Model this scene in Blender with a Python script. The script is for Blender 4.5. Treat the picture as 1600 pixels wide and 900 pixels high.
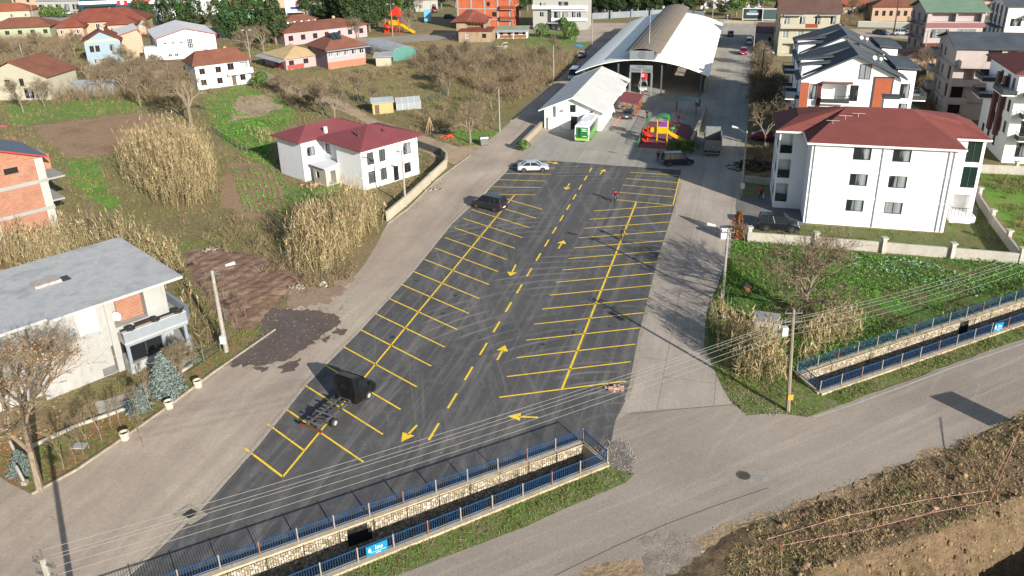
import bpy, math, random
import numpy as np
from mathutils import Vector, Matrix
from mathutils.geometry import tessellate_polygon

# ------------------------------------------------------------ camera, sky, sun, exposure
for o in list(bpy.data.objects): bpy.data.objects.remove(o)
scene = bpy.context.scene
COL = scene.collection
CX, CY, FPX, CAMH = 800.0, 350.0, 1224.469, 34.0
RW = np.array([[0.999712435, -0.0239801362, 0.0],
               [-0.00884440907, -0.368716243, 0.929499924],
               [-0.0222895348, -0.929232632, -0.368822303]])   # rows: world x, y, z in camera axes (right, down, forward)
cam_d = bpy.data.cameras.new('camera'); cam = bpy.data.objects.new('camera', cam_d); COL.objects.link(cam)
cam_d.sensor_width = 36; cam_d.lens = FPX / 1600 * 36; cam_d.shift_y = -(450 - CY) / 1600
cam_d.clip_start = 0.5; cam_d.clip_end = 6000
_m = Matrix([[RW[i][0], -RW[i][1], -RW[i][2], 0] for i in range(3)] + [[0, 0, 0, 1]])
_m[2][3] = CAMH
cam.matrix_world = _m
scene.camera = cam
SUN_AZ, SUN_EL = 147.5, 20.5                 # degrees, compass from +y clockwise
world = bpy.data.worlds.new('World'); scene.world = world; world.use_nodes = True
_nt = world.node_tree; _bg = _nt.nodes['Background']
_sky = _nt.nodes.new('ShaderNodeTexSky'); _sky.sky_type = 'NISHITA'; _sky.sun_disc = False
_sky.sun_elevation = math.radians(SUN_EL); _sky.sun_rotation = math.radians(SUN_AZ)
_nt.links.new(_sky.outputs[0], _bg.inputs[0]); _bg.inputs[1].default_value = 0.085
sun_d = bpy.data.lights.new('sun', 'SUN'); sun_d.energy = 4.9; sun_d.angle = math.radians(0.5); sun_d.color = (1.0, 0.95, 0.88)
sun = bpy.data.objects.new('sun', sun_d); COL.objects.link(sun)
_sd = Vector((math.sin(math.radians(SUN_AZ)) * math.cos(math.radians(SUN_EL)), math.cos(math.radians(SUN_AZ)) * math.cos(math.radians(SUN_EL)), math.sin(math.radians(SUN_EL))))
sun.rotation_euler = _sd.to_track_quat('Z', 'Y').to_euler()
scene.render.engine = 'CYCLES'
scene.view_settings.view_transform = 'Standard'; scene.view_settings.look = 'None'
scene.view_settings.exposure = 0.88; scene.view_settings.gamma = 1.0
try: scene.view_settings.use_curve_mapping = False
except Exception: pass

# ------------------------------------------------------------ helpers
def G(x, y, z=0.0):
    """surveyed position: point of the photograph (1600x900) on the level z"""
    v = RW @ np.array([x - CX, y - CY, FPX]); t = (CAMH - z) / (-v[2])
    return Vector((v[0] * t, v[1] * t, z))
def V2(p): return Vector((p[0], p[1]))
def lin(c):
    c /= 255.0
    return c / 12.92 if c <= 0.04045 else ((c + 0.055) / 1.055) ** 2.4
def C(r, g, b, k=1.0): return (lin(r) * k, lin(g) * k, lin(b) * k)

class MB:
    def __init__(s): s.v = []; s.f = []; s.m = []
    def face(s, pts, m=0):
        n = len(s.v); s.v += [tuple(p) for p in pts]; s.f.append(tuple(range(n, n + len(pts)))); s.m.append(m)
    def add(s, vs, fs, m=0):
        n = len(s.v); s.v += [tuple(p) for p in vs]
        for f in fs: s.f.append(tuple(i + n for i in f)); s.m.append(m)
    def box(s, x0, x1, y0, y1, z0, z1, m=0):
        s.add([(x0,y0,z0),(x1,y0,z0),(x1,y1,z0),(x0,y1,z0),(x0,y0,z1),(x1,y0,z1),(x1,y1,z1),(x0,y1,z1)],
              [(0,3,2,1),(4,5,6,7),(0,1,5,4),(1,2,6,5),(2,3,7,6),(3,0,4,7)], m)
    def beam(s, a, b, w, h, m=0):
        """box of width w and height h whose bottom centre line runs a-b"""
        a = Vector(a); b = Vector(b); d = b - a
        n = Vector((-d.y, d.x, 0)); n = n.normalized() * w / 2 if n.length > 1e-6 else Vector((w / 2, 0, 0))
        u = Vector((0, 0, h))
        s.add([a - n, b - n, b + n, a + n, a - n + u, b - n + u, b + n + u, a + n + u],
              [(0,3,2,1),(4,5,6,7),(0,1,5,4),(1,2,6,5),(2,3,7,6),(3,0,4,7)], m)
    def prism(s, poly, z0, z1, m=0):
        n = len(poly)
        ar = sum(poly[i][0] * poly[(i + 1) % n][1] - poly[(i + 1) % n][0] * poly[i][1] for i in range(n))
        if ar < 0: poly = list(poly)[::-1]
        s.add([(p[0], p[1], z0) for p in poly] + [(p[0], p[1], z1) for p in poly],
              [tuple(range(n))[::-1], tuple(range(n, 2 * n))] + [(i, (i + 1) % n, (i + 1) % n + n, i + n) for i in range(n)], m)
    def slab(s, pts, t, m=0):
        """flat or sloping panel, thickness t downwards; pts 3-D, counter-clockwise from above"""
        n = len(pts); top = [Vector(p) for p in pts]; bot = [p - Vector((0, 0, t)) for p in top]
        s.add(top + bot, [tuple(range(n)), tuple(range(n, 2 * n))[::-1]] + [(i, i + n, (i + 1) % n + n, (i + 1) % n) for i in range(n)], m)
    def tube(s, p0, p1, r0, r1=None, n=6, m=0, cap=True):
        p0 = Vector(p0); p1 = Vector(p1); r1 = r0 if r1 is None else r1
        d = (p1 - p0); 
        if d.length < 1e-7: return
        d.normalize(); a = d.orthogonal().normalized(); b = d.cross(a)
        vs = []
        for p, r in ((p0, r0), (p1, r1)):
            for i in range(n):
                t = 2 * math.pi * i / n; vs.append(p + (a * math.cos(t) + b * math.sin(t)) * r)
        fs = [(i, (i + 1) % n, (i + 1) % n + n, i + n) for i in range(n)]
        if cap: fs += [tuple(range(n))[::-1], tuple(range(n, 2 * n))]
        s.add(vs, fs, m)
    def path(s, pts, r, n=6, m=0):
        for a, b in zip(pts[:-1], pts[1:]): s.tube(a, b, r, r, n, m)
    def extr(s, prof, axis, a0, a1, m=0):
        """extrude a closed 2-D profile along x (profile y,z) or y (profile x,z)"""
        n = len(prof)
        def P(q, t): return (t, q[0], q[1]) if axis == 'x' else (q[0], t, q[1])
        vs = [P(q, a0) for q in prof] + [P(q, a1) for q in prof]
        s.add(vs, [tuple(range(n)), tuple(range(n, 2 * n))[::-1]] + [(i, i + n, (i + 1) % n + n, (i + 1) % n) for i in range(n)], m)
    def ball(s, c, r, sx=1, sy=1, sz=1, n=10, k=6, m=0):
        c = Vector(c); vs = []; fs = []
        for j in range(k + 1):
            ph = math.pi * j / k
            for i in range(n):
                t = 2 * math.pi * i / n
                vs.append(c + Vector((r * sx * math.sin(ph) * math.cos(t), r * sy * math.sin(ph) * math.sin(t), r * sz * math.cos(ph))))
        for j in range(k):
            for i in range(n): fs.append((j * n + i, (j + 1) * n + i, (j + 1) * n + (i + 1) % n, j * n + (i + 1) % n))
        s.add(vs, fs, m)
    def mesh(s, name, mats):
        me = bpy.data.meshes.new(name); me.from_pydata(s.v, [], s.f)
        for mt in (mats if isinstance(mats, (list, tuple)) else [mats]): me.materials.append(mt)
        if any(s.m): me.polygons.foreach_set('material_index', s.m)
        me.update(); return me
    def build(s, name, mats, parent=None, loc=(0, 0, 0), rz=0, smooth=False, recalc=True):
        me = s.mesh(name, mats)
        if recalc:
            import bmesh
            b = bmesh.new(); b.from_mesh(me); bmesh.ops.remove_doubles(b, verts=b.verts, dist=1e-5)
            bmesh.ops.recalc_face_normals(b, faces=b.faces); b.to_mesh(me); b.free()
        if smooth: me.polygons.foreach_set('use_smooth', [True] * len(me.polygons))
        return obj(name, me, parent, loc, rz)
def obj(name, me, parent=None, loc=(0, 0, 0), rz=0):
    o = bpy.data.objects.new(name, me); COL.objects.link(o); o.location = loc; o.rotation_euler = (0, 0, rz)
    if parent: o.parent = parent
    return o
def tag(o, label, cat, group=None):
    o['label'] = label; o['category'] = cat
    if group: o['group'] = group
    return o
def thing(name, label, cat, loc=(0, 0, 0), rz=0, group=None):
    o = bpy.data.objects.new(name, None); COL.objects.link(o); o.location = loc; o.rotation_euler = (0, 0, rz)
    o.empty_display_size = 0.3
    return tag(o, label, cat, group)
def struct(o, kind='structure'): o['kind'] = kind; return o
def stuff(o, label, cat):
    o['kind'] = 'stuff'; return tag(o, label, cat)
def tree_of(o):
    out = []
    for c in bpy.data.objects:
        if c.parent == o: out.append(c)
    return out
KIDS = {}
def dup(root, loc, rz=0, label=None, group=None, scale=None):
    """copy of a thing with its parts and their sub-parts"""
    if root.name not in KIDS: KIDS[root.name] = [(c, tree_of(c)) for c in tree_of(root)]
    r = root.copy(); COL.objects.link(r); r.location = loc; r.rotation_euler = (0, 0, rz)
    if scale: r.scale = scale if isinstance(scale, (tuple, list)) else (scale,) * 3
    if label: r['label'] = label
    if group: r['group'] = group
    for ch, gs in KIDS[root.name]:
        c = ch.copy(); COL.objects.link(c); c.parent = r
        for g in gs:
            d = g.copy(); COL.objects.link(d); d.parent = c
    return r

# ------------------------------------------------------------ materials
MATS = {}
def nodes(name):
    m = bpy.data.materials.new(name); m.use_nodes = True; nt = m.node_tree
    return m, nt, nt.nodes['Principled BSDF']
def mapping(nt, coord='Object', scale=(1, 1, 1), rot=0):
    if coord == 'Position': src = nt.nodes.new('ShaderNodeNewGeometry').outputs['Position']
    else: src = nt.nodes.new('ShaderNodeTexCoord').outputs[coord]
    mp = nt.nodes.new('ShaderNodeMapping'); mp.vector_type = 'TEXTURE' if rot else 'POINT'
    if rot: mp.inputs['Rotation'].default_value = (0, 0, rot); mp.inputs['Scale'].default_value = tuple(1 / s for s in scale)
    else: mp.inputs['Scale'].default_value = scale
    nt.links.new(src, mp.inputs['Vector']); return mp.outputs[0]
def noise(nt, vec, scale, detail=5, rough=0.6, dist=0):
    n = nt.nodes.new('ShaderNodeTexNoise'); n.inputs['Scale'].default_value = scale; n.inputs['Detail'].default_value = detail
    n.inputs['Roughness'].default_value = rough; n.inputs['Distortion'].default_value = dist
    nt.links.new(vec, n.inputs['Vector']); return n.outputs['Fac']
def ramp(nt, fac, stops):
    r = nt.nodes.new('ShaderNodeValToRGB'); e = r.color_ramp.elements
    while len(e) < len(stops): e.new(0.5)
    for i, (p, c) in enumerate(stops):
        e[i].position = p; e[i].color = (c[0], c[1], c[2], 1) if isinstance(c, (tuple, list)) else (c, c, c, 1)
    nt.links.new(fac, r.inputs[0]); return r.outputs[0]
def mix(nt, a, b, fac, mode='MIX'):
    n = nt.nodes.new('ShaderNodeMix'); n.data_type = 'RGBA'; n.blend_type = mode
    for sock, val in ((n.inputs['Factor'], fac), (n.inputs['A'], a), (n.inputs['B'], b)):
        if hasattr(val, 'links') or hasattr(val, 'is_linked'): nt.links.new(val, sock)
        elif isinstance(val, (tuple, list)): sock.default_value = (val[0], val[1], val[2], 1)
        else: sock.default_value = val
    return n.outputs['Result']
def bump(nt, bsdf, h, strength=0.5, dist=0.05):
    b = nt.nodes.new('ShaderNodeBump'); b.inputs['Strength'].default_value = strength; b.inputs['Distance'].default_value = dist
    nt.links.new(h, b.inputs['Height']); nt.links.new(b.outputs[0], bsdf.inputs['Normal'])
def nm(name, cols, scale=0.5, stretch=(1, 1, 1), rot=0, rough=0.9, fine=8, finea=0.25, bmp=0.3, bd=0.03, coord='Object', metal=0, lo=0.3, hi=0.7, detail=6, spec=0.3):
    """noise-mottled surface"""
    if name in MATS: return MATS[name]
    m, nt, b = nodes(name); v = mapping(nt, coord, stretch, rot)
    f = noise(nt, v, scale, detail); k = len(cols)
    c = ramp(nt, f, [(lo + (hi - lo) * i / max(1, k - 1), cols[i]) for i in range(k)]) if k > 1 else cols[0]
    f2 = noise(nt, v, fine, 4)
    c = mix(nt, c, ramp(nt, f2, [(0.25, 1 - finea), (0.75, 1 + finea)]), 1.0, 'MULTIPLY')
    nt.links.new(c, b.inputs['Base Color']); b.inputs['Roughness'].default_value = rough; b.inputs['Metallic'].default_value = metal
    b.inputs['Specular IOR Level'].default_value = spec
    if bmp: bump(nt, b, f2, bmp, bd)
    MATS[name] = m; return m
def flat(name, col, rough=0.5, metal=0, var=0.06, scale=3, spec=0.5, coat=0):
    if name in MATS: return MATS[name]
    m, nt, b = nodes(name); v = mapping(nt, 'Object')
    f = noise(nt, v, scale, 5)
    c = mix(nt, col, ramp(nt, f, [(0.3, 1 - var), (0.7, 1 + var)]), 1.0, 'MULTIPLY')
    nt.links.new(c, b.inputs['Base Color']); b.inputs['Roughness'].default_value = rough; b.inputs['Metallic'].default_value = metal
    b.inputs['Specular IOR Level'].default_value = spec; b.inputs['Coat Weight'].default_value = coat
    MATS[name] = m; return m
def leafm(name, cols, rough=0.7, trans=0.0):
    """foliage: each leaf or stem gets its own shade"""
    if name in MATS: return MATS[name]
    m, nt, b = nodes(name); g = nt.nodes.new('ShaderNodeNewGeometry')
    k = len(cols); c = ramp(nt, g.outputs['Random Per Island'], [(i / max(1, k - 1), cols[i]) for i in range(k)])
    f = noise(nt, mapping(nt, 'Object'), 0.6, 3)
    c = mix(nt, c, ramp(nt, f, [(0.3, 0.75), (0.7, 1.25)]), 1.0, 'MULTIPLY')
    nt.links.new(c, b.inputs['Base Color']); b.inputs['Roughness'].default_value = rough; b.inputs['Specular IOR Level'].default_value = 0.2
    MATS[name] = m; return m

PARK = math.radians(90 - 16.66)             # direction of the car park's long axis
# ------------------------------------------------------------ ground
def jag(poly, step=1.2, amp=0.25, seed=0):
    """subdivide a world polygon and roughen its edge"""
    rnd = random.Random(seed); out = []
    n = len(poly)
    for i in range(n):
        a = V2(poly[i]); b = V2(poly[(i + 1) % n]); d = b - a; k = max(1, min(60, int(d.length / step)))
        nn = Vector((-d.y, d.x)).normalized() if d.length > 0 else Vector((0, 0))
        for j in range(k):
            w = rnd.uniform(-amp, amp) * (1 if j else 0.5)
            out.append(a + d * (j / k) + nn * w)
    return out
def sheet(name, polys, z, m, holes=()):
    mb = MB()
    for poly in polys:
        loops = [[Vector((p[0], p[1], z)) for p in poly]] + [[Vector((p[0], p[1], z)) for p in h] for h in holes]
        tri = tessellate_polygon(loops); vs = [p for l in loops for p in l]
        mb.add(vs, [tuple(t) for t in tri])
    me = mb.mesh(name, m)
    o = obj(name, me)
    nrm = [p.normal.z for p in me.polygons]
    if nrm and min(nrm) < 0:
        import bmesh
        b = bmesh.new(); b.from_mesh(me)
        bmesh.ops.reverse_faces(b, faces=[f for f in b.faces if f.normal.z < 0]); b.to_mesh(me); b.free()
    return struct(o)
def W(*px): return [G(x, y) for x, y in px]
LV = [0]
LVL = {'field': 1, 'lawn': 2, 'meadow': 3, 'bare_soil': 4, 'mud': 2, 'side_street': 1, 'dirt_road': 4, 'road': 5, 'street': 6, 'forecourt': 7, 'side_road': 8, 'driveway': 9,
       'main_road': 9, 'car_park': 10, 'verge': 11, 'garden': 12, 'yard_soil': 13, 'planting_strip': 11, 'wet_patch': 12, 'puddle_of_cement': 13, 'gravel': 12, 'crumbled_asphalt': 12}
def patch(name, px, m, amp=0.25, step=1.2, world=None, z=None, lv=None):
    """ground patch: each lies 4 mm above the one before"""
    LV[0] += 1
    if z is None: z = 0.004 * (lv if lv else LVL.get(name, 9))
    pts = world if world else W(*px)
    if amp: pts = jag(pts, step, amp, LV[0])
    return sheet(name, [pts], z, m)

def ext(a, b, d):
    """point d metres beyond b on the line a-b"""
    v = (b - a).normalized(); return b + v * d
# canal outlines
A_f1 = G(913, 695); A_f0 = ext(A_f1, G(400, 878), 30)
A_n1 = G(946, 724); A_n0 = ext(A_n1, G(507, 899), 30)
B_f0 = G(1247, 588); B_f1 = ext(B_f0, G(1600, 471), 40)
B_n0 = G(1277, 614); B_n1 = ext(B_n0, G(1600, 503), 40)
PIT = W((1235, 935), (1290, 898), (1350, 872), (1440, 848), (1530, 812), (1556, 790), (1580, 778), (1640, 770), (1760, 790), (1800, 1010), (1200, 1010))
def canal_hole(f0, f1, n1, n0): return [V2(f0), V2(f1), V2(n1), V2(n0)]
HOLES = [canal_hole(A_f0, A_f1, A_n1, A_n0), canal_hole(B_f0, B_f1, B_n1, B_n0), [V2(p) for p in PIT]]

def ground_mat():
    m, nt, b = nodes('scrub_ground'); v = mapping(nt, 'Object')
    big = noise(nt, v, 0.045, 6, 0.62); mid = noise(nt, v, 0.35, 6, 0.65); fin = noise(nt, v, 3.0, 5, 0.7)
    c1 = ramp(nt, big, [(0.36, C(144, 126, 100)), (0.47, C(130, 114, 86)), (0.57, C(114, 110, 72)), (0.68, C(98, 114, 60))])
    c2 = ramp(nt, mid, [(0.3, C(112, 96, 72)), (0.5, C(124, 112, 80)), (0.7, C(126, 126, 80))])
    c = mix(nt, c1, c2, 0.5); c = mix(nt, c, ramp(nt, fin, [(0.3, 0.6), (0.7, 1.35)]), 1.0, 'MULTIPLY')
    nt.links.new(c, b.inputs['Base Color']); b.inputs['Roughness'].default_value = 0.95; b.inputs['Specular IOR Level'].default_value = 0.1
    bump(nt, b, fin, 0.8, 0.12); return m
GM = ground_mat()
sheet('ground', [[(-2500, -150), (2500, -150), (2500, 4500), (-2500, 4500)]], 0, GM, HOLES)

def asphalt_mat(name, base, dust, streak=True, rot=PARK, rings=False, st_a=0.55):
    m, nt, b = nodes(name); v = mapping(nt, 'Object')
    vs = mapping(nt, 'Object', (0.05, 1.0, 1), rot)      # stretched along the driving direction
    big = noise(nt, v, 0.07, 5, 0.6, 0.6); st = noise(nt, vs, 1.1, 6, 0.7, 0.4); fin = noise(nt, v, 12, 3, 0.7)
    vs2 = mapping(nt, 'Object', (0.06, 1.0, 1), rot + 0.45)
    st2 = noise(nt, vs2, 0.9, 5, 0.65, 0.8)
    c = ramp(nt, big, [(0.3, base), (0.7, tuple(x * 1.35 for x in base))])
    if streak:
        c = mix(nt, c, dust, mix(nt, (0, 0, 0), ramp(nt, st, [(0.48, 0), (0.72, st_a)]), 1.0))
        c = mix(nt, c, dust, ramp(nt, st2, [(0.56, 0), (0.74, 0.42)]))
    c = mix(nt, c, ramp(nt, fin, [(0.25, 0.72), (0.75, 1.28)]), 1.0, 'MULTIPLY')
    if rings:
        wv = nt.nodes.new('ShaderNodeTexWave'); wv.wave_type = 'RINGS'; wv.rings_direction = 'Z'; wv.inputs['Scale'].default_value = 0.22; wv.inputs['Distortion'].default_value = 2.5; wv.inputs['Detail'].default_value = 3; wv.inputs['Detail Scale'].default_value = 0.25
        mp2 = nt.nodes.new('ShaderNodeMapping'); mp2.inputs['Location'].default_value = (-7, -44, 0); nt.links.new(nt.nodes.new('ShaderNodeNewGeometry').outputs['Position'], mp2.inputs[0]); nt.links.new(mp2.outputs[0], wv.inputs['Vector'])
        msk = ramp(nt, noise(nt, v, 0.11, 3, 0.5), [(0.5, 0), (0.62, 0.5)])
        c = mix(nt, c, dust, mix(nt, (0, 0, 0), msk, ramp(nt, wv.outputs['Fac'], [(0.82, 0), (0.97, 1)])))
        cl2 = noise(nt, v, 0.5, 7, 0.75, 0.3); c = mix(nt, c, dust, ramp(nt, cl2, [(0.52, 0), (0.8, 0.5)]))
    sp = noise(nt, v, 2.2, 2, 0.5); c = mix(nt, c, C(150, 148, 142), ramp(nt, sp, [(0.745, 0), (0.76, 0.5)]))
    nt.links.new(c, b.inputs['Base Color']); b.inputs['Roughness'].default_value = 0.85; b.inputs['Specular IOR Level'].default_value = 0.3
    bump(nt, b, fin, 0.25, 0.01); return m
def paving_mat(name, cols, rot=PARK, brick=0.25, line=0.12, lw=0.02, sc=0.09, joints=None):
    m, nt, b = nodes(name); v = mapping(nt, 'Object')
    vr = mapping(nt, 'Object', (1, 1, 1), rot)
    big = noise(nt, v, sc, 6, 0.62, 0.4); st = noise(nt, mapping(nt, 'Object', (0.08, 1, 1), rot), 0.8, 5, 0.65, 0.3); fin = noise(nt, v, 5, 5, 0.7)
    k = len(cols); c = ramp(nt, big, [(0.3 + 0.4 * i / (k - 1), cols[i]) for i in range(k)])
    c = mix(nt, c, ramp(nt, st, [(0.3, 0.88), (0.7, 1.12)]), 1.0, 'MULTIPLY')
    c = mix(nt, c, ramp(nt, fin, [(0.25, 0.85), (0.75, 1.15)]), 1.0, 'MULTIPLY')
    bt = nt.nodes.new('ShaderNodeTexBrick'); bt.inputs['Scale'].default_value = 1.0
    bt.inputs['Brick Width'].default_value = brick * 1.6; bt.inputs['Row Height'].default_value = brick; bt.inputs['Mortar Size'].default_value = lw
    bt.inputs['Color1'].default_value = (1, 1, 1, 1); bt.inputs['Color2'].default_value = (0.93, 0.93, 0.93, 1); bt.inputs['Mortar'].default_value = (1 - line * 3,) * 3 + (1,)
    nt.links.new(vr, bt.inputs['Vector'])
    c = mix(nt, c, bt.outputs['Color'], 1.0, 'MULTIPLY')
    if joints:
        b2 = nt.nodes.new('ShaderNodeTexBrick'); b2.inputs['Scale'].default_value = 1.0; b2.offset = 0.3
        b2.inputs['Brick Width'].default_value = joints * 2; b2.inputs['Row Height'].default_value = joints; b2.inputs['Mortar Size'].default_value = 0.03
        b2.inputs['Color1'].default_value = (1, 1, 1, 1); b2.inputs['Color2'].default_value = (0.95, 0.95, 0.96, 1); b2.inputs['Mortar'].default_value = (0.6, 0.58, 0.55, 1)
        nt.links.new(vr, b2.inputs['Vector']); c = mix(nt, c, b2.outputs['Color'], 1.0, 'MULTIPLY')
    nt.links.new(c, b.inputs['Base Color']); b.inputs['Roughness'].default_value = 0.9; b.inputs['Specular IOR Level'].default_value = 0.2
    bump(nt, b, fin, 0.2, 0.01); return m
LOT = asphalt_mat('lot_asphalt', C(71, 70, 69), C(128, 124, 118), rings=True)
ROAD = asphalt_mat('worn_asphalt', C(132, 122, 110), C(172, 158, 142), rot=math.radians(27), st_a=.6)
PAVE = paving_mat('beige_paving', [C(146, 132, 118), C(163, 149, 133), C(180, 166, 148)], line=0.025)
CONC = paving_mat('yard_concrete', [C(140, 136, 126), C(156, 150, 138), C(168, 162, 148)], line=0.0, brick=3, joints=4.5)
COBB = paving_mat('cobble_paving', [C(148, 138, 126), C(164, 152, 138), C(176, 164, 150)], line=0.03, brick=0.3, lw=0.03, joints=4.0)
DIRT = nm('packed_dirt', [C(134, 116, 92), C(158, 138, 112), C(172, 152, 126)], 0.3, fine=3, coord='Object')
SOIL = nm('ploughed_soil', [C(122, 98, 74), C(142, 116, 90), C(132, 106, 80)], 0.15, fine=2.5, finea=0.3, bmp=0.8, bd=0.1)
GRASS = nm('meadow_grass', [C(114, 108, 72), C(100, 116, 60), C(90, 122, 50), C(122, 124, 76)], 0.18, fine=3, finea=0.4, bmp=0.8, bd=0.08)
LUSH = nm('lush_grass', [C(104, 106, 62), C(88, 118, 48), C(98, 134, 50), C(112, 126, 66)], 0.4, fine=3, finea=0.4, bmp=0.8, bd=0.08)
DRYG = nm('dry_grass', [C(104, 90, 62), C(132, 116, 80), C(118, 118, 66)], 0.25, fine=3, finea=0.4, bmp=0.8, bd=0.08)
MUD = nm('red_mud', [C(96, 74, 60), C(122, 98, 80), C(144, 120, 100)], 0.5, fine=2.6, finea=0.3, bmp=0.8, bd=0.08)
WET = nm('wet_mud', [C(84, 72, 64), C(98, 84, 74)], 0.6, fine=3, finea=0.2, rough=0.35, bmp=0.2)

# surfaces, low to high
patch('field', [(45,198),(217,176),(290,196),(300,212),(262,218),(170,241),(105,248),(84,228)], SOIL, 0.6)
patch('lawn', [(10,165),(120,155),(200,142),(235,150),(215,172),(60,192),(20,195)], GRASS, 0.8)
patch('meadow', [(318,152),(372,134),(420,142),(468,180),(436,205),(418,206),(432,262),(400,255),(352,222),(330,200)], LUSH, 0.6)
patch('bare_soil', [(372,150),(420,146),(440,168),(405,182),(360,190)], DIRT, 0.8)
patch('field', [(352,255),(408,258),(450,300),(440,330),(385,345),(345,318)], SOIL, 0.6)
patch('lawn', [(100,255),(150,248),(170,300),(190,322),(160,330),(130,300)], LUSH, 0.8)
patch('lawn', [(700,200),(770,205),(800,190),(770,222),(745,230),(715,222)], LUSH, 0.5)
patch('lawn', [(440,290),(520,280),(560,305),(540,320),(450,318)], GRASS, 0.6)
patch('field', [(500,98),(640,100),(690,140),(660,160),(560,165),(470,140)], DRYG, 1.0)
patch('meadow', [(600,30),(700,30),(735,55),(700,75),(640,82),(600,75)], DRYG, 1.0)
patch('lawn', [(820,50),(890,48),(925,62),(900,82),(830,80)], GRASS, 1.0)
patch('mud', [(283,395),(330,384),(400,396),(470,425),(480,440),(440,470),(430,495),(395,530),(340,490),(300,440)], MUD, 0.5)
patch('side_street', [(0,20),(60,15),(110,30),(100,45),(60,62),(100,70),(105,85),(60,88),(40,60),(0,45)], PAVE, 0.3)
patch('dirt_road', [(395,112),(410,110),(470,138),(540,160),(590,188),(650,208),(715,230),(757,226),(748,240),(710,258),(680,245),(635,225),(560,185),(500,160),(430,138)], DIRT, 0.25)
# back streets
patch('road', [(905,35),(1200,40),(1300,45),(1480,48),(1620,60),(1620,72),(1480,62),(1380,60),(1200,62),(1140,64),(900,66)], PAVE, 0.15)
patch('road', [(0,30),(200,24),(420,52),(560,60),(730,50),(900,38),(900,46),(740,60),(560,70),(380,66),(180,34),(0,42)], ROAD, 0.2, lv=4)
# left street
patch('street', [(805,184),(862,130),(900,100),(935,57),(947,42),(985,36),(1000,40),(985,62),(930,115),(905,135),(868,185),(830,228),(812,252),(870,258),(700,400),(520,640),(330,800),(200,905),(120,1000),(-60,1000),(-60,700),(0,745),(50,773),(120,735),(199,680),(263,636),(332,584),(400,537),(440,500),(452,472),(520,452),(560,425),(578,400),(607,345),(637,325),(682,280),(717,254),(750,230),(765,218)], PAVE, 0.08)
patch('forecourt', [(812,252),(830,224),(868,182),(905,134),(960,60),(1000,30),(1140,30),(1181,37),(1175,87),(1172,140),(1165,230),(1158,300),(1145,372),(1140,405),(1045,405),(1055,320),(1063,266),(960,262)], CONC, 0.05)
patch('side_road', [(1068,262),(1160,262),(1156,300),(1148,330),(1143,372),(1138,402),(1104,487),(1100,540),(1134,615),(1146,634),(985,650),(960,660),(985,600),(1000,520),(1030,400),(1055,320)], COBB, 0.06)
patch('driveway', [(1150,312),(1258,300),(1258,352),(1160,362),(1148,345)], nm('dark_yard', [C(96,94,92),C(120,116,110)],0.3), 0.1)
patch('main_road', [(560,960),(611,905),(700,860),(820,812),(880,785),(950,762),(965,730),(950,700),(955,662),(985,645),(1146,632),(1167,649),(1223,647),(1260,652),(1397,602),(1480,572),(1600,530),(1800,462),(1800,580),(1600,643),(1483,697),(1363,743),(1313,763),(1217,800),(1150,828),(1060,860),(1030,960)], ROAD, 0.1)
_lot = [(810,250),(870,252),(960,259),(1064,266),(1055,320),(1030,400),(1000,520),(985,600),(978,625),(962,655),(955,690),(940,702)]
LOTW = W(*_lot) + [A_f1, A_f0] + W((100,1000),(225,880),(320,790),(400,700),(480,600),(560,520),(640,432),(705,352),(760,300),(792,268))
patch('car_park', None, LOT, 0.05, world=[V2(p) for p in LOTW])
# verges and garden ground
VERG = nm('verge_soil', [C(96, 90, 62), C(92, 108, 50), C(112, 104, 76)], 0.5, fine=3, finea=0.35, bmp=0.8, bd=0.08)
vA = [A_n0, A_n1] + W((965,732),(992,741),(978,755),(930,776),(880,797),(820,824),(740,855),(611,903)); vA.append(ext(G(820,824), G(611,903), 30))
patch('verge', None, VERG, 0.05, world=[V2(p) for p in vA])
vB = [B_f0, B_n0, B_n1, ext(G(1397,600), G(1600,529), 30)] + W((1600,529),(1480,571),(1397,600),(1330,628),(1262,652),(1223,647),(1167,646),(1146,630),(1130,608),(1102,545),(1200,540))
patch('verge', None, VERG, 0.05, world=[V2(p) for p in vB])
GARD = nm('garden_soil', [C(84, 98, 44), C(74, 112, 40), C(92, 84, 54), C(80, 118, 44)], 0.25, fine=3, finea=0.4, bmp=0.8, bd=0.1)
gB = W((1145,378),(1165,376),(1380,398),(1590,412),(1640,415)) + [B_f1, B_f0] + W((1200,575),(1108,545),(1106,490),(1138,410))
patch('garden', None, GARD, 0.05, world=[V2(p) for p in gB])
patch('yard_soil', [(1258,352),(1474,366),(1486,330),(1520,300),(1580,385),(1584,400),(1380,390),(1170,366),(1168,358),(1240,362)], nm('yard_soil',[C(96,80,58),C(88,100,52),C(110,92,66)],0.4,fine=3,finea=0.3), 0.05)
patch('field', [(1530,268),(1620,275),(1700,420),(1605,408),(1585,370),(1540,310)], nm('field_grass',[C(84,120,44),C(98,132,48),C(130,108,74)],0.2,fine=3,finea=0.4), 0.1)
patch('planting_strip', [(0,742),(50,771),(120,733),(199,678),(263,634),(332,582),(400,535),(430,517),(400,500),(340,545),(300,560),(230,590),(150,650),(60,680),(-60,700),(-60,720)], nm('leaf_litter',[C(118,92,64),C(132,104,74),C(96,104,56),C(128,98,66)],0.8,fine=4,finea=0.4), 0.08)
patch('wet_patch', [(420,482),(455,484),(500,486),(528,494),(534,505),(508,520),(480,545),(450,562),(400,572),(358,572),(372,552),(398,532)], WET, 0.28, step=0.3)
for _k, _q in enumerate((((525,512),(545,516),(538,524),(520,520)), ((436,572),(470,560),(462,580),(440,584)), ((500,530),(516,524),(512,536)), ((395,575),(420,574),(410,582)))): patch('wet_patch', list(_q), WET, 0.22, step=0.3, lv=13)
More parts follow.
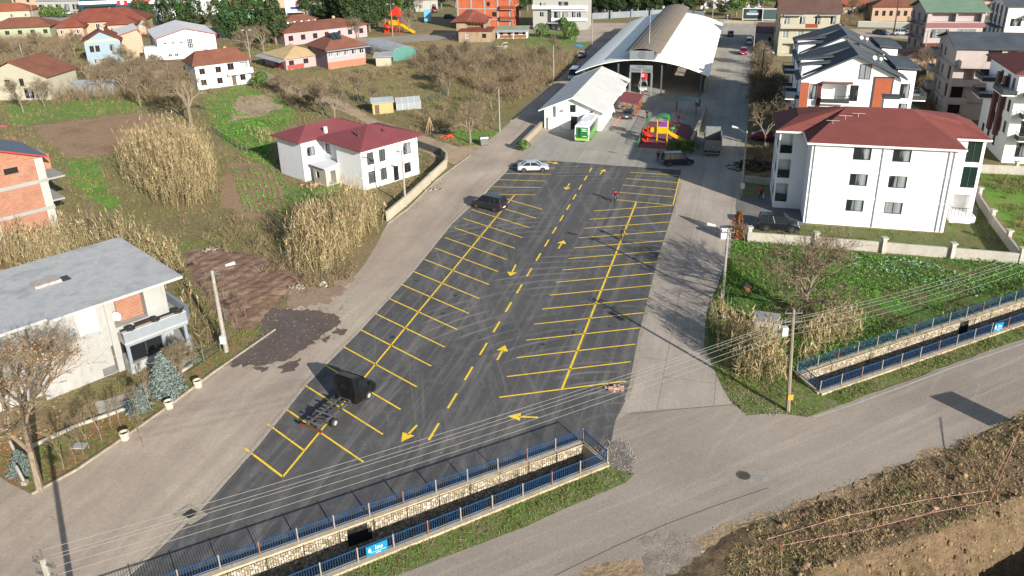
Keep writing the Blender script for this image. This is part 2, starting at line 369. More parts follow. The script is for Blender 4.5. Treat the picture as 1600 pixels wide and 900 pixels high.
for _k, _q in enumerate((((446,446),(520,448),(552,420),(560,430),(520,470),(470,480),(440,480)), ((340,545),(372,548),(352,574),(330,580)))): patch('mud', list(_q), nm('tracked_mud', [C(128,108,90),C(150,130,110)],0.6,fine=4), 0.7, step=0.4, lv=10)
patch('bare_soil', [(900,900),(1053,862),(1100,838),(1150,818),(1217,797),(1313,763),(1363,743),(1483,697),(1600,643),(1800,570),(1800,640),(1640,768),(1580,776),(1556,788),(1530,810),(1440,846),(1350,870),(1290,896),(1235,933),(1000,960)], nm('roadside_dirt',[C(120,98,72),C(150,128,100),C(112,96,70)],0.6,fine=4,finea=.35,bmp=.8,bd=.08), 0.45, lv=10, step=.6)
patch('puddle_of_cement', [(1095,862),(1125,858),(1165,862),(1178,880),(1160,897),(1120,905),(1100,890)], nm('cement_spill',[C(160,156,150),C(196,194,190)],1.5,fine=5), 0.25, step=0.6)
patch('gravel', [(1010,840),(1060,832),(1100,850),(1092,880),(1100,900),(1040,910),(1000,880)], nm('dark_gravel',[C(110,100,88),C(150,138,122)],0.9,fine=9,finea=0.4), 0.6, step=0.35)
patch('crumbled_asphalt', [(938,700),(955,690),(975,692),(985,705),(985,725),(975,742),(955,730),(948,716)], nm('crumbled_asphalt',[C(96,92,88),C(128,120,110)],1.2,fine=9,finea=0.4), 0.45, step=0.35)
# ------------------------------------------------------------ markings
ZL = 0.040                                   # car park surface
def yellow_mat():
    m, nt, b = nodes('yellow_paint'); v = mapping(nt, 'Object')
    c = ramp(nt, noise(nt, v, 1.5, 4), [(0.3, C(218,178,34)), (0.7, C(240,202,40))])
    c = mix(nt, c, C(104,92,60), ramp(nt, noise(nt, v, 5, 6, 0.75), [(0.54, 0), (0.72, 0.75)]))
    nt.links.new(c, b.inputs['Base Color']); b.inputs['Roughness'].default_value = 0.8; return m
YEL = yellow_mat()
def strip(mb, a, b, w=0.13, z=None):
    a = V2(a); b = V2(b); d = (b - a).normalized(); n = Vector((-d.y, d.x)) * w / 2
    z = ZL + 0.004 if z is None else z
    mb.face([(*(a - n), z), (*(b - n), z), (*(b + n), z), (*(a + n), z)])
def lerp(a, b, t): return a + (b - a) * t
mk = MB()
c1, c13 = G(790,327), G(588,570)
cl = lambda k: lerp(c1, c13, (k - 1) / 12)
lo = G(532.5,540) - c13; ro = G(651,605) - c13
ce = G(442,746)
strip(mk, G(804,305), ce, 0.15)
for k in range(0, 17):
    c = cl(k); strip(mk, c + lo * 0.95, c + ro)
strip(mk, G(418,663), G(475,704.5)); strip(mk, G(382,700.5), ce, 0.15)
for a, b in (((786,271.3),(861,272.8)),((777.5,281),(852.6,283.4)),((769,292.3),(844.7,293.6)),((757,303.5),(836,305)),((793,262),(757,303.5)),((851,254.2),(864,254.6)),((793,262),(868,263))):
    strip(mk, G(*a), G(*b))
r0, r13 = G(990.75,324.5), G(891.75,577.5)
strip(mk, G(994.5,315.7), G(878.25,608), 0.17)
for k in range(0, 14):
    t = k / 12
    strip(mk, lerp(G(927.5,330), G(807.5,559.5), t), lerp(G(1052.5,321.3), G(992.5,538.3), t))
strip(mk, G(780,621.5), G(977.5,596), 0.15)
for a, b in (((983.3,269.3),(1062.5,275)),((978.3,279.3),(1060,285.8)),((973,289.3),(1056.3,296.8)),((968,300.8),(1052.5,308.3)),((962.5,312.5),(1052,321.3)),((1062.5,275),(1051.5,321.5))):
    strip(mk, G(*a), G(*b))
struct(mk.build('parking_lines', YEL, recalc=False))
mk = MB()
d0, d16 = G(923,265.5), G(678,675); dd = (d16 - d0).normalized()
for k in range(17):
    c = lerp(d0, d16, k / 16); strip(mk, c - dd * 1.0, c + dd * 1.0, 0.17)
struct(mk.build('centre_dashes', YEL, recalc=False))
def arrow(tail, tip, head=0.95, w=0.17, hw=0.5):
    m = MB(); a = V2(G(*tail)); b = V2(G(*tip)); d = (b - a).normalized(); n = Vector((-d.y, d.x))
    strip(m, a, b - d * head * 0.9, w); q = b - d * head; z = ZL + 0.004
    m.face([(*(q - n * hw), z + .0), (*b, z), (*(q + n * hw), z)])
    return struct(m.build('direction_arrow', YEL, recalc=False))
for t, p in (((777,563),(789.5,540)),((806,414),(797,432)),((872.5,389),(881,376)),((890,287),(884,297)),((937,273),(945,265)),((651.5,665),(627,691)),((841,653),(793,651)),((855,252.5),(873,256.5))): arrow(t, p)
WHP = nm('faded_white_paint', [C(150,144,134), C(176,170,160)], 1.5, fine=14, finea=0.2, bmp=0)
mk = MB()
pts = [G(1262,641), G(1330,619), G(1400,594), G(1480,564), G(1600,524)]
for a, b in zip(pts, pts[1:]): strip(mk, a + (b - a) * 0 + Vector((0.15,-0.9,0)), b + Vector((0.15,-0.9,0)), 0.14, 0.042)
struct(mk.build('edge_line', WHP, recalc=False))
# pale joint diamonds and concrete gutter strips
def gutter(name, px, w, h, m, z=0.0, off=0):
    mb = MB(); P = W(*px)
    for a, b in zip(P, P[1:]): mb.beam((a.x, a.y, z), (b.x, b.y, z), w, h)
    return struct(mb.build(name, m))
KERB = nm('kerb_concrete', [C(132,122,106), C(160,150,132)], 0.8, fine=6)
gutter('kerb', [(50,773),(120,735),(199,681),(263,636),(332,584),(400,537),(430,516)], 0.16, 0.15, KERB)
gutter('kerb', [(607,349),(637,327),(682,282),(717,256),(735,243)], 0.16, 0.13, KERB)
gutter('kerb', [(798,189),(862,131),(900,101),(935,58)], 0.18, 0.12, KERB)
gutter('gutter', [(190,905),(225,878),(320,788),(400,698),(480,598),(560,518),(640,430),(705,350),(760,298),(795,262)], 0.3, 0.05, nm('gutter_concrete', [C(150,140,126), C(168,156,140)], 0.8, fine=6))
gutter('gutter', [(1066,268),(1057,320),(1032,400),(1002,520),(987,600),(979,626)], 0.35, 0.048, KERB)
JNT = flat('dark_joint', C(96,88,78), 0.9)
gutter('joint', [(200,905),(233,878),(328,788),(408,698),(488,598)], 0.05, 0.052, JNT)
gutter('joint', [(985,648),(1060,640),(1146,633)], 0.07, 0.042, JNT)
gutter('joint', [(867,900),(960,855),(1040,820),(1120,790),(1200,763)], 0.07, 0.04, JNT)
def disc(name, c, r, m, z, sy=1.0, n=24):
    mb = MB(); p = G(*c)
    mb.face([(p.x + r * math.cos(2 * math.pi * i / n), p.y + r * sy * math.sin(2 * math.pi * i / n), z) for i in range(n)])
    return struct(mb.build(name, m, recalc=False))
p = G(1176, 744)
mb = MB(); mb.prism([(p.x + 1.0*math.cos(t*.785+.4), p.y + 0.8*math.sin(t*.785+.4)) for t in range(8)], 0.03, 0.044)
struct(mb.build('manhole_surround', nm('patched_asphalt', [C(132,126,118), C(150,142,132)], 2)))
t = thing('manhole_cover', 'round iron manhole cover set in the pale main road', 'manhole cover', (*G(1162,744)[:2], 0.044))
mb = MB(); mb.tube((0,0,0),(0,0,0.015),0.36,0.36,20); mb.build('lid', flat('rusty_iron', C(92,82,72), 0.6, 0.5), t)
mb = MB()
for i in range(20):
    a = 2*math.pi*i/20; b = 2*math.pi*(i+1)/20
    mb.beam((0.4*math.cos(a),0.4*math.sin(a),0),(0.4*math.cos(b),0.4*math.sin(b),0),0.07,0.02)
mb.build('frame', flat('iron_rim', C(110,100,90), 0.7, 0.4), t)
g = G(297,804); t = thing('drain_grate', 'square iron storm drain grate in pale concrete at the corner of the car park', 'drain grate', (g.x, g.y, 0.048), math.radians(-30))
mb = MB(); mb.prism([(-0.9,-0.55),(0.8,-0.6),(1.0,0.5),(-0.7,0.6)], 0, 0.012); mb.build('concrete_surround', KERB, t)
mb = MB()
for i in range(7): mb.box(-0.3+i*0.1, -0.25+i*0.1, -0.3, 0.3, 0.012, 0.03)
for y in (-0.3, 0, 0.27): mb.box(-0.33, 0.37, y, y+0.04, 0.012, 0.032)
mb.build('grate', flat('dark_iron', C(50,50,52), 0.5, 0.6), t)

# ------------------------------------------------------------ canals
def stone_mat():
    m, nt, b = nodes('rubble_stone'); v = mapping(nt, 'Object')
    vo = nt.nodes.new('ShaderNodeTexVoronoi'); vo.feature = 'DISTANCE_TO_EDGE'; vo.inputs['Scale'].default_value = 4.2
    vc = nt.nodes.new('ShaderNodeTexVoronoi'); vc.inputs['Scale'].default_value = 4.2
    nt.links.new(v, vo.inputs['Vector']); nt.links.new(v, vc.inputs['Vector'])
    sep = nt.nodes.new('ShaderNodeSeparateColor'); nt.links.new(vc.outputs['Color'], sep.inputs[0])
    c = ramp(nt, sep.outputs[0], [(0, C(160,142,114,.75)), (0.5, C(200,184,156,.75)), (1, C(224,214,194,.75))])
    c = mix(nt, C(128,112,88,.6), c, ramp(nt, vo.outputs['Distance'], [(0.01, 0), (0.07, 1)]))
    f = noise(nt, v, 0.7, 5); c = mix(nt, c, C(76,84,44,.6), ramp(nt, f, [(0.55, 0), (0.68, 0.6)]))
    nt.links.new(c, b.inputs['Base Color']); b.inputs['Roughness'].default_value = 0.9
    bump(nt, b, ramp(nt, vo.outputs['Distance'], [(0, 0), (0.12, 1)]), 0.8, 0.06); return m
STONE = stone_mat()
COPE = nm('coping_concrete', [C(176,158,128,.8), C(196,182,156,.8)], 1.2, fine=8)
BED = nm('canal_bed', [C(70,62,50), C(58,66,40), C(90,80,64)], 0.5, fine=4)
def canal(f0, f1, n1, n0, endpt, lab, sec):
    d = (f1 - f0).normalized(); n = (n0 - f0); n = (n - d * n.dot(d)).normalized()
    def wallo(a, b, out, label, coping=True):
        t = thing('canal_wall', label, 'wall', a)
        L = (b - a).length; rz = math.atan2((b - a).y, (b - a).x); t.rotation_euler = (0, 0, rz)
        s = 1 if out > 0 else -1
        m = MB(); y0, y1 = (0, 0.45) if out > 0 else (-0.45, 0)
        m.box(0, L, y0, y1, -2.8, 0.04); m.build('stone_face', STONE, t)
        m = MB(); y0, y1 = (-0.06, 0.45) if out > 0 else (-0.45, 0.06)
        m.box(0, L, y0, y1, 0.04, 0.19); m.build('coping', COPE, t)
        return t
    w1 = wallo(f0, f1, 1 if (Vector((-d.y, d.x, 0))).dot(n) < 0 else -1, f'rubble stone canal wall with concrete coping on the {sec[0]}')
    w2 = wallo(n0, n1, 1 if (Vector((-d.y, d.x, 0))).dot(n) > 0 else -1, f'canal wall with concrete coping on the {sec[1]}')
    e0, e1 = endpt
    w3 = thing('canal_end_wall', f'short concrete end wall of the canal {lab}', 'wall', e0)
    L = (e1 - e0).length; w3.rotation_euler = (0, 0, math.atan2((e1 - e0).y, (e1 - e0).x))
    m = MB(); m.box(-0.2, L + 0.2, -0.15, 0.15, -2.8, 0.17); m.build('wall', COPE, w3)
    m = MB(); q = [f0 - n * 0.1, f1 - n * .1, n1 + n * .1, n0 + n * .1]
    m.face([(p.x, p.y, -2.5) for p in q]); struct(m.build('canal_bed', BED, recalc=False))
    return w1, w2, w3
wa = canal(A_f0, A_f1, A_n1, A_n0, (A_f1, A_n1), 'beside the car park', ('car park side of the left canal', 'main road side of the left canal'))
wb = canal(B_f0, B_f1, B_n1, B_n0, (B_f0, B_n0), 'beside the reeds and the wooden utility pole', ('garden side of the right canal', 'main road side of the right canal'))
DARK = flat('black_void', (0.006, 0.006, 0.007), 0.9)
def outlet(w, px, wx=0.75, wz=0.5):
    """square drain pipe mouth in the canal wall"""
    p = G(*px); loc = w.matrix_basis.inverted() @ p
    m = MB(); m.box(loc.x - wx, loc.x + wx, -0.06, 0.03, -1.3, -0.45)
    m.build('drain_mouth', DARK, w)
bpy.context.view_layer.update()
outlet(wa[0], (561, 822)); outlet(wb[0], (1504, 500), 0.55)
BLUE = flat('blue_rail_paint', C(44,96,148,.45), 0.5, 0.1, 0.2)
WPOST = nm('white_rusty_post', [C(176,164,144,.5), C(190,182,166,.5), C(132,84,58,.5)], 2.2, fine=9, hi=.75)
RPOST = nm('rusty_post', [C(132,76,54,.7), C(160,110,80,.7), C(196,186,168,.7)], 2.2, fine=9, hi=.8)
def railing(name, label, a, b, z0=0.19, sp=2.15, h=0.95, group=None, gap=None):
    d = b - a; L = d.length; rz = math.atan2(d.y, d.x)
    t = thing(name, label, 'railing', (a.x, a.y, z0), rz, group)
    m = MB(); m.box(0, L, -0.025, 0.025, h - 0.05, h); m.build('top_rail', BLUE, t)
    m = MB(); m.box(0, L, -0.02, 0.02, 0.1, 0.145); m.build('bottom_rail', BLUE, t)
    m = MB(); k = int(L / 0.145)
    for i in range(k + 1):
        x = L * i / k
        if gap and gap[0] < x < gap[1]: continue
        m.box(x - 0.013, x + 0.013, -0.013, 0.013, 0.1, h - 0.03)
    m.build('balusters', BLUE, t)
    n = max(1, round(L / sp)); w = MB(); w.box(-0.035, 0.035, -0.035, 0.035, -0.02, h + 0.06)
    me1 = w.mesh('post', WPOST); me2 = w.mesh('post', RPOST)
    for i in range(n + 1):
        x = L * i / n; p = obj('post', me2 if i % 4 == 2 else me1, t, (x, 0, 0))
        if i % 4 == 2: p['label'] = 'rust-stained post'
    return t, n, L
off = lambda a, b, s: Vector((-(b - a).y, (b - a).x, 0)).normalized() * s
oA = off(A_f0, A_f1, 0.2); rA = railing('canal_railing', 'blue railing along the car park edge above the stone canal wall', A_f1 + oA, ext(A_f1, A_f0, -22) if False else A_f0 + oA, group='blue canal railings')
oN = off(A_n0, A_n1, -0.2); rN = railing('canal_railing', 'blue railing on the grass verge carrying the bright blue utility sign, left canal', A_n1 + oN, A_n0 + oN, group='blue canal railings')
oB = off(B_f0, B_f1, 0.2); rB = railing('canal_railing', 'blue railing along the vegetable garden edge, half overgrown by reeds', B_f0 + oB, B_f1 + oB, group='blue canal railings')
oM = off(B_n0, B_n1, -0.2); rM = railing('canal_railing', 'blue railing on the grass verge of the right canal beside the main road', B_n0 + oM, B_n1 + oM, group='blue canal railings')
railing('canal_end_railing', 'short dark railing across the end of the left canal beside the car park corner', A_f1 + oA, A_n1 + oN, group='blue canal railings')
railing('canal_end_railing', 'short railing across the end of the right canal below the reeds', B_f0 + oB, B_n0 + oM, group='blue canal railings')
def text(s, size, m, parent, loc, rx=math.pi / 2, name='lettering', rz=0, align='CENTER', ext_=0.004):
    cu = bpy.data.curves.new('txt', 'FONT'); cu.body = s; cu.size = size; cu.align_x = align; cu.align_y = 'CENTER'; cu.extrude = ext_
    tmp = bpy.data.objects.new('tmp', cu); COL.objects.link(tmp); bpy.context.view_layer.update()
    me = bpy.data.meshes.new_from_object(tmp.evaluated_get(bpy.context.evaluated_depsgraph_get())); bpy.data.objects.remove(tmp)
    me.materials.clear(); me.materials.append(m)
    o = obj(name, me, parent, loc); o.rotation_euler = (rx, 0, rz); return o
WH = flat('white_paint', (0.72, 0.72, 0.70), 0.5)
SIGNB = flat('sign_blue', C(32,150,200,.55), 0.4)
def sign(px, label, w=1.15, h=0.75, full=True, rz=0, rx=0):
    p = G(*px, 0.6); t = thing('utility_sign', label, 'sign', p, rz)
    if rx: t.rotation_euler = (rx, 0, rz)
    m = MB(); m.box(-w/2, w/2, -0.015, 0.015, -h/2, h/2); m.build('panel', SIGNB, t)
    if full:
        text('isu', 0.42, WH, t, (0.12, -0.02, 0.12))
        text('SU VE KANALIZASYON', 0.09, WH, t, (0.06, -0.02, -0.15)); text('IDARESI', 0.09, WH, t, (0.06, -0.02, -0.27))
        m = MB(); pr = [(-0.42+0.09*math.cos(a), 0.0+0.09*math.sin(a)) for a in [math.radians(x) for x in range(150, 391, 30)]] + [(-0.42, 0.24)]
        m.extr(pr, 'y', -0.022, -0.016); m.build('drop_emblem', WH, t)
    return t
rzN = math.atan2((A_n1 - A_n0).y, (A_n1 - A_n0).x); rzM = math.atan2((B_n1 - B_n0).y, (B_n1 - B_n0).x)
sp = G(588, 851, 0.6) ; 
def on_line(a, b, px, z):
    """point of the line a-b seen at picture column px[0]"""
    q = G(px[0], px[1], z); d = (b - a).normalized(); return a + d * (q - a).dot(d)
q = on_line(A_n0 + oN, A_n1 + oN, (587, 852), 0.7)
t = sign((587,852), 'bright blue utility sign with white isu lettering on the verge railing', 1.25, 0.72, True, rzN); t.location = (q.x + 0.02, q.y - 0.1, 0.72)
q = on_line(B_n0 + oM, B_n1 + oM, (1560, 510), 0.7)
t = sign((1560,510), 'blue sign tied to the right canal railing near the edge of the photo', 1.15, 0.8, True, rzM); t.location = (q.x + 0.02, q.y - 0.1, 0.65); t.rotation_euler = (0, 0.12, rzM)

# ------------------------------------------------------------ poles and cables
POLE = nm('pole_concrete', [C(150,146,136,.7), C(178,172,160,.7)], 1.2, fine=6)
WOODP = nm('pole_weathered', [C(132,120,104,.7), C(158,146,128,.7)], 1.2, stretch=(3,3,.4), fine=8)
GREY = flat('galvanised', C(150,152,152,.6), 0.45, 0.5)
INS = flat('porcelain', C(120,112,104,.6), 0.3)
WHITEM = flat('white_metal', C(220,220,216,.7), 0.4)
def pole(kind, label, base, h, cat='street lamp', arm=None, box=False, m=None, r=(0.16, 0.09), cross=False, twin=False, group=None, rz=0, lean=(0, 0)):
    b = base if isinstance(base, Vector) else G(*base)
    t = thing(kind, label, cat, (b.x, b.y, 0), rz, group)
    mb = MB(); mb.tube((0,0,-0.1), (lean[0],lean[1],h), r[0], r[1], 8); mb.build('pole', m or POLE, t, smooth=False)
    tx, ty = lean
    if arm:
        a = math.radians(arm); e = (tx + 1.2*math.cos(a), ty + 1.2*math.sin(a), h + 0.25)
        mb = MB(); mb.tube((tx,ty,h-0.35), e, 0.035, 0.03, 6); mb.build('lamp_arm', GREY, t)
        mb = MB(); mb.tube((e[0]-0.1*math.cos(a), e[1]-0.1*math.sin(a), h+0.24), (e[0]+0.65*math.cos(a), e[1]+0.65*math.sin(a), h+0.36), 0.1, 0.15, 8); mb.build('lamp_head', WHITEM, t)
    if twin:
        for s in (-1, 1):
            mb = MB(); mb.tube((tx,ty,h-0.1), (tx+s*0.9,ty,h+0.15), 0.03, 0.03, 6); mb.build('lamp_arm', GREY, t)
            mb = MB(); mb.box(tx+s*0.9-0.3, tx+s*0.9+0.3, ty-0.12, ty+0.12, h+0.1, h+0.22); mb.build('lamp_head', WHITEM, t)
    if box:
        mb = MB(); mb.box(-0.22, 0.22, -0.42, -0.14, 1.0, 1.7); mb.build('meter_box', WHITEM, t)
    if cross:
        for z in ((h-0.35, h-1.0) if cross == 2 else (h-0.35,)):
            mb = MB(); mb.beam((tx*z/h-0.62, ty*z/h, z), (tx*z/h+0.62, ty*z/h, z), 0.09, 0.09); ca = mb.build('crossarm', GREY, t)
            for x in (-0.55, 0.55):
                mb = MB(); mb.tube((tx*z/h+x,ty*z/h,z+0.09),(tx*z/h+x,ty*z/h,z+0.28),0.055,0.03,6); mb.build('insulator', INS, t)
    return t
pole('street_lamp', 'white concrete lamp pole on the planted strip before the grey unfinished house', (354,550), 7.6, arm=20, box=True, r=(0.2,0.13), cross=1)
pole('street_lamp', 'grey lamp pole standing at the garden wall of the dark red roofed white house', (634,322), 7.4, arm=-160, r=(0.15,0.09), cross=1)
pole('utility_pole', 'slim pale pole at the kerb above the grey litter bin', (781,205), 7.2, 'utility pole', r=(0.13,0.08))
pole('utility_pole', 'pale pole beside the street left of the market hall', (865,130), 8.0, 'utility pole', r=(0.14,0.08))
pole('street_lamp', 'lamp pole at the corner of the vegetable garden with a grey cabinet', (1128,474), 7.4, arm=165, r=(0.17,0.1), cross=1)
pr = pole('utility_pole', 'tall weathered utility pole with crossarms at the end of the right canal', (1231,643), 8.3, 'utility pole', r=(0.17,0.1), cross=2, m=WOODP, lean=(-0.45,0.1))
mb = MB(); mb.box(-0.19, 0.19, -0.19, -0.165, 1.1, 1.55); o = mb.build('warning_plate', flat('orange_plate', C(226,160,50,.7)), pr)
bx = G(1228,520,5.5)
mb = MB(); mb.box(-1.15,-0.75,-0.2,0.2,6.35,7.0); mb.build('junction_box', WHITEM, pr)
T0 = G(66, 872, 9.3)
pl = pole('utility_pole', 'pale concrete pole top with insulators rising from the lower left corner', Vector((T0.x, T0.y, 0)), 9.3, 'utility pole', r=(0.2,0.14), cross=2, rz=math.radians(-20))
mb = MB()
for z, ox in ((8.3,0.3),(9.05,-0.3)):
    mb.tube((ox,0,z),(ox,0,z+0.25),0.07,0.05,8)
mb.tube((0,0,9.3),(0,0,9.75),0.03,0.03,6); mb.build('insulator_cluster', INS, pl)
pole('street_lamp', 'lamp pole in the shade beside the fallen dark yard at the red roofed block', (1158,305), 8.4, arm=150, r=(0.17,0.1), box=True)
pole('utility_pole', 'pale pole by the back street left of the market hall roof', (925,72), 8.2, 'utility pole', r=(0.13,0.08))
pole('utility_pole', 'pale pole beside the white hatchback on the street right of the market hall', (1176,90), 8.5, 'utility pole', r=(0.14,0.08), cross=1)
pole('utility_pole', 'dark pole rising from the bare tree beside the red roofed block', (1187,150), 9.0, 'utility pole', r=(0.17,0.1), cross=1, m=nm('dark_pole',[C(84,80,76,.7),C(110,104,98,.7)],1))
pole('utility_pole', 'pole before the cemetery trees behind the hall roof', (1113,30), 8.0, 'utility pole', r=(0.12,0.08))
pole('utility_pole', 'dark twin pole in front of the pink house on the right', (1396,55), 11.0, 'utility pole', r=(0.22,0.13), m=nm('brown_pole',[C(84,64,50,.7),C(104,84,68,.7)],1), cross=1)
pole('utility_pole', 'grey pole between the white block and the bare garden trees', (1440,110), 8.6, 'utility pole', r=(0.14,0.09), cross=1)
pole('utility_pole', 'tall pole before the red tiled houses in the upper left', (128,48), 9.0, 'utility pole', r=(0.14,0.08), lean=(-0.7,0))
pole('utility_pole', 'pole between the cypress trees behind the white workshop', (286,45), 8.5, 'utility pole', r=(0.14,0.08), lean=(-0.5,0))
pole('street_lamp', 'two armed lamp before the pine trees of the far playground', (568,38), 7.5, twin=True, r=(0.09,0.06))
pole('street_lamp', 'two armed lamp standing next to the red climbing tower', (614,58), 9.5, twin=True, r=(0.1,0.06))
pole('utility_pole', 'slim pole next to the pale blue cabinet', (674,28), 8.0, 'utility pole', r=(0.1,0.07))
pole('utility_pole', 'pole at the far left behind the pale green house', (55,38), 8.0, 'utility pole', r=(0.12,0.08))
pole('street_lamp', 'white lamp behind the bare trees right of the brown roofed house', (392,98), 8.0, twin=True, r=(0.1,0.06))
pole('utility_pole', 'short concrete post in the bushes left of the pale blue house', (38,100), 5.0, 'utility pole', r=(0.12,0.1))
WIRE = flat('cable_aluminium', C(190,188,178,.45), 0.6)
def cable(label, a, b, sag, r=0.011, n=24, m=None, grp='overhead cables'):
    a = Vector(a); b = Vector(b); mb = MB(); pts = []
    for i in range(n + 1):
        t = i / n; p = a.lerp(b, t); p.z -= sag * 4 * t * (1 - t); pts.append(p)
    mb.path(pts, r, 4); return tag(mb.build('overhead_cable', m or WIRE), label, 'cable', grp)
# left pole -> right pole (5 wires), right pole -> off to the right, plus service drops
TR = Vector(G(1231,643)) + Vector((-0.45,0.1,0))
La = [(-0.52,9.45),(0.1,9.35),(0.6,9.25),(-0.6,8.55),(0.6,8.4)]
Ra = [(-0.3,8.45),(0.3,8.35),(0.55,8.25),(-0.5,7.6),(0.55,7.5)]
ords = ['topmost', 'second from the top', 'middle', 'second from the bottom', 'lowest']
lft = [G(57,862,9.5), G(78,868,9.3), G(80,873,9.2), G(83,886,8.8), G(86,899,8.5)]
cross = [G(945,612,6.8), G(945,622,6.7), G(945,626,6.6), G(945,634,6.4), G(945,646,6.2)]
rt = [G(1186,472,8.0), G(1225,505,8.0), G(1222,512,7.9), G(1228,520,7.4), G(1232,530,7.0)]
rp = [G(1237,497,8.2), G(1237,500,8.1), G(1240,505,8.0), G(1237,515,7.6), G(1238,522,7.4)]
for i in range(5):
    cable(f'{ords[i]} pale cable strung over the car park between the two poles', lft[i], rp[i], 0.45)
re = [G(1640,380,8.2), G(1640,388,8.1), G(1640,392,8.0), G(1640,398,7.7), G(1640,408,7.5)]
for i in range(5):
    cable(f'{ords[i]} cable from the weathered pole over the vegetable garden', rp[i], re[i], 0.5)
DW = flat('dark_cable', C(60,60,62,.6), 0.6)
cable('thin cable from the garden corner lamp to the lamp at the shaded yard', G(1138,368,7.2), G(1160,215,8.3), 0.6, 0.015, m=DW)
cable('cable from the pale pole at the litter bin to the next pole up the street', G(779,140,7.1), G(865,71,7.8), 0.6, 0.015, m=DW)

# ------------------------------------------------------------ dirt bank and pit, lower right
def inside(px, py, poly):
    c = np.zeros(px.shape, bool); n = len(poly); j = n - 1
    for i in range(n):
        xi, yi = poly[i][0], poly[i][1]; xj, yj = poly[j][0], poly[j][1]
        if abs(yj - yi) > 1e-9:
            c ^= ((yi > py) != (yj > py)) & (px < (xj - xi) * (py - yi) / (yj - yi) + xi)
        j = i
    return c
def edged(px, py, poly):
    d = np.full(px.shape, 1e9); n = len(poly)
    for i in range(n):
        ax, ay = poly[i][0], poly[i][1]; bx, by = poly[(i + 1) % n][0], poly[(i + 1) % n][1]
        vx, vy = bx - ax, by - ay; L = vx * vx + vy * vy + 1e-12
        t = np.clip(((px - ax) * vx + (py - ay) * vy) / L, 0, 1)
        d = np.minimum(d, np.hypot(px - ax - t * vx, py - ay - t * vy))
    return d
def vnoise(x, y, s, seed):
    """smooth value noise"""
    x = x / s; y = y / s; xi = np.floor(x).astype(int); yi = np.floor(y).astype(int); fx = x - xi; fy = y - yi
    fx = fx * fx * (3 - 2 * fx); fy = fy * fy * (3 - 2 * fy)
    def h(a, b):
        n = (a * 374761393 + b * 668265263 + seed * 974634777) & 0xffffffff
        n = ((n ^ (n >> 13)) * 1274126177) & 0xffffffff
        return ((n ^ (n >> 16)) & 0xffff) / 65535.0
    return (h(xi, yi) * (1 - fx) + h(xi + 1, yi) * fx) * (1 - fy) + (h(xi, yi + 1) * (1 - fx) + h(xi + 1, yi + 1) * fx) * fy
def fbm(x, y, s, seed, o=4):
    r = np.zeros(x.shape); a = 1; tot = 0
    for k in range(o): r += a * vnoise(x, y, s / 2 ** k, seed + k); tot += a; a *= 0.55
    return r / tot
def heightfield(name, poly, cell, hf, m, base=0.0):
    xs = [p[0] for p in poly]; ys = [p[1] for p in poly]
    nx = int((max(xs) - min(xs)) / cell) + 2; ny = int((max(ys) - min(ys)) / cell) + 2
    X_, Y_ = np.meshgrid(min(xs) + np.arange(nx) * cell, min(ys) + np.arange(ny) * cell)
    Z = hf(X_, Y_, edged(X_, Y_, poly)) + base
    ok = inside(X_ , Y_, poly)
    ok4 = ok[:-1, :-1] & ok[1:, :-1] & ok[:-1, 1:] & ok[1:, 1:]
    idx = np.arange(nx * ny).reshape(ny, nx)
    f = np.stack([idx[:-1, :-1], idx[:-1, 1:], idx[1:, 1:], idx[1:, :-1]], -1)[ok4]
    v = np.stack([X_.ravel(), Y_.ravel(), Z.ravel()], 1)
    used = np.unique(f); rem = np.full(len(v), -1); rem[used] = np.arange(len(used))
    me = bpy.data.meshes.new(name); me.from_pydata(v[used].tolist(), [], rem[f].tolist()); me.materials.append(m)
    me.polygons.foreach_set('use_smooth', [True] * len(me.polygons)); me.update()
    return struct(obj(name, me))
BANK = W((1000,925),(1060,880),(1105,850),(1150,826),(1217,803),(1313,768),(1363,747),(1483,701),(1600,647),(1800,560),(1900,1100),(1100,1100))
pitw = [V2(p) for p in PIT]
def bank_h(x, y, d):
    e = np.clip(d / 1.2, 0, 1); ip = inside(x, y, pitw); dp = edged(x, y, pitw)
    n = fbm(x, y, 3.0, 3, 5)
    z = (n - 0.35) * 0.55 * e - 0.04 * (1 - e) + 0.16 * (fbm(x, y, 0.7, 9, 3) - .4)
    dpw = dp + (fbm(x, y, 2.5, 21, 3) - 0.5) * 1.6
    z = np.where(ip, z - 4.2 * np.clip(dpw / 2.2, 0, 1) ** 1.2 + 1.1 * (fbm(x, y, 1.5, 5, 5) - .5), z + 0.15 * np.exp(-dp / 1.5))
    return z
def bank_mat():
    m, nt, b = nodes('dirt_bank'); v = mapping(nt, 'Object')
    big = noise(nt, v, 0.22, 6, 0.65, 0.5); mid = noise(nt, v, 1.1, 6, 0.7); fin = noise(nt, v, 5, 5, 0.75)
    c = ramp(nt, big, [(0.32, C(110,92,68)), (0.46, C(134,114,88)), (0.54, C(122,106,76)), (0.64, C(98,100,60))])
    c = mix(nt, c, ramp(nt, mid, [(0.3, C(78,62,48)), (0.6, C(144,122,96))]), 0.55)
    c = mix(nt, c, ramp(nt, fin, [(0.28, 0.5), (0.72, 1.4)]), 1.0, 'MULTIPLY')
    nt.links.new(c, b.inputs['Base Color']); b.inputs['Roughness'].default_value = 0.95; b.inputs['Specular IOR Level'].default_value = 0.1
    bump(nt, b, fin, 1.0, 0.3); return m
BM = bank_mat()
heightfield('dirt_bank', [V2(p) for p in BANK], 0.2, bank_h, BM, 0.045)
MUDP = W((283,395),(330,386),(400,398),(468,427),(476,440),(438,468),(424,492),(392,524),(342,486),(302,438))
mr = math.radians(-25)
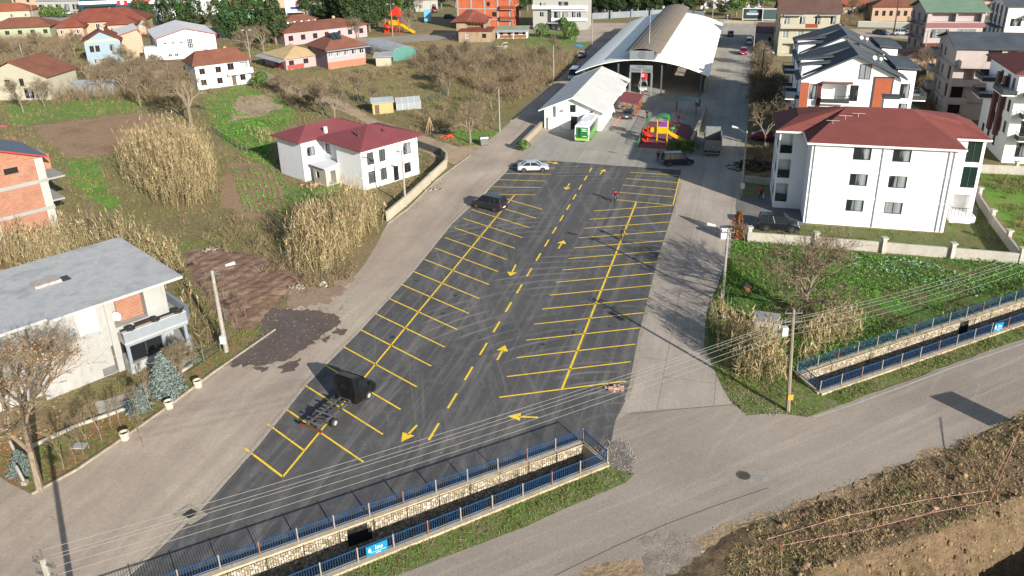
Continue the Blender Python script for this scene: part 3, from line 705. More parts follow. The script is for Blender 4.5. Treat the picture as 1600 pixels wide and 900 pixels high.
def mud_h(x, y, d):
    e = np.clip(d / 1.0, 0, 1); u = x * math.cos(mr) + y * math.sin(mr)
    return e * (0.42 * np.abs(fbm(x + 2*fbm(x,y,2,8,2), y*1.8, 2.6, 31, 5) - .5) + 0.12 * fbm(x, y, .6, 31, 3) + .03 * np.sin(u * 5 + 9 * fbm(x, y, 4, 4, 3))) - 0.06 * (1 - e)
heightfield('mud', [V2(p) for p in MUDP], 0.22, mud_h, MUD, 0.02)
# barrier tape lines
TAPE = nm('red_white_tape', [C(222,206,196,.7), C(206,120,108,.7)], 7, hi=.6, fine=1, bmp=0)
def tape(label, pts):
    mb = MB(); mb.path([G(*p) for p in pts], 0.013, 4)
    return tag(mb.build('barrier_tape', TAPE), label, 'tape', 'red and white barrier tapes')
tape('upper red and white barrier tape running along the dirt bank', [(1200,842,0.9),(1320,806,0.8),(1450,780,0.75),(1545,766,0.9)])
tape('lower red and white barrier tape along the pit edge', [(1222,852,0.7),(1350,828,0.6),(1460,800,0.6),(1548,783,0.9)])
tape('barrier tape hanging from the white board on the right, outer strand', [(1545,766,0.9),(1592,674,1.9)])
tape('barrier tape hanging from the white board on the right, inner strand', [(1548,783,0.9),(1594,672,1.9)])
tape('barrier tape end dropping to the bottom edge of the photo', [(1220,850,0.8),(1222,910,0.3)])
def stake(label, b, h):
    p = G(*b); mb = MB(); mb.tube((0,0,-0.2),(0,0,h),0.03,0.03,5)
    return tag(mb.build('stake', RPOST, None, (p.x,p.y,0)), label, 'stake', 'stakes holding barrier tape')
stake('rusty stake holding the tapes at the pit corner', (1546,790), 1.0); stake('rusty stake at the left end of the tapes', (1221,866), 0.95)
# white board on posts at the right edge; only its corner shows
_b, _c = G(1543, 664), G(1578, 655); _sh = Vector((0.53, -0.85, 0)) * 2.67
BZ = 2.2
bp = _b + _sh * BZ; bq = _c + _sh * BZ
t = thing('billboard', 'white board on two posts at the right edge shading the road', 'billboard', (bp.x, bp.y, 0), math.atan2((bq - bp).y, (bq - bp).x))
mb = MB(); mb.box(0, 2.05, -0.05, 0.05, BZ, BZ + 1.6); mb.build('board', WHITEM, t)
for x in (0.2, 1.85):
    mb = MB(); mb.tube((x, 0.08, -0.2), (x, 0.08, BZ + 1.5), 0.03, 0.03, 6); mb.build('post', GREY, t)
# ------------------------------------------------------------ building kit
def tilem(name, a, b, rows=3.2, rib=None, rough=0.85, amp=0.35, bd=0.05):
    if name in MATS: return MATS[name]
    m, nt, bs = nodes(name); v = mapping(nt, 'Object')
    f = noise(nt, v, 0.35, 6, 0.65); f2 = noise(nt, v, 6, 3, 0.7)
    c = ramp(nt, f, [(0.3, a), (0.7, b)]); c = mix(nt, c, ramp(nt, f2, [(0.25, 0.8), (0.75, 1.2)]), 1.0, 'MULTIPLY')
    w = nt.nodes.new('ShaderNodeTexWave'); w.inputs['Scale'].default_value = rows; w.inputs['Distortion'].default_value = 0.3
    w.bands_direction = 'Z' if rib is None else rib; w.wave_profile = 'SAW' if rib is None else 'SIN'
    nt.links.new(v, w.inputs['Vector'])
    c = mix(nt, c, ramp(nt, w.outputs['Fac'], [(0.0, 1 - amp), (0.35, 1.0), (1, 1.06)]), 1.0, 'MULTIPLY')
    nt.links.new(c, bs.inputs['Base Color']); bs.inputs['Roughness'].default_value = rough; bs.inputs['Specular IOR Level'].default_value = 0.25
    bump(nt, bs, w.outputs['Fac'], 0.6, bd); MATS[name] = m; return m
def plaster(name, a, b=None, stain=None):
    if name in MATS: return MATS[name]
    b = b or tuple(x * 1.08 for x in a)
    m, nt, bs = nodes(name); v = mapping(nt, 'Object', (1, 1, 0.35))
    f = noise(nt, v, 0.6, 6, 0.65); f2 = noise(nt, mapping(nt, 'Object'), 9, 3)
    c = ramp(nt, f, [(0.3, a), (0.7, b)])
    if stain: c = mix(nt, c, stain, ramp(nt, noise(nt, v, 1.3, 7, 0.7, 0.5), [(0.55, 0), (0.75, 0.6)]))
    c = mix(nt, c, ramp(nt, f2, [(0.25, 0.96), (0.75, 1.04)]), 1.0, 'MULTIPLY')
    nt.links.new(c, bs.inputs['Base Color']); bs.inputs['Roughness'].default_value = 0.9; bs.inputs['Specular IOR Level'].default_value = 0.2
    MATS[name] = m; return m
def brickm(name, c1, c2, mortar, w=0.38, h=0.2, rot=0):
    if name in MATS: return MATS[name]
    m, nt, bs = nodes(name); g = nt.nodes.new('ShaderNodeTexCoord')
    # brick coordinates: along the wall (x+y) and up
    sep = nt.nodes.new('ShaderNodeSeparateXYZ'); nt.links.new(g.outputs['Object'], sep.inputs[0])
    ad = nt.nodes.new('ShaderNodeMath'); ad.operation = 'ADD'; nt.links.new(sep.outputs[0], ad.inputs[0]); nt.links.new(sep.outputs[1], ad.inputs[1])
    cb = nt.nodes.new('ShaderNodeCombineXYZ'); nt.links.new(ad.outputs[0], cb.inputs[0]); nt.links.new(sep.outputs[2], cb.inputs[1])
    bt = nt.nodes.new('ShaderNodeTexBrick'); bt.inputs['Scale'].default_value = 1; bt.inputs['Brick Width'].default_value = w; bt.inputs['Row Height'].default_value = h
    bt.inputs['Mortar Size'].default_value = 0.018; bt.inputs['Color1'].default_value = (*c1, 1); bt.inputs['Color2'].default_value = (*c2, 1); bt.inputs['Mortar'].default_value = (*mortar, 1)
    nt.links.new(cb.outputs[0], bt.inputs['Vector'])
    f = noise(nt, mapping(nt, 'Object'), 1.2, 6, 0.7)
    c = mix(nt, bt.outputs['Color'], mortar, ramp(nt, f, [(0.55, 0), (0.7, 0.6)]))
    c = mix(nt, c, ramp(nt, noise(nt, mapping(nt, 'Object'), 0.5, 4), [(0.3, 0.85), (0.7, 1.12)]), 1.0, 'MULTIPLY')
    nt.links.new(c, bs.inputs['Base Color']); bs.inputs['Roughness'].default_value = 0.9; MATS[name] = m; return m
def glassm(name, dark, light, amt=0.5, rough=0.12):
    """window pane with curtains behind it: light folds over a dark room"""
    if name in MATS: return MATS[name]
    m, nt, bs = nodes(name); v = mapping(nt, 'Object')
    w = noise(nt, mapping(nt, 'Object', (6, 6, 0.15)), 1.0, 3); oi = nt.nodes.new('ShaderNodeObjectInfo')
    big = nt.nodes.new('ShaderNodeMath'); big.operation = 'ADD'; 
    n2 = noise(nt, mapping(nt, 'Object', (1, 1, 0.2)), 1.1, 1); nt.links.new(n2, big.inputs[0])
    sc = nt.nodes.new('ShaderNodeMath'); sc.operation = 'MULTIPLY_ADD'; nt.links.new(oi.outputs['Random'], sc.inputs[0]); sc.inputs[1].default_value = 0.35; sc.inputs[2].default_value = -0.17
    nt.links.new(sc.outputs[0], big.inputs[1])
    cur = mix(nt, tuple(x * 0.55 for x in light), light, ramp(nt, w, [(0.35, 0), (0.65, 1)]))
    c = mix(nt, dark, cur, ramp(nt, big.outputs[0], [(1 - amt - 0.04, 0), (1 - amt + 0.04, 1)]))
    nt.links.new(c, bs.inputs['Base Color']); bs.inputs['Roughness'].default_value = rough; bs.inputs['Specular IOR Level'].default_value = 0.6
    MATS[name] = m; return m
PANE = glassm('curtained_glass', (0.015, 0.018, 0.02), C(190,200,200,.5), 0.5)
PDARK = glassm('dark_glass', (0.012, 0.014, 0.016), C(120,130,134,.4), 0.25)
PGREEN = flat('green_glass', (0.008, 0.022, 0.018), 0.1, 0, 0.1, 3, 0.6)
FD = flat('anthracite_frame', C(60,64,66,.7), 0.5); FW = flat('white_frame', (0.62,0.62,0.6), 0.4); FB = flat('brown_frame', C(104,76,56,.7), 0.6)
SHUT = tilem('grey_shutter', C(74,80,78,.7), C(88,94,92,.7), 8, amp=0.5, bd=0.01)
INT = flat('dim_interior', C(110,104,96,.5), 0.9)
WCACHE = {}
def win_meshes(w, h, style):
    key = (round(w, 1), round(h, 1), style)
    if key in WCACHE: return WCACHE[key]
    fm = {'dark': FD, 'white': FW, 'brown': FB, 'shutter': FD, 'door': FD, 'green': FD, 'big': FD, 'wdoor': FW, 'grid': FW, 'wood': FB}[style]
    pm = {'dark': PANE, 'white': PANE, 'brown': PDARK, 'shutter': SHUT, 'door': PDARK, 'green': PGREEN, 'big': PANE, 'wdoor': PDARK, 'grid': PDARK, 'wood': FB}[style]
    m = MB(); t = 0.08 if w > 0.9 else 0.06
    m.box(0, w, 0, 0.07, 0, t); m.box(0, w, 0, 0.07, h - t, h); m.box(0, t, 0, 0.07, t, h - t); m.box(w - t, w, 0, 0.07, t, h - t)
    k = 2 if w < 2.2 else (3 if w < 3 else 4)
    if style in ('door', 'wdoor', 'wood') and w < 1.3: k = 1
    if style == 'grid': k = 3
    for i in range(1, k): m.box(w * i / k - 0.035, w * i / k + 0.035, 0.002, 0.066, t, h - t)
    if style == 'grid':
        for i in range(1, 4): m.box(t, w - t, 0.004, 0.062, h * i / 4 - 0.03, h * i / 4 + 0.03)
    if style in ('big',): m.box(t, w - t, 0.004, 0.062, h * 0.62, h * 0.62 + 0.06)
    p = MB(); p.face([(t * .5, 0.045, t * .5), (w - t * .5, 0.045, t * .5), (w - t * .5, 0.045, h - t * .5), (t * .5, 0.045, h - t * .5)])
    WCACHE[key] = (m.mesh('window', fm), p.mesh('pane', pm)); return WCACHE[key]
class House:
    def __init__(s, name, label, cat, loc, rz):
        s.t = thing(name, label, cat, (loc[0], loc[1], 0), math.radians(rz)); s.rz = rz
    def wallmesh(s, mb, A, B, z0, z1, ops, depth):
        A = Vector(A); B = Vector(B); d = (B - A); L = d.length; d = d / L; nrm = Vector((d.y, -d.x))
        us = sorted({0, round(L, 4)} | {min(max(round(o[0], 4), 0), L) for o in ops} | {min(round(o[1], 4), L) for o in ops})
        zs = sorted({z0, z1} | {o[2] for o in ops} | {o[3] for o in ops})
        P = lambda u, z, o=0: (A.x + d.x * u - nrm.x * o, A.y + d.y * u - nrm.y * o, z)
        for i in range(len(us) - 1):
            for j in range(len(zs) - 1):
                uc = (us[i] + us[i + 1]) / 2; zc = (zs[j] + zs[j + 1]) / 2
                if any(o[0] < uc < o[1] and o[2] < zc < o[3] for o in ops): continue
                mb.face([P(us[i], zs[j]), P(us[i + 1], zs[j]), P(us[i + 1], zs[j + 1]), P(us[i], zs[j + 1])])
        for o in ops:
            u0, u1, w0, w1 = o[:4]; dd = depth if len(o) < 5 or o[4] != 'deep' else 1.3
            mb.face([P(u0, w0), P(u1, w0), P(u1, w0, dd), P(u0, w0, dd)]); mb.face([P(u0, w1), P(u0, w1, dd), P(u1, w1, dd), P(u1, w1)])
            mb.face([P(u0, w0), P(u0, w0, dd), P(u0, w1, dd), P(u0, w1)]); mb.face([P(u1, w0), P(u1, w1), P(u1, w1, dd), P(u1, w0, dd)])
            st = o[4] if len(o) > 4 else None
            if st == 'deep':
                mb.face([P(u0, w0, dd), P(u1, w0, dd), P(u1, w1, dd), P(u0, w1, dd)])
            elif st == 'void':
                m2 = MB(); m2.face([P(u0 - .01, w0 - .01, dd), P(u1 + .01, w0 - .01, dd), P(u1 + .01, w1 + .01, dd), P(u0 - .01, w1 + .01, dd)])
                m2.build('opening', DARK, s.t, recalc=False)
            elif st:
                fr, pa = win_meshes(u1 - u0, w1 - w0, st); sx = (u1 - u0) / round(u1 - u0, 1); sz = (w1 - w0) / round(w1 - w0, 1)
                an = math.atan2(d.y, d.x)
                q = P(u0, w0, 0.05); f = obj('door' if st in ('door', 'wdoor', 'wood') else ('shutter' if st == 'shutter' else 'window'), fr, s.t, q, an)
                f.scale = (sx, 1, sz)
                obj('slats' if st == 'shutter' else 'pane', pa, f)
    def walls(s, poly, z0, z1, mat, ops={}, name='wall', depth=0.14, top=True, gables=()):
        mb = MB(); n = len(poly)
        for i in range(n): s.wallmesh(mb, poly[i], poly[(i + 1) % n], z0, z1, ops.get(i, []), depth)
        if top: mb.face([(p[0], p[1], z1 - 0.002) for p in poly])
        for g in gables: mb.face(g)
        o = mb.build(name, mat, s.t, recalc=False)
        return o
    def rect(s, x0, x1, y0, y1): return [(x0, y0), (x1, y0), (x1, y1), (x0, y1)]
    def part(s, name, mb, mat, parent=None, **k): return mb.build(name, mat, parent or s.t, **k)
    def bx(s, name, mat, *bs, parent=None):
        m = MB()
        for b in bs: m.box(*b)
        return m.build(name, mat, parent or s.t)
    def gable(s, x0, x1, y0, y1, z, rise, mat, axis='x', t=0.14, fascia=None, off=0.5, name='roof'):
        m = MB()
        if axis == 'x':
            yc = y0 + (y1 - y0) * off
            m.slab([(x0,y0,z),(x1,y0,z),(x1,yc,z+rise),(x0,yc,z+rise)], t); m.slab([(x0,yc,z+rise),(x1,yc,z+rise),(x1,y1,z),(x0,y1,z)], t)
        else:
            xc = x0 + (x1 - x0) * off
            m.slab([(x0,y1,z),(x0,y0,z),(xc,y0,z+rise),(xc,y1,z+rise)], t); m.slab([(xc,y1,z+rise),(xc,y0,z+rise),(x1,y0,z),(x1,y1,z)], t)
        r = m.build(name, mat, s.t, recalc=False)
        if fascia:
            m = MB()
            if axis == 'x':
                for x in (x0, x1):
                    m.beam((x,y0,z-t-.03),(x,yc,z+rise-t-.03),0.1,t+.06); m.beam((x,y1,z-t-.03),(x,yc,z+rise-t-.03),0.1,t+.06)
                for y in (y0, y1): m.beam((x0,y,z-t-.04),(x1,y,z-t-.04),0.1,t+.02)
            else:
                for y in (y0, y1):
                    m.beam((x0,y,z-t-.03),(xc,y,z+rise-t-.03),0.1,t+.06); m.beam((x1,y,z-t-.03),(xc,y,z+rise-t-.03),0.1,t+.06)
                for x in (x0, x1): m.beam((x,y0,z-t-.04),(x,y1,z-t-.04),0.1,t+.02)
            m.build('fascia', fascia, r)
        return r
    def hip(s, x0, x1, y0, y1, z, rise, mat, t=0.14, name='roof', k=1.0):
        m = MB(); w = x1 - x0; d = y1 - y0; zr = z + rise
        if w >= d:
            i = d / 2 * k; yc = (y0 + y1) / 2; a = (x0 + i, yc, zr); b = (x1 - i, yc, zr)
            m.slab([(x0,y0,z),(x1,y0,z),b,a], t); m.slab([(x1,y1,z),(x0,y1,z),a,b], t); m.slab([(x0,y1,z),(x0,y0,z),a], t); m.slab([(x1,y0,z),(x1,y1,z),b], t)
        else:
            i = w / 2 * k; xc = (x0 + x1) / 2; a = (xc, y0 + i, zr); b = (xc, y1 - i, zr)
            m.slab([(x0,y0,z),(x1,y0,z),a], t); m.slab([(x1,y1,z),(x0,y1,z),b], t); m.slab([(x0,y1,z),(x0,y0,z),a,b], t); m.slab([(x1,y0,z),(x1,y1,z),b,a], t)
        return m.build(name, mat, s.t, recalc=False)
    def balcony(s, x0, x1, y0, y1, z, mat, rail=1.0, open_side='y1', railmat=None, solid=0.0, name='balcony'):
        m = MB(); m.box(x0, x1, y0, y1, z - 0.18, z)
        b = m.build(name, mat, s.t)
        m = MB(); rm = railmat or GREY
        segs = {'y0': ((x0,y0),(x1,y0)), 'x0': ((x0,y0),(x0,y1)), 'x1': ((x1,y0),(x1,y1)), 'y1': ((x0,y1),(x1,y1))}
        for kx, (p, q) in segs.items():
            if kx in open_side: continue
            if solid:
                ix = 0.07
                px, py = p; qx, qy = q
                m.beam((px,py,z),(qx,qy,z),0.12,solid)
            if rail > solid:
                m.beam((p[0],p[1],z+rail-0.05),(q[0],q[1],z+rail-0.05),0.05,0.05)
                L = math.hypot(q[0]-p[0], q[1]-p[1]); n = max(2, int(L / (0.35)))
                for i in range(n + 1):
                    x = p[0] + (q[0]-p[0]) * i / n; y = p[1] + (q[1]-p[1]) * i / n; m.box(x-.02,x+.02,y-.02,y+.02,z+solid,z+rail-.04)
        m.build('balustrade', rm, b); return b
def dish(h, x, y, z, r=0.45, az=0):
    m = MB(); m.tube((x,y,z-0.6),(x,y,z),0.025,0.025,5); o = m.build('satellite_dish', WHITEM, h.t)
    m = MB(); n = 12; v = [(0,0.12,0)] + [(r*math.cos(2*math.pi*i/n),0,r*math.sin(2*math.pi*i/n)) for i in range(n)]
    m.add(v, [(0,i+1,(i+1)%n+1) for i in range(n)]); d = m.build('reflector', WHITEM, o, (x,y,z), az, recalc=False); d.rotation_euler = (-0.6,0,az)
WHT = plaster('white_render', (0.70,0.70,0.69), (0.76,0.76,0.75))
WHG = plaster('greyish_white_render', (0.55,0.56,0.58), (0.62,0.63,0.64), (0.42,0.42,0.42))
REDROOF = tilem('red_brown_shingle', C(112,62,57,.8), C(126,70,64,.8), 4.0, amp=0.16, bd=0.01)
DREDR = tilem('wine_red_shingle', C(122,64,68,.8), C(134,72,76,.8), 4.0, amp=0.12, bd=0.01)

# ---- red roofed white block on the right
h = House('apartment_block', 'white three storey block with red hipped roof beside the vegetable garden', 'apartment block', (33.6,83.9), -15.4)
wn = []
for z in (7.84, 4.85, 1.8): wn += [(4.3,6.15,z,z+1.4,'dark'), (8.3,10.15,z,z+1.4,'dark')]
h.walls(h.rect(0,14.7,0,13), 0, 9.55, WHT, {0: wn, 3: [(2.5,4,z,z+1.4,'dark') for z in (7.84,4.85,1.8)]})
m = MB()
for z in (3.3, 6.35): m.box(-0.03,14.73,-0.05,0.02,z,z+0.16)
for z in (1.8,4.85,7.84):
    for x in (4.3,8.3): m.box(x-0.14,x+1.99,-0.07,0.0,z-0.14,z); m.box(x-0.14,x,-0.045,0.0,z,z+1.5); m.box(x+1.85,x+1.99,-0.045,0.0,z,z+1.5); m.box(x-0.14,x+1.99,-0.045,0.0,z+1.4,z+1.5)
h.part('trim_bands', m, WHT)
for x in (0.35,7.35,13.9,14.4):
    m = MB(); m.tube((x,-0.1,0.1),(x,-0.1,9.4),0.06,0.06,6); h.part('downpipe', m, WHG)
lw = {0: [(0.15,1.55,z,z+2.3,'deep') for z in (0.85,3.85,6.9)], 3: [(0.8,3.2,z,z+2.2,'deep') for z in (0.85,3.85,6.9)] + [(4.5,6.8,z,z+2.2,'deep') for z in (0.85,3.85,6.9)]}
h.walls(h.rect(-3.2,0,4.5,12.4), 0, 9.5, WHT, lw, name='balcony_wing')
for z in (0.85,3.85,6.9):
    h.bx('balcony_glass', PGREEN, (-3.0,-1.7,4.52,4.56,z,z+1.0), (-3.17,-3.12,5.3,7.7,z,z+1.0))
rw = {0: [(2.0,3.5,z,z+2.5,'green') for z in (3.9,6.9)] + [(1.6,3.3,0.9,3.1,'deep')], 1: [(1,6,z,z+2.3,'green') for z in (0.9,3.9,6.9)]}
h.walls(h.rect(14.7,18.5,4.5,12.4), 0, 9.5, WHT, rw, name='balcony_wing')
h.balcony(16.0,18.6,3.2,4.5,0.9,WHT,1.0,('y1',),FD)
h.bx('plinth', WHT, (16.0,18.6,3.25,4.5,0,0.7))
m = MB(); z = 9.72; R_ = 2.6
a = (4.0, 6.5, z+R_); b = (10.7, 6.5, z+R_)
m.slab([(-.6,-.6,z),(15.3,-.6,z),b,a],.16); m.slab([(15.3,13.5,z),(-.6,13.5,z),a,b],.16)
m.slab([(-.6,4.0,z),(-.6,-.6,z),a],.16); m.slab([(15.3,-.6,z),(15.3,4.0,z),b],.16)
m.slab([(-3.7,13.0,z),(-3.7,4.0,z),(-1.2,6.6,z+1.3),(-1.2,10.6,z+1.3)],.16); m.slab([(-3.7,4.0,z),(-.6,4.0,z),a,(-1.2,6.6,z+1.3)],.16); m.slab([(-1.2,10.6,z+1.3),(-1.2,6.6,z+1.3),a],.16); m.slab([(-.6,13.5,z),(-3.7,13.0,z),(-1.2,10.6,z+1.3),a],.16)
m.slab([(18.9,4.0,z),(18.9,13.0,z),(16.2,10.6,z+1.3),(16.2,6.6,z+1.3)],.16); m.slab([(15.3,4.0,z),(18.9,4.0,z),(16.2,6.6,z+1.3),b],.16); m.slab([(16.2,6.6,z+1.3),(16.2,10.6,z+1.3),b],.16); m.slab([(18.9,13.0,z),(15.3,13.5,z),b,(16.2,10.6,z+1.3)],.16)
rf = h.part('roof', m, REDROOF, recalc=False)
m = MB()
m.beam((-.6,-.6,z-.22),(15.3,-.6,z-.22),.14,.2); m.beam((-3.7,4.0,z-.22),(-.6,4.0,z-.22),.14,.2); m.beam((15.3,4.0,z-.22),(18.9,4.0,z-.22),.14,.2); m.beam((-.6,-.6,z-.22),(-.6,4.0,z-.22),.14,.2); m.beam((15.3,-.6,z-.22),(15.3,4.0,z-.22),.14,.2)
m.build('gutter', WHT, rf)
m = MB()
for x,y,zz in ((2.2,3.0,z+1.2),(3.6,3.9,z+1.6),(5,4.4,z+1.8)): m.tube((x,y,zz-.3),(x,y,zz+.5),.02,.02,4); m.tube((x-.7,y,zz+.5),(x+.7,y,zz+.5),.02,.02,4)
m.build('antenna', WHITEM, rf)
m = MB(); m.box(8.1,9.7,8.0,9.3,z,z+3.3); m.build('chimney', WHT, rf)
m = MB(); m.box(8.0,9.8,7.9,9.4,z+3.3,z+3.6); m.build('chimney_cap', FD, rf)

# ---- white and terracotta apartment houses behind it
ANTH = tilem('anthracite_roof', C(64,70,76,.9), C(84,90,96,.9), 2.4, amp=0.15, bd=0.01)
TERR = tilem('terracotta_cladding', C(190,104,74,.55), C(204,116,84,.55), 6, amp=0.3, bd=0.01)
def L2W(org, rz, x, y):
    r = math.radians(rz); return (org[0] + x * math.cos(r) - y * math.sin(r), org[1] + x * math.sin(r) + y * math.cos(r))
def terra_block(loc, label, full):
    h = House('apartment_house', label, 'apartment house', loc, -15.4)
    W_, D_ = 13.0, 12.0
    ops = {0: [(6.6,7.7,8.2,10.5,'dark'),(6.6,7.9,5.2,7.4,'dark'),(2.9,6.2,5.1,7.3,'big'),(1.2,2.2,8.3,10.5,'dark'),(1.2,2.3,5.1,7.3,'dark'),(11.5,13.0,8.3,10.4,'dark') if False else (2.9,6.2,8.2,10.6,'deep'),(1.2,2.3,1.2,3.4,'dark'),(6.6,7.9,1.2,3.4,'dark')],
           3: [(1,3.2,z,z+2.3,'deep') for z in (2.4,5.2,8.2)] + [(5,7,z,z+2.0,'dark') for z in (2.4,5.2,8.2)], 1: [(2,4,z,z+2,'dark') for z in (2.4,5.2,8.2)]}
    g = [[(0,0,11.5),(13,0,11.5),(7.0,0,14.6)], [(13,D_,11.5),(0,D_,11.5),(7.0,D_,14.6)]]
    h.walls(h.rect(0,13,0,D_), 0, 11.5, WHT, ops, gables=g)
    # cladding panels, proud of the wall
    h.bx('cladding_panel', TERR, (9.7,11.9,-0.12,-0.003,5.2,11.6)); h.bx('cladding_frame', FD, (9.55,9.7,-0.15,-0.003,4.9,11.8),(11.9,12.05,-0.15,-0.003,4.9,11.8),(9.7,11.9,-0.15,-0.003,11.6,11.8),(9.7,11.9,-0.15,-0.003,4.9,5.2))
    h.bx('cladding_panel', TERR, (0.0,1.15,-0.1,-0.003,1.0,10.7)); h.bx('cladding_panel', flat('dark_terracotta', C(120,50,38,.5)), (2.3,2.85,-0.1,-0.003,1.0,10.6))
    h.balcony(2.8,6.5,-1.0,0,8.1,WHT,1.0,('y1',),FD,0.55)
    h.bx('awning', flat('brown_awning', C(112,64,58,.7)), (2.8,6.8,-0.9,0,10.75,10.95))
    fr_, pa_ = win_meshes(1.5, 2.1, 'dark'); wo = obj('window', fr_, h.t, (7.5, -0.07, 11.35)); obj('pane', pa_, wo)
    # wider rear half and side balconies
    h.walls(h.rect(13.0,15.4,3.0,D_), 0, 12.2, WHT, {0: [(0.3,1.9,5.3,7.5,'dark'),(0.3,1.9,8.2,10.3,'dark')], 1: [(1,3,z,z+2,'dark') for z in (5.2,8.2)]}, name='side_bay')
    for z in (5.0, 8.0): h.balcony(15.4,17.2,3.2,7.5,z,WHT,1.0,('x0',),FD,0.6)
    for z in (2.2, 5.2, 8.2): h.balcony(-1.9,0,0.5,5.5,z,WHT,1.0,('x1',),FD,0.5)
    m = MB(); t = 0.28
    m.slab([(-.6,6.5,11.1),(-.6,-.7,11.1),(7,-.7,14.85),(7,6.5,14.85)], t); m.slab([(7,12.6,14.85),(7,-.7,14.85),(13.7,-.7,11.7),(13.7,12.6,11.7)], t)
    m.slab([(-.2,12.6,12.4),(-.2,6.5,12.4),(7,6.5,14.85),(7,12.6,14.85)], t); m.slab([(12.6,12.6,12.75),(12.6,2.6,12.75),(15.9,2.6,12.55),(15.9,12.6,12.55)], t)
    r = h.part('roof', m, ANTH, recalc=False)
    m = MB()
    for y0_, y1_, z_ in ((1.8,3.8,12.9),(4.6,6.4,13.2)): m.slab([(-.3,y1_,z_-0.1),(-.3,y0_,z_-0.1),(4.5,y0_,z_+.5),(4.5,y1_,z_+.5)],.16)
    m.build('dormer_roof', ANTH, r, recalc=False)
    h.bx('dormer', WHT, (0.1,4.2,2.0,3.7,11.4,12.75), (0.1,4.2,4.7,6.3,11.6,13.0))
    dish(h, 9.5, 1.5, 14.1, 0.34, 0.5); dish(h, 10.6, 3.0, 13.7, 0.26, 0.3)
    return h
w1 = L2W((33.6,83.9), -15.4, 0.6, 28.0)
terra_block(w1, 'white and terracotta apartment house right behind the red roofed block', True)
w2 = L2W((33.6,83.9), -15.4, 1.4, 47.0)
terra_block(w2, 'white apartment house with grey roof farther behind, its terracotta strip at the left', False)

# ---- market hall
HO = (38.46,149.8); HR = -16.5
h = House('market_hall', 'long open market hall with white arched roof and brown raised ridge', 'market hall', HO, HR)
WS = tilem('white_sheet_roof', C(232,228,214), C(244,240,228), 1.6, rib='Y', amp=0.05, bd=0.02)
BRS = tilem('brown_sheet_roof', C(120,108,94,.85), C(134,122,108,.85), 1.0, rib='Y', amp=0.08, bd=0.02)
STEEL = flat('hall_steel', C(112,118,122,.6), 0.5, 0.3)
HL = 76.0; N = 28
def arch(t, z0=4.2, rise=2.85): return z0 + rise * (1 - (2 * t - 1) ** 2)
m = MB()
for i in range(N):
    t0, t1 = i / N, (i + 1) / N; x0, x1 = -25.9 + 25.9 * t0, -25.9 + 25.9 * t1
    m.slab([(x0,-1.0,arch(t0)),(x1,-1.0,arch(t1)),(x1,HL,arch(t1)),(x0,HL,arch(t0))], 0.12)
rf = h.part('roof', m, WS, recalc=False)
m = MB(); K = 12
def arch2(t): return 8.25 + 0.95 * (1 - (2 * t - 1) ** 2)
for i in range(K):
    t0, t1 = i / K, (i + 1) / K; x0, x1 = -16.3 + 6.9 * t0, -16.3 + 6.9 * t1
    m.slab([(x0,-0.6,arch2(t0)),(x1,-0.6,arch2(t1)),(x1,HL+.6,arch2(t1)),(x0,HL+.6,arch2(t0))], 0.1)
m.build('ridge_roof', BRS, rf, recalc=False)
m = MB(); 
for i in range(1, 7):
    x = -16.3 + 6.9 * i / 7; zz = arch2(i / 7) + 0.01; m.beam((x,-0.6,zz),(x,HL+.6,zz),0.05,0.04)
m.build('roof_seam', flat('pale_seam', C(170,160,146,.7)), rf)
m = MB(); m.box(-15.2,-15.05,0.1,HL,6.8,8.5); m.box(-10.6,-10.45,0.1,HL,6.8,8.5)
m.build('ridge_side', STEEL, rf)
gp = flat('gate_panel_grey', C(150,160,164,.5), 0.5)
h.bx('gable_panel', gp, (-15.2,-10.5,-0.95,-0.8,7.1,8.75))
def crest(parent, x, y, z, R0):
    """round rosette emblem: ring, dots and a many-pointed star"""
    mm = MB()
    for i in range(24):
        a = 2*math.pi*i/24; b = 2*math.pi*(i+1)/24
        mm.add([(x+R0*math.cos(a),y,z+R0*math.sin(a)),(x+R0*math.cos(b),y,z+R0*math.sin(b)),(x+.84*R0*math.cos(b),y,z+.84*R0*math.sin(b)),(x+.84*R0*math.cos(a),y,z+.84*R0*math.sin(a))],[(0,1,2,3)])
    for i in range(8):
        a = 2*math.pi*i/8
        mm.add([(x+.22*R0*math.cos(a+.4),y,z+.22*R0*math.sin(a+.4)),(x+.72*R0*math.cos(a),y,z+.72*R0*math.sin(a)),(x+.22*R0*math.cos(a-.4),y,z+.22*R0*math.sin(a-.4))],[(0,1,2)])
    return mm.build('emblem', FD, parent, recalc=False)
crest(h.t, -12.85, -0.96, 7.92, 0.68)
h.bx('gate_sign', gp, (-15.1,-10.7,-0.9,-0.7,4.55,5.95))
LETR = flat('dark_lettering', C(70,76,80,.5))
text('KAPALI', 0.5, LETR, h.t, (-12.9,-0.91,5.6)); text('PAZAR YERI', 0.72, LETR, h.t, (-12.9,-0.91,5.0))
for x in (-15.0,-10.8): h.bx('gate_post', gp, (x-.17,x+.17,-1.0,-.65,0,4.55 if x else 0))
m = MB()
for y in np.arange(0.2, HL, 6.3):
    for i in range(N):
        t0, t1 = i / N, (i + 1) / N
        m.beam((-25.9+25.9*t0,y,arch(t0)-.42),(-25.9+25.9*t1,y,arch(t1)-.42),0.12,0.26)
h.part('roof_truss', m, STEEL)
for j, y in enumerate(np.arange(0.2, HL, 6.3)):
    for x in (-24.4,-1.5): h.bx('column', STEEL, (x-.16,x+.16,y-.16,y+.16,0,4.55))
for y in np.arange(0.2, HL, 12.6):
    for x in (-17.5,-9.0): h.bx('column', STEEL, (x-.14,x+.14,y-.14,y+.14,0,6.0))
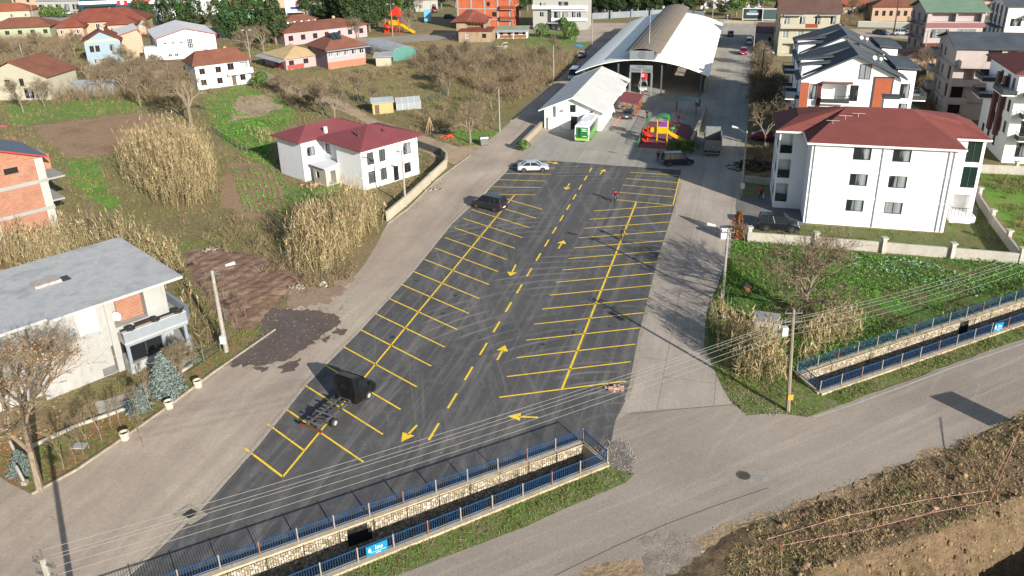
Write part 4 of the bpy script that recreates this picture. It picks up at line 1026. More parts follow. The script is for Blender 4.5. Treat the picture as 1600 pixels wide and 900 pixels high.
h.bx('side_wall', nm('hall_side_wall', [C(150,144,132,.7), C(176,168,152,.7)], 0.7), (-0.95,-0.8,3,HL,0,2.6))
h.bx('side_wall', nm('hall_side_wall', []), (-25.6,-25.45,8,HL,0,2.2))
h.bx('rear_wall', STEEL, (-25.6,-0.8,HL-.3,HL-.15,0,5.0))
m = MB(); m.tube((-12.3,6.0,9.1),(-12.3,6.0,15.2),0.05,0.02,6); m.build('lightning_rod', WHITEM, rf)
# green stall tables seen inside
# ---- white annex
AO = (15.2,126.5)
h = House('annex_building', 'low white building with pale grey gabled roof in front of the market hall', 'building', AO, HR)
h.walls(h.rect(-9.7,0,0,27), 0, 3.2, WHT, {0: [(4.5,5.6,0.05,2.3,'door')], 1: [(2,3,0.9,2.3,'white'),(4.6,5.6,0.9,2.3,'white'),(7.2,8.2,0.05,2.4,'wdoor'),(10,11,0.9,2.3,'white'),(14,15,0.9,2.3,'white'),(18,19,0.9,2.3,'white')]},
        gables=[[(-9.7,0,3.2),(0,0,3.2),(-4.85,0,5.35)], [(0,27,3.2),(-9.7,27,3.2),(-4.85,27,5.35)]])
h.bx('window', FD, (-5.3,-4.35,-0.05,0.02,3.0,4.25)); h.bx('pane', PDARK, (-5.2,-4.45,-0.06,0.0,3.1,4.15), parent=bpy.context.scene.objects[-1] if False else None)
ro = h.gable(-10.5,0.8,-0.9,27.6,3.25,2.35,tilem('pale_metal_tile', C(196,196,190,.85), C(212,212,206,.85), 5.5, rib='Y', amp=0.12, bd=0.02), 'y', 0.12, WHT)
h.bx('utility_cabinet', WHT, (-8.9,-7.0,-0.5,0,0,2.1)); h.bx('wall_lamp', FD, (-6.9,-6.4,-.25,0,3.1,3.25), (-1.9,-1.4,-.25,0,3.1,3.25))
h.bx('stove_pipe', GREY, (-7.95,-7.7,-.3,-.05,2.1,3.9))
cp = L2W(AO, HR, 0.9, 10.5)
t = thing('canopy', 'wine red canopy on wooden posts along the white annex', 'canopy', (*cp, 0), math.radians(HR))
m = MB(); m.slab([(0,0,2.75),(3.6,0,2.35),(3.6,8.2,2.35),(0,8.2,2.75)], 0.1); m.build('canopy_roof', DREDR, t, recalc=False)
WOOD = nm('varnished_wood', [C(140,84,48,.7), C(164,104,64,.7)], 2, stretch=(1,1,6))
for x, y in ((3.4,0.2),(3.4,2.9),(3.4,5.5),(3.4,8.0),(1.7,0.2),(1.7,8.0)):
    m = MB(); m.box(x-.09,x+.09,y-.09,y+.09,0,2.4); m.build('post', WOOD, t)
m = MB(); m.box(3.36,3.44,0.2,8.0,0.8,0.9); m.box(1.7,3.4,0.16,0.24,0.8,0.9); m.build('handrail', WOOD, t)
tb = L2W(AO, HR, 2.3, 12.2)
for k, (dx, dy) in enumerate(((0,0),(0.2,3.0))):
    tt = thing('wooden_table', ('front' if k == 0 else 'rear') + ' wooden table under the wine red canopy', 'table', (tb[0]+dx, tb[1]+dy, 0), math.radians(HR))
    m = MB(); m.box(-.6,.6,-.45,.45,.7,.76); m.build('tabletop', WOOD, tt)
    for sx in (-.5,.5):
        for sy in (-.35,.35): m = MB(); m.box(sx-.04,sx+.04,sy-.04,sy+.04,0,.7); m.build('leg', WOOD, tt)
# flagpole with red flag (white crescent and star)
fp = G(1000,163); t = thing('flagpole', 'white flagpole with a red flag in front of the hall gate', 'flagpole', fp)
m = MB(); m.tube((0,0,0),(0,0,6.6),.07,.04,8); m.build('pole', WHITEM, t)
RED = flat('flag_red', C(214,26,34,.6), 0.7)
m = MB()
for i in range(6):
    x0, x1 = i*.2, (i+1)*.2; y0, y1 = .12*math.sin(i*1.1), .12*math.sin((i+1)*1.1); d0, d1 = .22*i*.35, .22*(i+1)*.35
    m.slab([(x0,y0,6.2-d0),(x1,y1,6.2-d1),(x1,y1+.01,6.2-d1),(x0,y0+.01,6.2-d0)], 1.15)
fl = m.build('flag', RED, t, recalc=False)
m = MB()
for i in range(14):
    a, b = math.radians(40+i*20), math.radians(60+i*20)
    m.face([(.45+.24*math.cos(a),-.04,5.45+.24*math.sin(a)),(.45+.24*math.cos(b),-.04,5.45+.24*math.sin(b)),(.5+.17*math.cos(b),-.04,5.45+.17*math.sin(b)),(.5+.17*math.cos(a),-.04,5.45+.17*math.sin(a))])
for i in range(5):
    a = 2*math.pi*i/5+math.pi; m.face([(.75+.12*math.cos(a),-.05,5.45+.12*math.sin(a)),(.75+.05*math.cos(a+.9),-.05,5.45+.05*math.sin(a+.9)),(.75+.05*math.cos(a-.9),-.05,5.45+.05*math.sin(a-.9))])
m.build('crescent_and_star', WH, fl, recalc=False)

# ---- white house with wine red hip roofs
WO = U0 = (-19.6, 98.9)
h = House('family_house', 'white two storey house with wine red hipped roofs beside the left street', 'house', WO, 46)
h.walls(h.rect(0,9.6,0,5.6), 0, 5.6, WHT, {0: [(0.9,2.0,3.3,5.0,'shutter'),(2.9,4.0,3.3,5.0,'shutter'),(0.9,2.0,0.7,2.4,'shutter'),(2.9,4.0,0.7,2.4,'shutter'),(5.1,6.0,0.05,2.3,'door'),(4.9,6.4,2.9,5.2,'deep'),(7.0,8.4,3.3,5.0,'dark'),(7.0,8.2,0.7,2.4,'dark')]})
h.bx('wall', WHT, (0,0,0,0,0,0)) if False else None
h.walls(h.rect(0.6,9.6,5.6,9.6), 0, 5.55, WHG, {3: [(0.5,1.8,3.4,4.9,'dark'),(0.5,1.8,0.8,2.3,'dark')]}, name='rear_wing')
h.walls(h.rect(-2.9,8.0,9.6,15.8), 0, 5.5, WHG, {0: [(0.8,2.1,3.4,4.7,'dark')]}, name='rear_wing')
h.balcony(4.6,8.6,-1.1,0,2.75,WHT,1.0,('y1',),WHT,0.9)
m = MB(); z = 5.7
def hiproof(m, x0, x1, y0, y1, z, rise, t=.12):
    w = x1-x0; d = y1-y0
    if w >= d:
        a = (x0+d/2,(y0+y1)/2,z+rise); b = (x1-d/2,(y0+y1)/2,z+rise); m.slab([(x0,y0,z),(x1,y0,z),b,a],t); m.slab([(x1,y1,z),(x0,y1,z),a,b],t); m.slab([(x0,y1,z),(x0,y0,z),a],t); m.slab([(x1,y0,z),(x1,y1,z),b],t)
    else:
        a = ((x0+x1)/2,y0+w/2,z+rise); b = ((x0+x1)/2,y1-w/2,z+rise); m.slab([(x0,y0,z),(x1,y0,z),a],t); m.slab([(x1,y1,z),(x0,y1,z),b],t); m.slab([(x0,y1,z),(x0,y0,z),a,b],t); m.slab([(x1,y0,z),(x1,y1,z),b,a],t)
hiproof(m, -.6, 10.6, -.8, 10.0, z, 1.7)
rf = h.part('roof', m, DREDR, recalc=False)
m = MB(); hiproof(m, -3.5, 8.6, 9.2, 16.4, z-.02, 1.3); rf2 = h.part('roof', m, DREDR, recalc=False)
m = MB(); m.tube((2.0,3.0,6.3),(2.0,3.0,7.5),.12,.12,8); m.tube((5.5,2.0,6.3),(5.5,2.0,7.2),.1,.1,8); m.build('stove_pipe', FD, rf)
m = MB(); m.box(1.2,1.6,9.7,10.1,6,6.9); m.build('chimney', WHG, rf)
BRK = brickm('red_hollow_brick', C(184,114,86,.55), C(200,134,104,.55), C(190,172,150,.5))
h.walls([(-2.2,5.4),(0.0,5.4),(0.0,8.4),(-2.2,8.4)], 0, 2.6, plaster('patched_render', C(196,190,180,.6), C(214,208,196,.6), C(190,120,90,.6)), {0: [(0.5,1.6,0.1,2.0,'deep')], 3: [(0.6,1.4,.8,1.8,'void')]}, name='lean_to')
m = MB(); m.slab([(-2.5,5.1,2.65),(0.3,5.1,2.8),(0.3,8.7,2.8),(-2.5,8.7,2.65)],.1); h.part('lean_to_roof', m, WHG, recalc=False)

# ---- unfinished grey concrete house, lower left
CONCR = plaster('bare_concrete', C(172,171,166,.64), C(192,191,186,.64), C(140,134,124,.55))
SLAB = nm('cast_slab', [C(150,152,152,.98), C(168,168,166,.98), C(140,140,138,.98)], 0.35, fine=3, finea=0.1, bmp=0.1)
h = House('unfinished_house', 'unfinished grey concrete house with flat slab roof and tyres on its balcony wall', 'house', (-32.15,55.33), 46)
h.walls([(-5.6,0),(0.25,0),(0.25,1.0),(5.0,1.0),(5.0,10.5),(-5.6,10.5)], 0, 6.5, CONCR,
        {0: [(4.25,5.6,0.05,2.45,'deep')], 2: [(0.2,3.0,3.3,5.9,'deep'),(0.4,2.6,0.1,2.3,'void')], 3: [(1,2.2,3.8,5.2,'void')], 5: [(6,7.5,3.8,5.2,'void')]}, depth=0.25)
h.bx('panel', flat('white_board', (0.72,0.72,0.72), 0.6), (-0.95,0.0-.05,-0.06,-0.004,0,0)) if False else None
h.bx('white_board', flat('white_board', (0.72,0.72,0.72), 0.6), (-2.3,-0.85,-0.07,-0.004,4.2,6.2))
h.bx('pier', CONCR, (-0.2,0.28,-0.12,0.4,0,6.5)); h.bx('rear_room_brick', BRK, (1.2,4.2,1.9,2.0,3.3,6.2))
m = MB()
m.prism([(-6.6,-0.5),(-4.3,-0.5),(-4.3,-0.95),(5.9,-0.95),(5.9,12.0),(-15.0,12.0),(-15.0,-0.5)], 6.5, 6.72)
sl = h.part('roof_slab', m, SLAB)
h.walls([(-15.0+1.2,1.0),(-5.6,1.0),(-5.6,10.5),(-13.8,10.5)], 0, 6.5, CONCR, {0: [(2,3.4,3.6,5.2,'void')]}, name='left_wall')
m = MB(); m.box(-3.2,-1.2,5.6,6.9,6.72,6.95); m.build('stair_opening_planks', nm('weathered_planks',[C(150,132,118,.8),C(196,190,184,.8)],2.5,stretch=(1,6,1)), sl)
m = MB(); m.box(-1.15,-0.5,5.5,6.6,6.72,6.76); m.build('stair_opening', FD, sl)
# balcony block with grey-blue parapet
GB = plaster('grey_blue_render', C(128,136,142,.8), C(142,150,156,.8))
h.walls([(0.35,-1.3),(5.4,-1.3),(5.9,-0.4),(5.9,4.0),(5.0,4.0),(5.0,1.0),(0.35,1.0)], 0, 0.9, CONCR, {}, name='plinth')
h.bx('parapet', GB, (0.35,5.4,-1.35,-1.05,2.5,3.75)); m = MB(); m.beam((5.4,-1.2,2.5),(5.95,-0.4,2.5),.25,1.25); m.beam((5.95,-.4,2.5),(5.95,4.0,2.5),.25,1.25); h.part('parapet', m, GB)
m = MB(); m.prism([(0.3,-1.36),(5.45,-1.36),(6.08,-0.45),(6.08,4.0),(0.3,4.0)], 2.7, 2.9); h.part('balcony_slab', m, CONCR)
h.bx('coping_board', nm('light_coping',[C(200,196,186,.7),C(214,210,200,.7)],1), (0.3,5.45,-1.4,-1.0,3.75,3.8))
h.bx('dark_mat', flat('brown_mat', C(86,66,56,.6)), (1.6,2.9,-1.02,-0.6,3.76,3.83))
for x in (0.5,3.3,5.2): h.bx('pillar', GB, (x-.12,x+.12,-1.3,-1.06,0.9,2.5))
h.bx('pane', PDARK, (0.6,3.2,-1.12,-1.08,1.0,2.4)); h.bx('window_frame', FD, (0.62,3.18,-1.16,-1.13,1.0,1.08), (0.62,3.18,-1.16,-1.13,2.36,2.45), (1.85,1.93,-1.16,-1.13,1.08,2.36))
TYRE = flat('tyre_rubber', (0.02,0.02,0.02), 0.8)
def torus(mb, c, R_, r, n=16, k=8, axis='z', m=0):
    vs = []; fs = []
    for i in range(n):
        a = 2*math.pi*i/n
        for j in range(k):
            b = 2*math.pi*j/k; q = R_ + r*math.cos(b); p = (q*math.cos(a), q*math.sin(a), r*math.sin(b))
            if axis == 'x': p = (p[2], p[0], p[1])
            if axis == 'y': p = (p[0], p[2], p[1])
            vs.append((c[0]+p[0], c[1]+p[1], c[2]+p[2])); fs.append((i*k+j, ((i+1)%n)*k+j, ((i+1)%n)*k+(j+1)%k, i*k+(j+1)%k))
    mb.add(vs, fs, m)
for k, (x, lab) in enumerate(((1.0,'leftmost of three black tyres on the balcony wall of the grey house'),(3.0,'middle of three black tyres on the balcony wall of the grey house'),(4.9,'rightmost of three black tyres on the balcony wall of the grey house'))):
    p = L2W((-32.15,55.33), 46, x, -1.2); m = MB(); torus(m, (0,0,.1), .27, .1)
    tag(m.build('tyre', TYRE, None, (p[0],p[1],3.8), smooth=True), lab, 'tyre', 'tyres on the balcony wall')
p = L2W((-32.15,55.33), 46, 1.0, 1.6)
m = MB(); m.ball((0,0,0), .42, 1, .18, 1, 14, 8); tag(m.build('satellite_dish', WH, None, (p[0],p[1],4.0), smooth=True), 'white dish leaning inside the open upper room of the grey house', 'dish')
# low garden wall and paved apron in front of it
# ---- unfinished brick house, far left
PB = (-53.3,86.1)
h = House('brick_house', 'unfinished brick house with concrete frame and blue solar roofs at the left edge', 'house', PB, 46)
BFR = plaster('frame_concrete', C(200,194,182,.6), C(216,210,198,.6))
CS = plaster('slab_concrete', C(170,168,162,.6), C(184,182,176,.6))
h.walls(h.rect(-13,0,0,9), 0, 9.4, BRK, {0: [(9.0,10.4,8.2,8.9,'void'),(3,5,0.5,2.2,'void'),(4,5.4,4.6,6.0,'void')], 1: [(2.5,4,4.6,6.0,'void')]}, gables=[[(-13,0,9.4),(0,0,9.4),(-5,0,11.4)],[(0,9,9.4),(-13,9,9.4),(-5,9,11.4)]])
for z in (3.2,6.5): h.bx('floor_slab', CS, (-13.1,0.12,-0.12,9.1,z,z+.45)); 
h.bx('balcony_slab', CS, (0.12,1.9,2.0,9.0,3.4,3.6)); h.bx('balcony_slab', CS, (0.12,1.9,-0.1,9.0,6.65,6.85))
for x in (-.45,-6.2,-12.6): h.bx('column', BFR, (x-.4,x+.45,-0.16,0.4,0,3.2), (x-.4,x+.45,-0.16,0.4,3.65,6.5), (x-.4,x+.45,-0.16,0.4,6.95,9.4))
PVR = tilem('solar_blue_roof', C(52,66,96,.8), C(66,82,116,.8), 0.8, rib='X', amp=0.4, rough=0.4)
REDF = flat('red_fascia', C(176,56,46,.7))
h.gable(-13.5,0.5,-.6,9.4,9.5,2.1,PVR,'y',0.12,REDF,off=.6)
h.walls(h.rect(-9,-2.6,5,11), 9.4, 12.6, BRK, {}, name='tower_room'); h.gable(-9.6,-1.6,4.4,11.6,12.7,1.0,PVR,'y',.1,REDF)
h.walls(h.rect(0.1,1.8,4.0,7.5), 6.85, 8.6, BRK, {}, name='parapet')
# ------------------------------------------------------------ houses farther back
def row(L, n, w, h_, zs, style='dark', m0=0.8, m1=None):
    m1 = m0 if m1 is None else m1; out = []
    for z in zs:
        for i in range(n):
            c = m0 + w / 2 + (L - m0 - m1 - w) * (i / (n - 1) if n > 1 else 0.5); out.append((c - w / 2, c + w / 2, z, z + h_, style))
    return out
TILE = tilem('brown_tile', C(112,72,58,.85), C(134,88,70,.85), 3.0, amp=0.25)
TILER = tilem('red_tile', C(118,64,52,.8), C(138,80,64,.8), 3.0, amp=0.3)
TILEO = tilem('orange_tile', C(140,80,60,.8), C(158,96,72,.8), 3.0, amp=0.25)
def pl(name, c, k=.46): return plaster(name, C(*c, k))
CREAM = pl('cream_render', (222,216,190)); PINK = pl('pink_render', (222,196,196)); PEACH = pl('peach_render', (232,200,170)); BLUEW = pl('pale_blue_render', (182,206,218))
GREENW = pl('pale_green_render', (204,216,180)); ORG = pl('rust_render', (176,92,64)); MAUVE = pl('mauve_render', (164,140,148))
GSHEET = tilem('grey_sheet', C(150,156,160,.8), C(176,180,182,.8), 1.6, rib='X', amp=0.1)
def far(name, label, cat, loc, rz, L, D, H, wm, roof, rise, rm, ops={}, ov=0.6, axis='x', k=1.0, off=.5, fascia=None, name2='wall'):
    h = House(name, label, cat, loc, rz); g = []
    if roof == 'gable':
        if axis == 'y': g = [[(0,0,H),(L,0,H),(L*off,0,H+rise*.93)], [(L,D,H),(0,D,H),(L*off,D,H+rise*.93)]]
        else: g = [[(L,0,H),(L,D,H),(L,D*off,H+rise*.93)], [(0,D,H),(0,0,H),(0,D*off,H+rise*.93)]]
    h.walls(h.rect(0,L,0,D), 0, H, wm, ops, gables=g, top=not g)
    if roof == 'gable': h.rf = h.gable(-ov,L+ov,-ov,D+ov,H+.1,rise,rm,axis,0.14,fascia,off)
    elif roof == 'hip': h.rf = h.hip(-ov,L+ov,-ov,D+ov,H+.12,rise,rm,k=k)
    elif roof == 'flat':
        m = MB(); m.box(-ov,L+ov,-ov,D+ov,H,H+.2); h.rf = m.build('roof', rm, h.t)
    elif roof == 'shed':
        m = MB(); m.slab([(-ov,-ov,H+.1),(L+ov,-ov,H+.1),(L+ov,D+ov,H+.1+rise),(-ov,D+ov,H+.1+rise)],.12); h.rf = m.build('roof', rm, h.t, recalc=False)
    return h
def U2(x, y, z=0): p = G(x, y, z); return (p.x, p.y)
def chim(h, x, y, z, hh=1.2, w=.6, m=None):
    h.bx('chimney', m or PEACH, (x-w/2,x+w/2,y-w/2,y+w/2,z,z+hh), parent=h.rf)
h = far('farm_house','white house with brown tiled roof and balcony beside the lawn','house',(-66.9,168.3),34,11.6,8,5.2,plaster('bluish_white',(0.55,.58,.60)),'hip',2.4,TILE,
    {0: row(6.2,2,1.2,1.3,(3.2,.8),'brown',.8)+[(6.8,8.2,2.8,4.9,'brown'),(9.6,11.2,2.8,4.9,'deep'),(7.4,8.3,.05,2.1,'wood'),(9.2,10.4,.9,2.1,'brown')]},k=.45)
h.balcony(6.4,11.8,-1.4,0,2.7,WHT,1.0,('y1',),WHT,.8); chim(h,4,4.4,7,.9); chim(h,8,4.6,7,.9)
h = far('workshop','long white building with pale low gabled roof edged in red','building',(-88.0,200.5),28,14,20,6.6,WHT,'gable',2.0,tilem('pale_roof_sheet',C(206,206,206,.8),C(218,218,216,.8),1.2,rib='X',amp=.05),
    {0: [(1.3,2.2,5.0,5.6,'white'),(3.2,4.1,5.0,5.6,'white'),(5.2,6.1,5.0,5.6,'white'),(7.0,8.4,3.6,6.0,'grid'),(2.0,3.0,1.9,2.7,'white'),(3.6,4.5,1.9,2.7,'white')], 3: row(20,4,1.6,1.4,(3.8,.9),'dark')},.5,'y',fascia=flat('red_edge',C(156,72,62,.7)))
h.walls(h.rect(-3.2,0.0,-0.2,6), 0, 4.4, WHG, {3: [(2,3.6,1,2.4,'dark')]}, name='terrace_block'); h.bx('terrace_wall', WHT, (-3.3,.05,-.3,-.1,0,4.7))
h = far('village_house','rust and peach house with pale red edged roof left of the white workshop','house',U2(183,97),28,7,13,6.2,PEACH,'gable',1.8,MATS['pale_roof_sheet'],{3: row(13,3,1.2,1.4,(3.4,.8),'white')},.5,'y',off=.85,fascia=flat('red_edge',()) )
h.bx('side_cladding', ORG, (-.04,-.003,0,13,0,6.2)); h.balcony(-1.3,-.04,1,6,2.9,WHT,1.0,('x1',),FD)
h = far('village_house','pale blue house with brown tiled gable roof and chimney','house',(-106.4,200.6),24,8.2,9.5,6.1,BLUEW,'gable',2.6,TILER,{0:[(1.0,2.0,3.6,5.2,'brown'),(2.3,3.3,3.6,5.2,'brown'),(5.6,6.6,3.6,5.2,'dark'),(1.4,2.4,.7,2.0,'white'),(3.2,4.2,.7,2.0,'white')],3: row(9.5,2,1.2,1.4,(3.4,.7),'white')},.7,'y')
h.bx('gable_board', CREAM, (0.3,7.9,-.04,-.003,6.0,6.6)); chim(h,4.5,3.2,8,1.4,.9)
h = far('cream_house','cream gabled house with arched window behind bare trees at the left edge','house',(-109.5,163.0),-5,14.5,10,4.7,CREAM,'gable',3.3,TILE,{0:[(2,3.6,.9,2.2,'white'),(8.8,11.0,.3,2.6,'white'),(8.0,8.9,3.6,5.2,'brown') if False else (5.2,6.4,2.9,4.3,'brown'),(8.4,9.4,2.9,4.5,'brown')]},.5,'y')
h = far('village_house','pink house with brown hipped roof carrying solar panels','house',(-43.2,189.3),38,10.2,10.5,4.7,PINK,'hip',3.0,TILE,{0: row(10.2,5,1.3,1.3,(2.8,),'white',.3)+[(4,5,.05,1.8,'wdoor')],3:row(10.5,2,1.2,1.2,(2.8,),'brown')},.7)
h.bx('lower_band', pl('orange_pink_render',(226,150,120)), (0,10.2,-.03,-.003,0.1,1.6)); h.bx('eave_strip', GSHEET, (-.7,10.9,-1.6,-.6,4.4,4.5)); h.bx('side_wall', MAUVE, (-.03,-.003,0,10.5,0,4.7))
for x in (2.9,4.2):
    m = MB(); m.slab([(x,2.0,6.62),(x+1.1,2.0,6.62),(x+1.1,3.9,7.9),(x,3.9,7.9)],.1); m.build('solar_panel', flat('solar_panel',C(50,66,78,.6),.25), h.rf, recalc=False)
m = MB(); m.tube((2.9,4.1,8.2),(5.3,4.1,8.2),.25,.25,10); m.build('water_tank', WHITEM, h.rf)
STRAW = tilem('weathered_straw_roof', C(176,152,112,.85), C(196,172,130,.85), 3, amp=.15)
h = far('garden_cottage','low pink cottage with straw coloured hipped roof and pale awning','cottage',U2(448,110),40,10.5,12,2.7,PINK,'hip',1.9,STRAW,{0: row(10.5,3,1.3,1.2,(1,),'brown')},.6)
m = MB(); m.slab([(-2.2,-1.2,2.3),(-.3,-1.2,2.7),(-.3,13,2.7),(-2.2,13,2.3)],.08); m.build('awning', GSHEET, h.t, recalc=False); h.bx('red_panels', pl('faded_red_render',(198,104,96)), (0.3,4.6,-.05,-.003,.1,1.1),(-.04,-.003,1,6,.1,1.3))
h = far('school_building','long pale pink building with flat brown hipped roof in front of the pines','building',U2(446,72),36,26,12,3.7,PINK,'hip',1.8,TILE,{0: row(26,7,1.4,1.5,(1.2,),'brown',1.2)},.8)
h.walls([(4,7.0),(13,7.0),(13,12.5),(4,12.5)],3.8,6.0,WHT,{0:row(9,4,1.6,.7,(5.0,),'dark',.4)},name='raised_hall'); m=MB(); hiproof(m,3.4,13.6,6.4,13,6.05,1.3); m.build('raised_roof', TILE, h.rf, recalc=False); chim(h,19,8,4.5,1.6,.8)
# polytunnel style store
gx = U2(614,96); h = House('storage_tunnel','long grey curved roof storage shed with teal end','shed',gx,0); gl = U2(577,84)
an = math.degrees(math.atan2(gx[1]-gl[1], gx[0]-gl[0])); h.t.rotation_euler = (0,0,math.radians(an))
L_ = math.hypot(gx[0]-gl[0], gx[1]-gl[1]); h.walls(h.rect(-L_-3,0,0,6.5),0,1.9,GSHEET); m = MB()
for i in range(10):
    a, b = math.pi*i/10, math.pi*(i+1)/10; f = lambda t: (3.25-3.5*math.cos(t), 1.9+1.5*math.sin(t))
    m.slab([(-L_-3.2,f(a)[0],f(a)[1]),(.3,f(a)[0],f(a)[1]),(.3,f(b)[0],f(b)[1]),(-L_-3.2,f(b)[0],f(b)[1])],.06)
m.build('roof', GSHEET, h.t, recalc=False); TEAL = flat('teal_sheet',C(86,148,134,.6)); m = MB(); m.extr([(0,0)]+[(3.25-3.25*math.cos(math.pi*i/10),1.9+1.4*math.sin(math.pi*i/10)) for i in range(11)]+[(6.5,0)],'x',0.01,0.08); m.build('end_wall', TEAL, h.t)
h = far('garden_shed','small cream shed with grey lean-to roof below the pink house','shed',U2(588,104),5,3.6,3.4,2.3,CREAM,'shed',.5,GSHEET,{})
h = far('garden_shed','small yellow shed with grey tin roof beside the dirt lane','shed',U2(583,179),15,3.8,3.2,2.1,pl('yellow_boards',(214,200,140)),'gable',.6,GSHEET,{0:[(.4,1.2,.05,1.7,'wood')]},.25)
gp_ = U2(620,173); t = thing('greenhouse','small grey plastic covered greenhouse beside the yellow shed','greenhouse',(*gp_,0),math.radians(16))
PLAS = flat('greenhouse_film', C(150,156,158,.8), .35)
m = MB(); m.extr([(0,0),(2.6,0),(2.6,1.3),(1.3,2.2),(0,1.3)],'x',0,4.6); m.build('cover', PLAS, t)
m = MB()
for x in (0,1.15,2.3,3.45,4.6):
    for a,b in (((0,0),(0,1.3)),((0,1.3),(1.3,2.2)),((1.3,2.2),(2.6,1.3)),((2.6,1.3),(2.6,0))): m.tube((x,a[0],a[1]),(x,b[0],b[1]),.04,.04,4)
m.build('frame', WHITEM, t); m = MB(); m.box(-.06,-.01,.9,1.7,0,1.5); m.build('door', FD, t)
# ruin
h = far('ruined_house','half collapsed old house with broken red tiles and bare walls','ruin',U2(717,66),-10,9.5,6,2.9,plaster('old_plaster',C(196,178,150,.6),C(170,140,112,.6),C(150,100,76,.6)),'shed',.6,TILER,{0:[(6.8,8.0,1.2,2.4,'void'),(2,3,1,2.2,'white')]},.1)
h.walls(h.rect(-1.5,7,4,12),0,5.2,plaster('old_plaster',()) ,{0:[(3,8,3.4,4.9,'deep')]},name='rear_block'); m = MB(); m.slab([(-3,3.2,5.3),(2,2.6,5.6),(3,8,8.2),(1,8.5,8.2)],.2); m.slab([(2,2.6,5.6),(7.8,3.4,5.0),(7.6,8,6),(3,8,8.2)],.2); m.slab([(1,8.5,8.2),(3,8,8.2),(7.8,12,5.3),(-3,12.6,5.3)],.2); m.slab([(-3,12.6,5.3),(-3,3.2,5.3),(1,8.5,8.2)],.2); m.build('broken_roof', TILER, h.t, recalc=False)
m = MB(); 
for i in range(6): m.beam((2.2+i*.9,3.0,5.0-.1*i),(3.2+i*.6,5.6,6.4-.25*i),.12,.12)
m.build('rafters', nm('grey_timber',[C(130,116,100,.7),C(170,156,140,.7)],1), h.t)
# orange brick block
h = far('brick_block','unfinished three storey block of orange brick with concrete frame','apartment block',U2(716,46),-13,17,13,9.6,brickm('orange_hollow_brick',C(206,104,66,.62),C(216,118,80,.62),C(206,104,66,.5)),'gable',2.2,GSHEET,{0:[(11.2,12.6,4.0,5.4,'void'),(5.2,6.6,1,2.3,'void'),(9.5,10.6,7.2,8.4,'void')],1:row(13,3,1.3,1.3,(1,4,7),'void')},.8)
for z in (3.0,6.2): h.bx('floor_slab', CS, (-.1,17.1,-.14,13.1,z,z+.35))
for x in (-.1,4.3,8.6,12.8,16.6): h.bx('column', CS, (x,x+.5,-.17,.3,0,3.0),(x,x+.5,-.17,.3,3.35,6.2),(x,x+.5,-.17,.3,6.55,9.6))
h.balcony(14,18.5,-1.2,0,6.4,CS,1.0,('y1',),ORG,.9); h.balcony(14,18.5,-1.2,0,3.2,CS,1.0,('y1',),ORG,.9)
# white and grey house
h = far('apartment_house','grey and white three storey house with glazed porch behind the vegetable plots','apartment house',U2(833,46),-12,17,11,9.4,plaster('light_grey_render',C(196,194,184,.55)),'flat',.2,CS,{0:[(2,3.6,3.8,5.4,'white'),(6.6,8.4,3.5,5.4,'dark'),(9,11,3.6,5.4,'white'),(12,15,3.6,5.4,'white'),(2,4,6.9,8.2,'white'),(8,11,6.8,8.4,'dark'),(8,9.5,.6,2.2,'dark')]},.3)
h.bx('white_bay', WHT, (5.8,16.9,-.5,-.003,2.7,3.5),(5.8,16.9,-.5,-.003,5.6,6.6)); h.bx('porch_roof', GSHEET, (5.0,10.2,-3,-.5,2.2,2.35)); h.bx('dark_wall_strip', FD, (4.6,5.8,-.06,-.003,0.2,6));  # last box: thin anthracite strip on the front wall beside the bay
h.balcony(0,17,-1.3,0,6.5,WHT,1.0,('y1',),WHT,.6)
h = far('garden_hut','white and brown garden hut with grey green tin roof','hut',U2(779,60),-5,8.5,5,2.3,WHT,'gable',.9,tilem('green_grey_tin',C(120,130,106,.8),C(140,148,124,.8),1.5,rib='X',amp=.1),{0:row(8.5,4,.9,1,(1,),'brown',.5)},.5)
h.bx('porch_post', WHT, (-.1,.05,-1.6,-1.45,0,2.1),(4.4,4.55,-1.6,-1.45,0,2.1)); m=MB(); m.slab([(-.5,-2,2.1),(9,-2,2.1),(9,-.4,2.45),(-.5,-.4,2.45)],.08); m.build('porch_roof', GSHEET, h.t, recalc=False); h.bx('wood_panel', WOOD, (.3,8.2,-.05,-.003,.1,.95))
# right-hand background
h = far('apartment_house','cream terraced house with brown roof and balconies above the hall street','apartment house',(65.9,193.2),-12,13.5,10,10.2,CREAM,'gable',2.8,tilem('dark_brown_roof',C(92,70,64,.8),C(106,82,74,.8),2,amp=.1),{0:row(13.5,4,1.4,2.0,(7.5,4.2),'white',.8)+[(1,4.2,.4,3,'deep')],3:row(10,2,1.3,1.4,(7.6,4.4,1.2),'dark')},.6)
h.balcony(.0,13.5,-1.6,0,6.9,CREAM,1.0,('y1',),CREAM,.9); h.balcony(5,13.5,-1.4,0,3.7,CREAM,1.0,('y1',),CREAM,.7); h.bx('awning', GSHEET, (.6,5,-1.2,0,9.7,9.85),(8.6,13,-1.2,0,9.7,9.85)); h.bx('red_parapet', ORG, (5.6,8.4,-1.68,-1.62,7.0,7.9))
h = far('village_house','peach bungalow with brown tiled roof behind the white roadside wall','house',U2(1361,33),-13,13,8,4.4,PEACH,'hip',2.0,TILE,{0:row(13,6,1,1.6,(1.6,),'brown',.8)},.6)
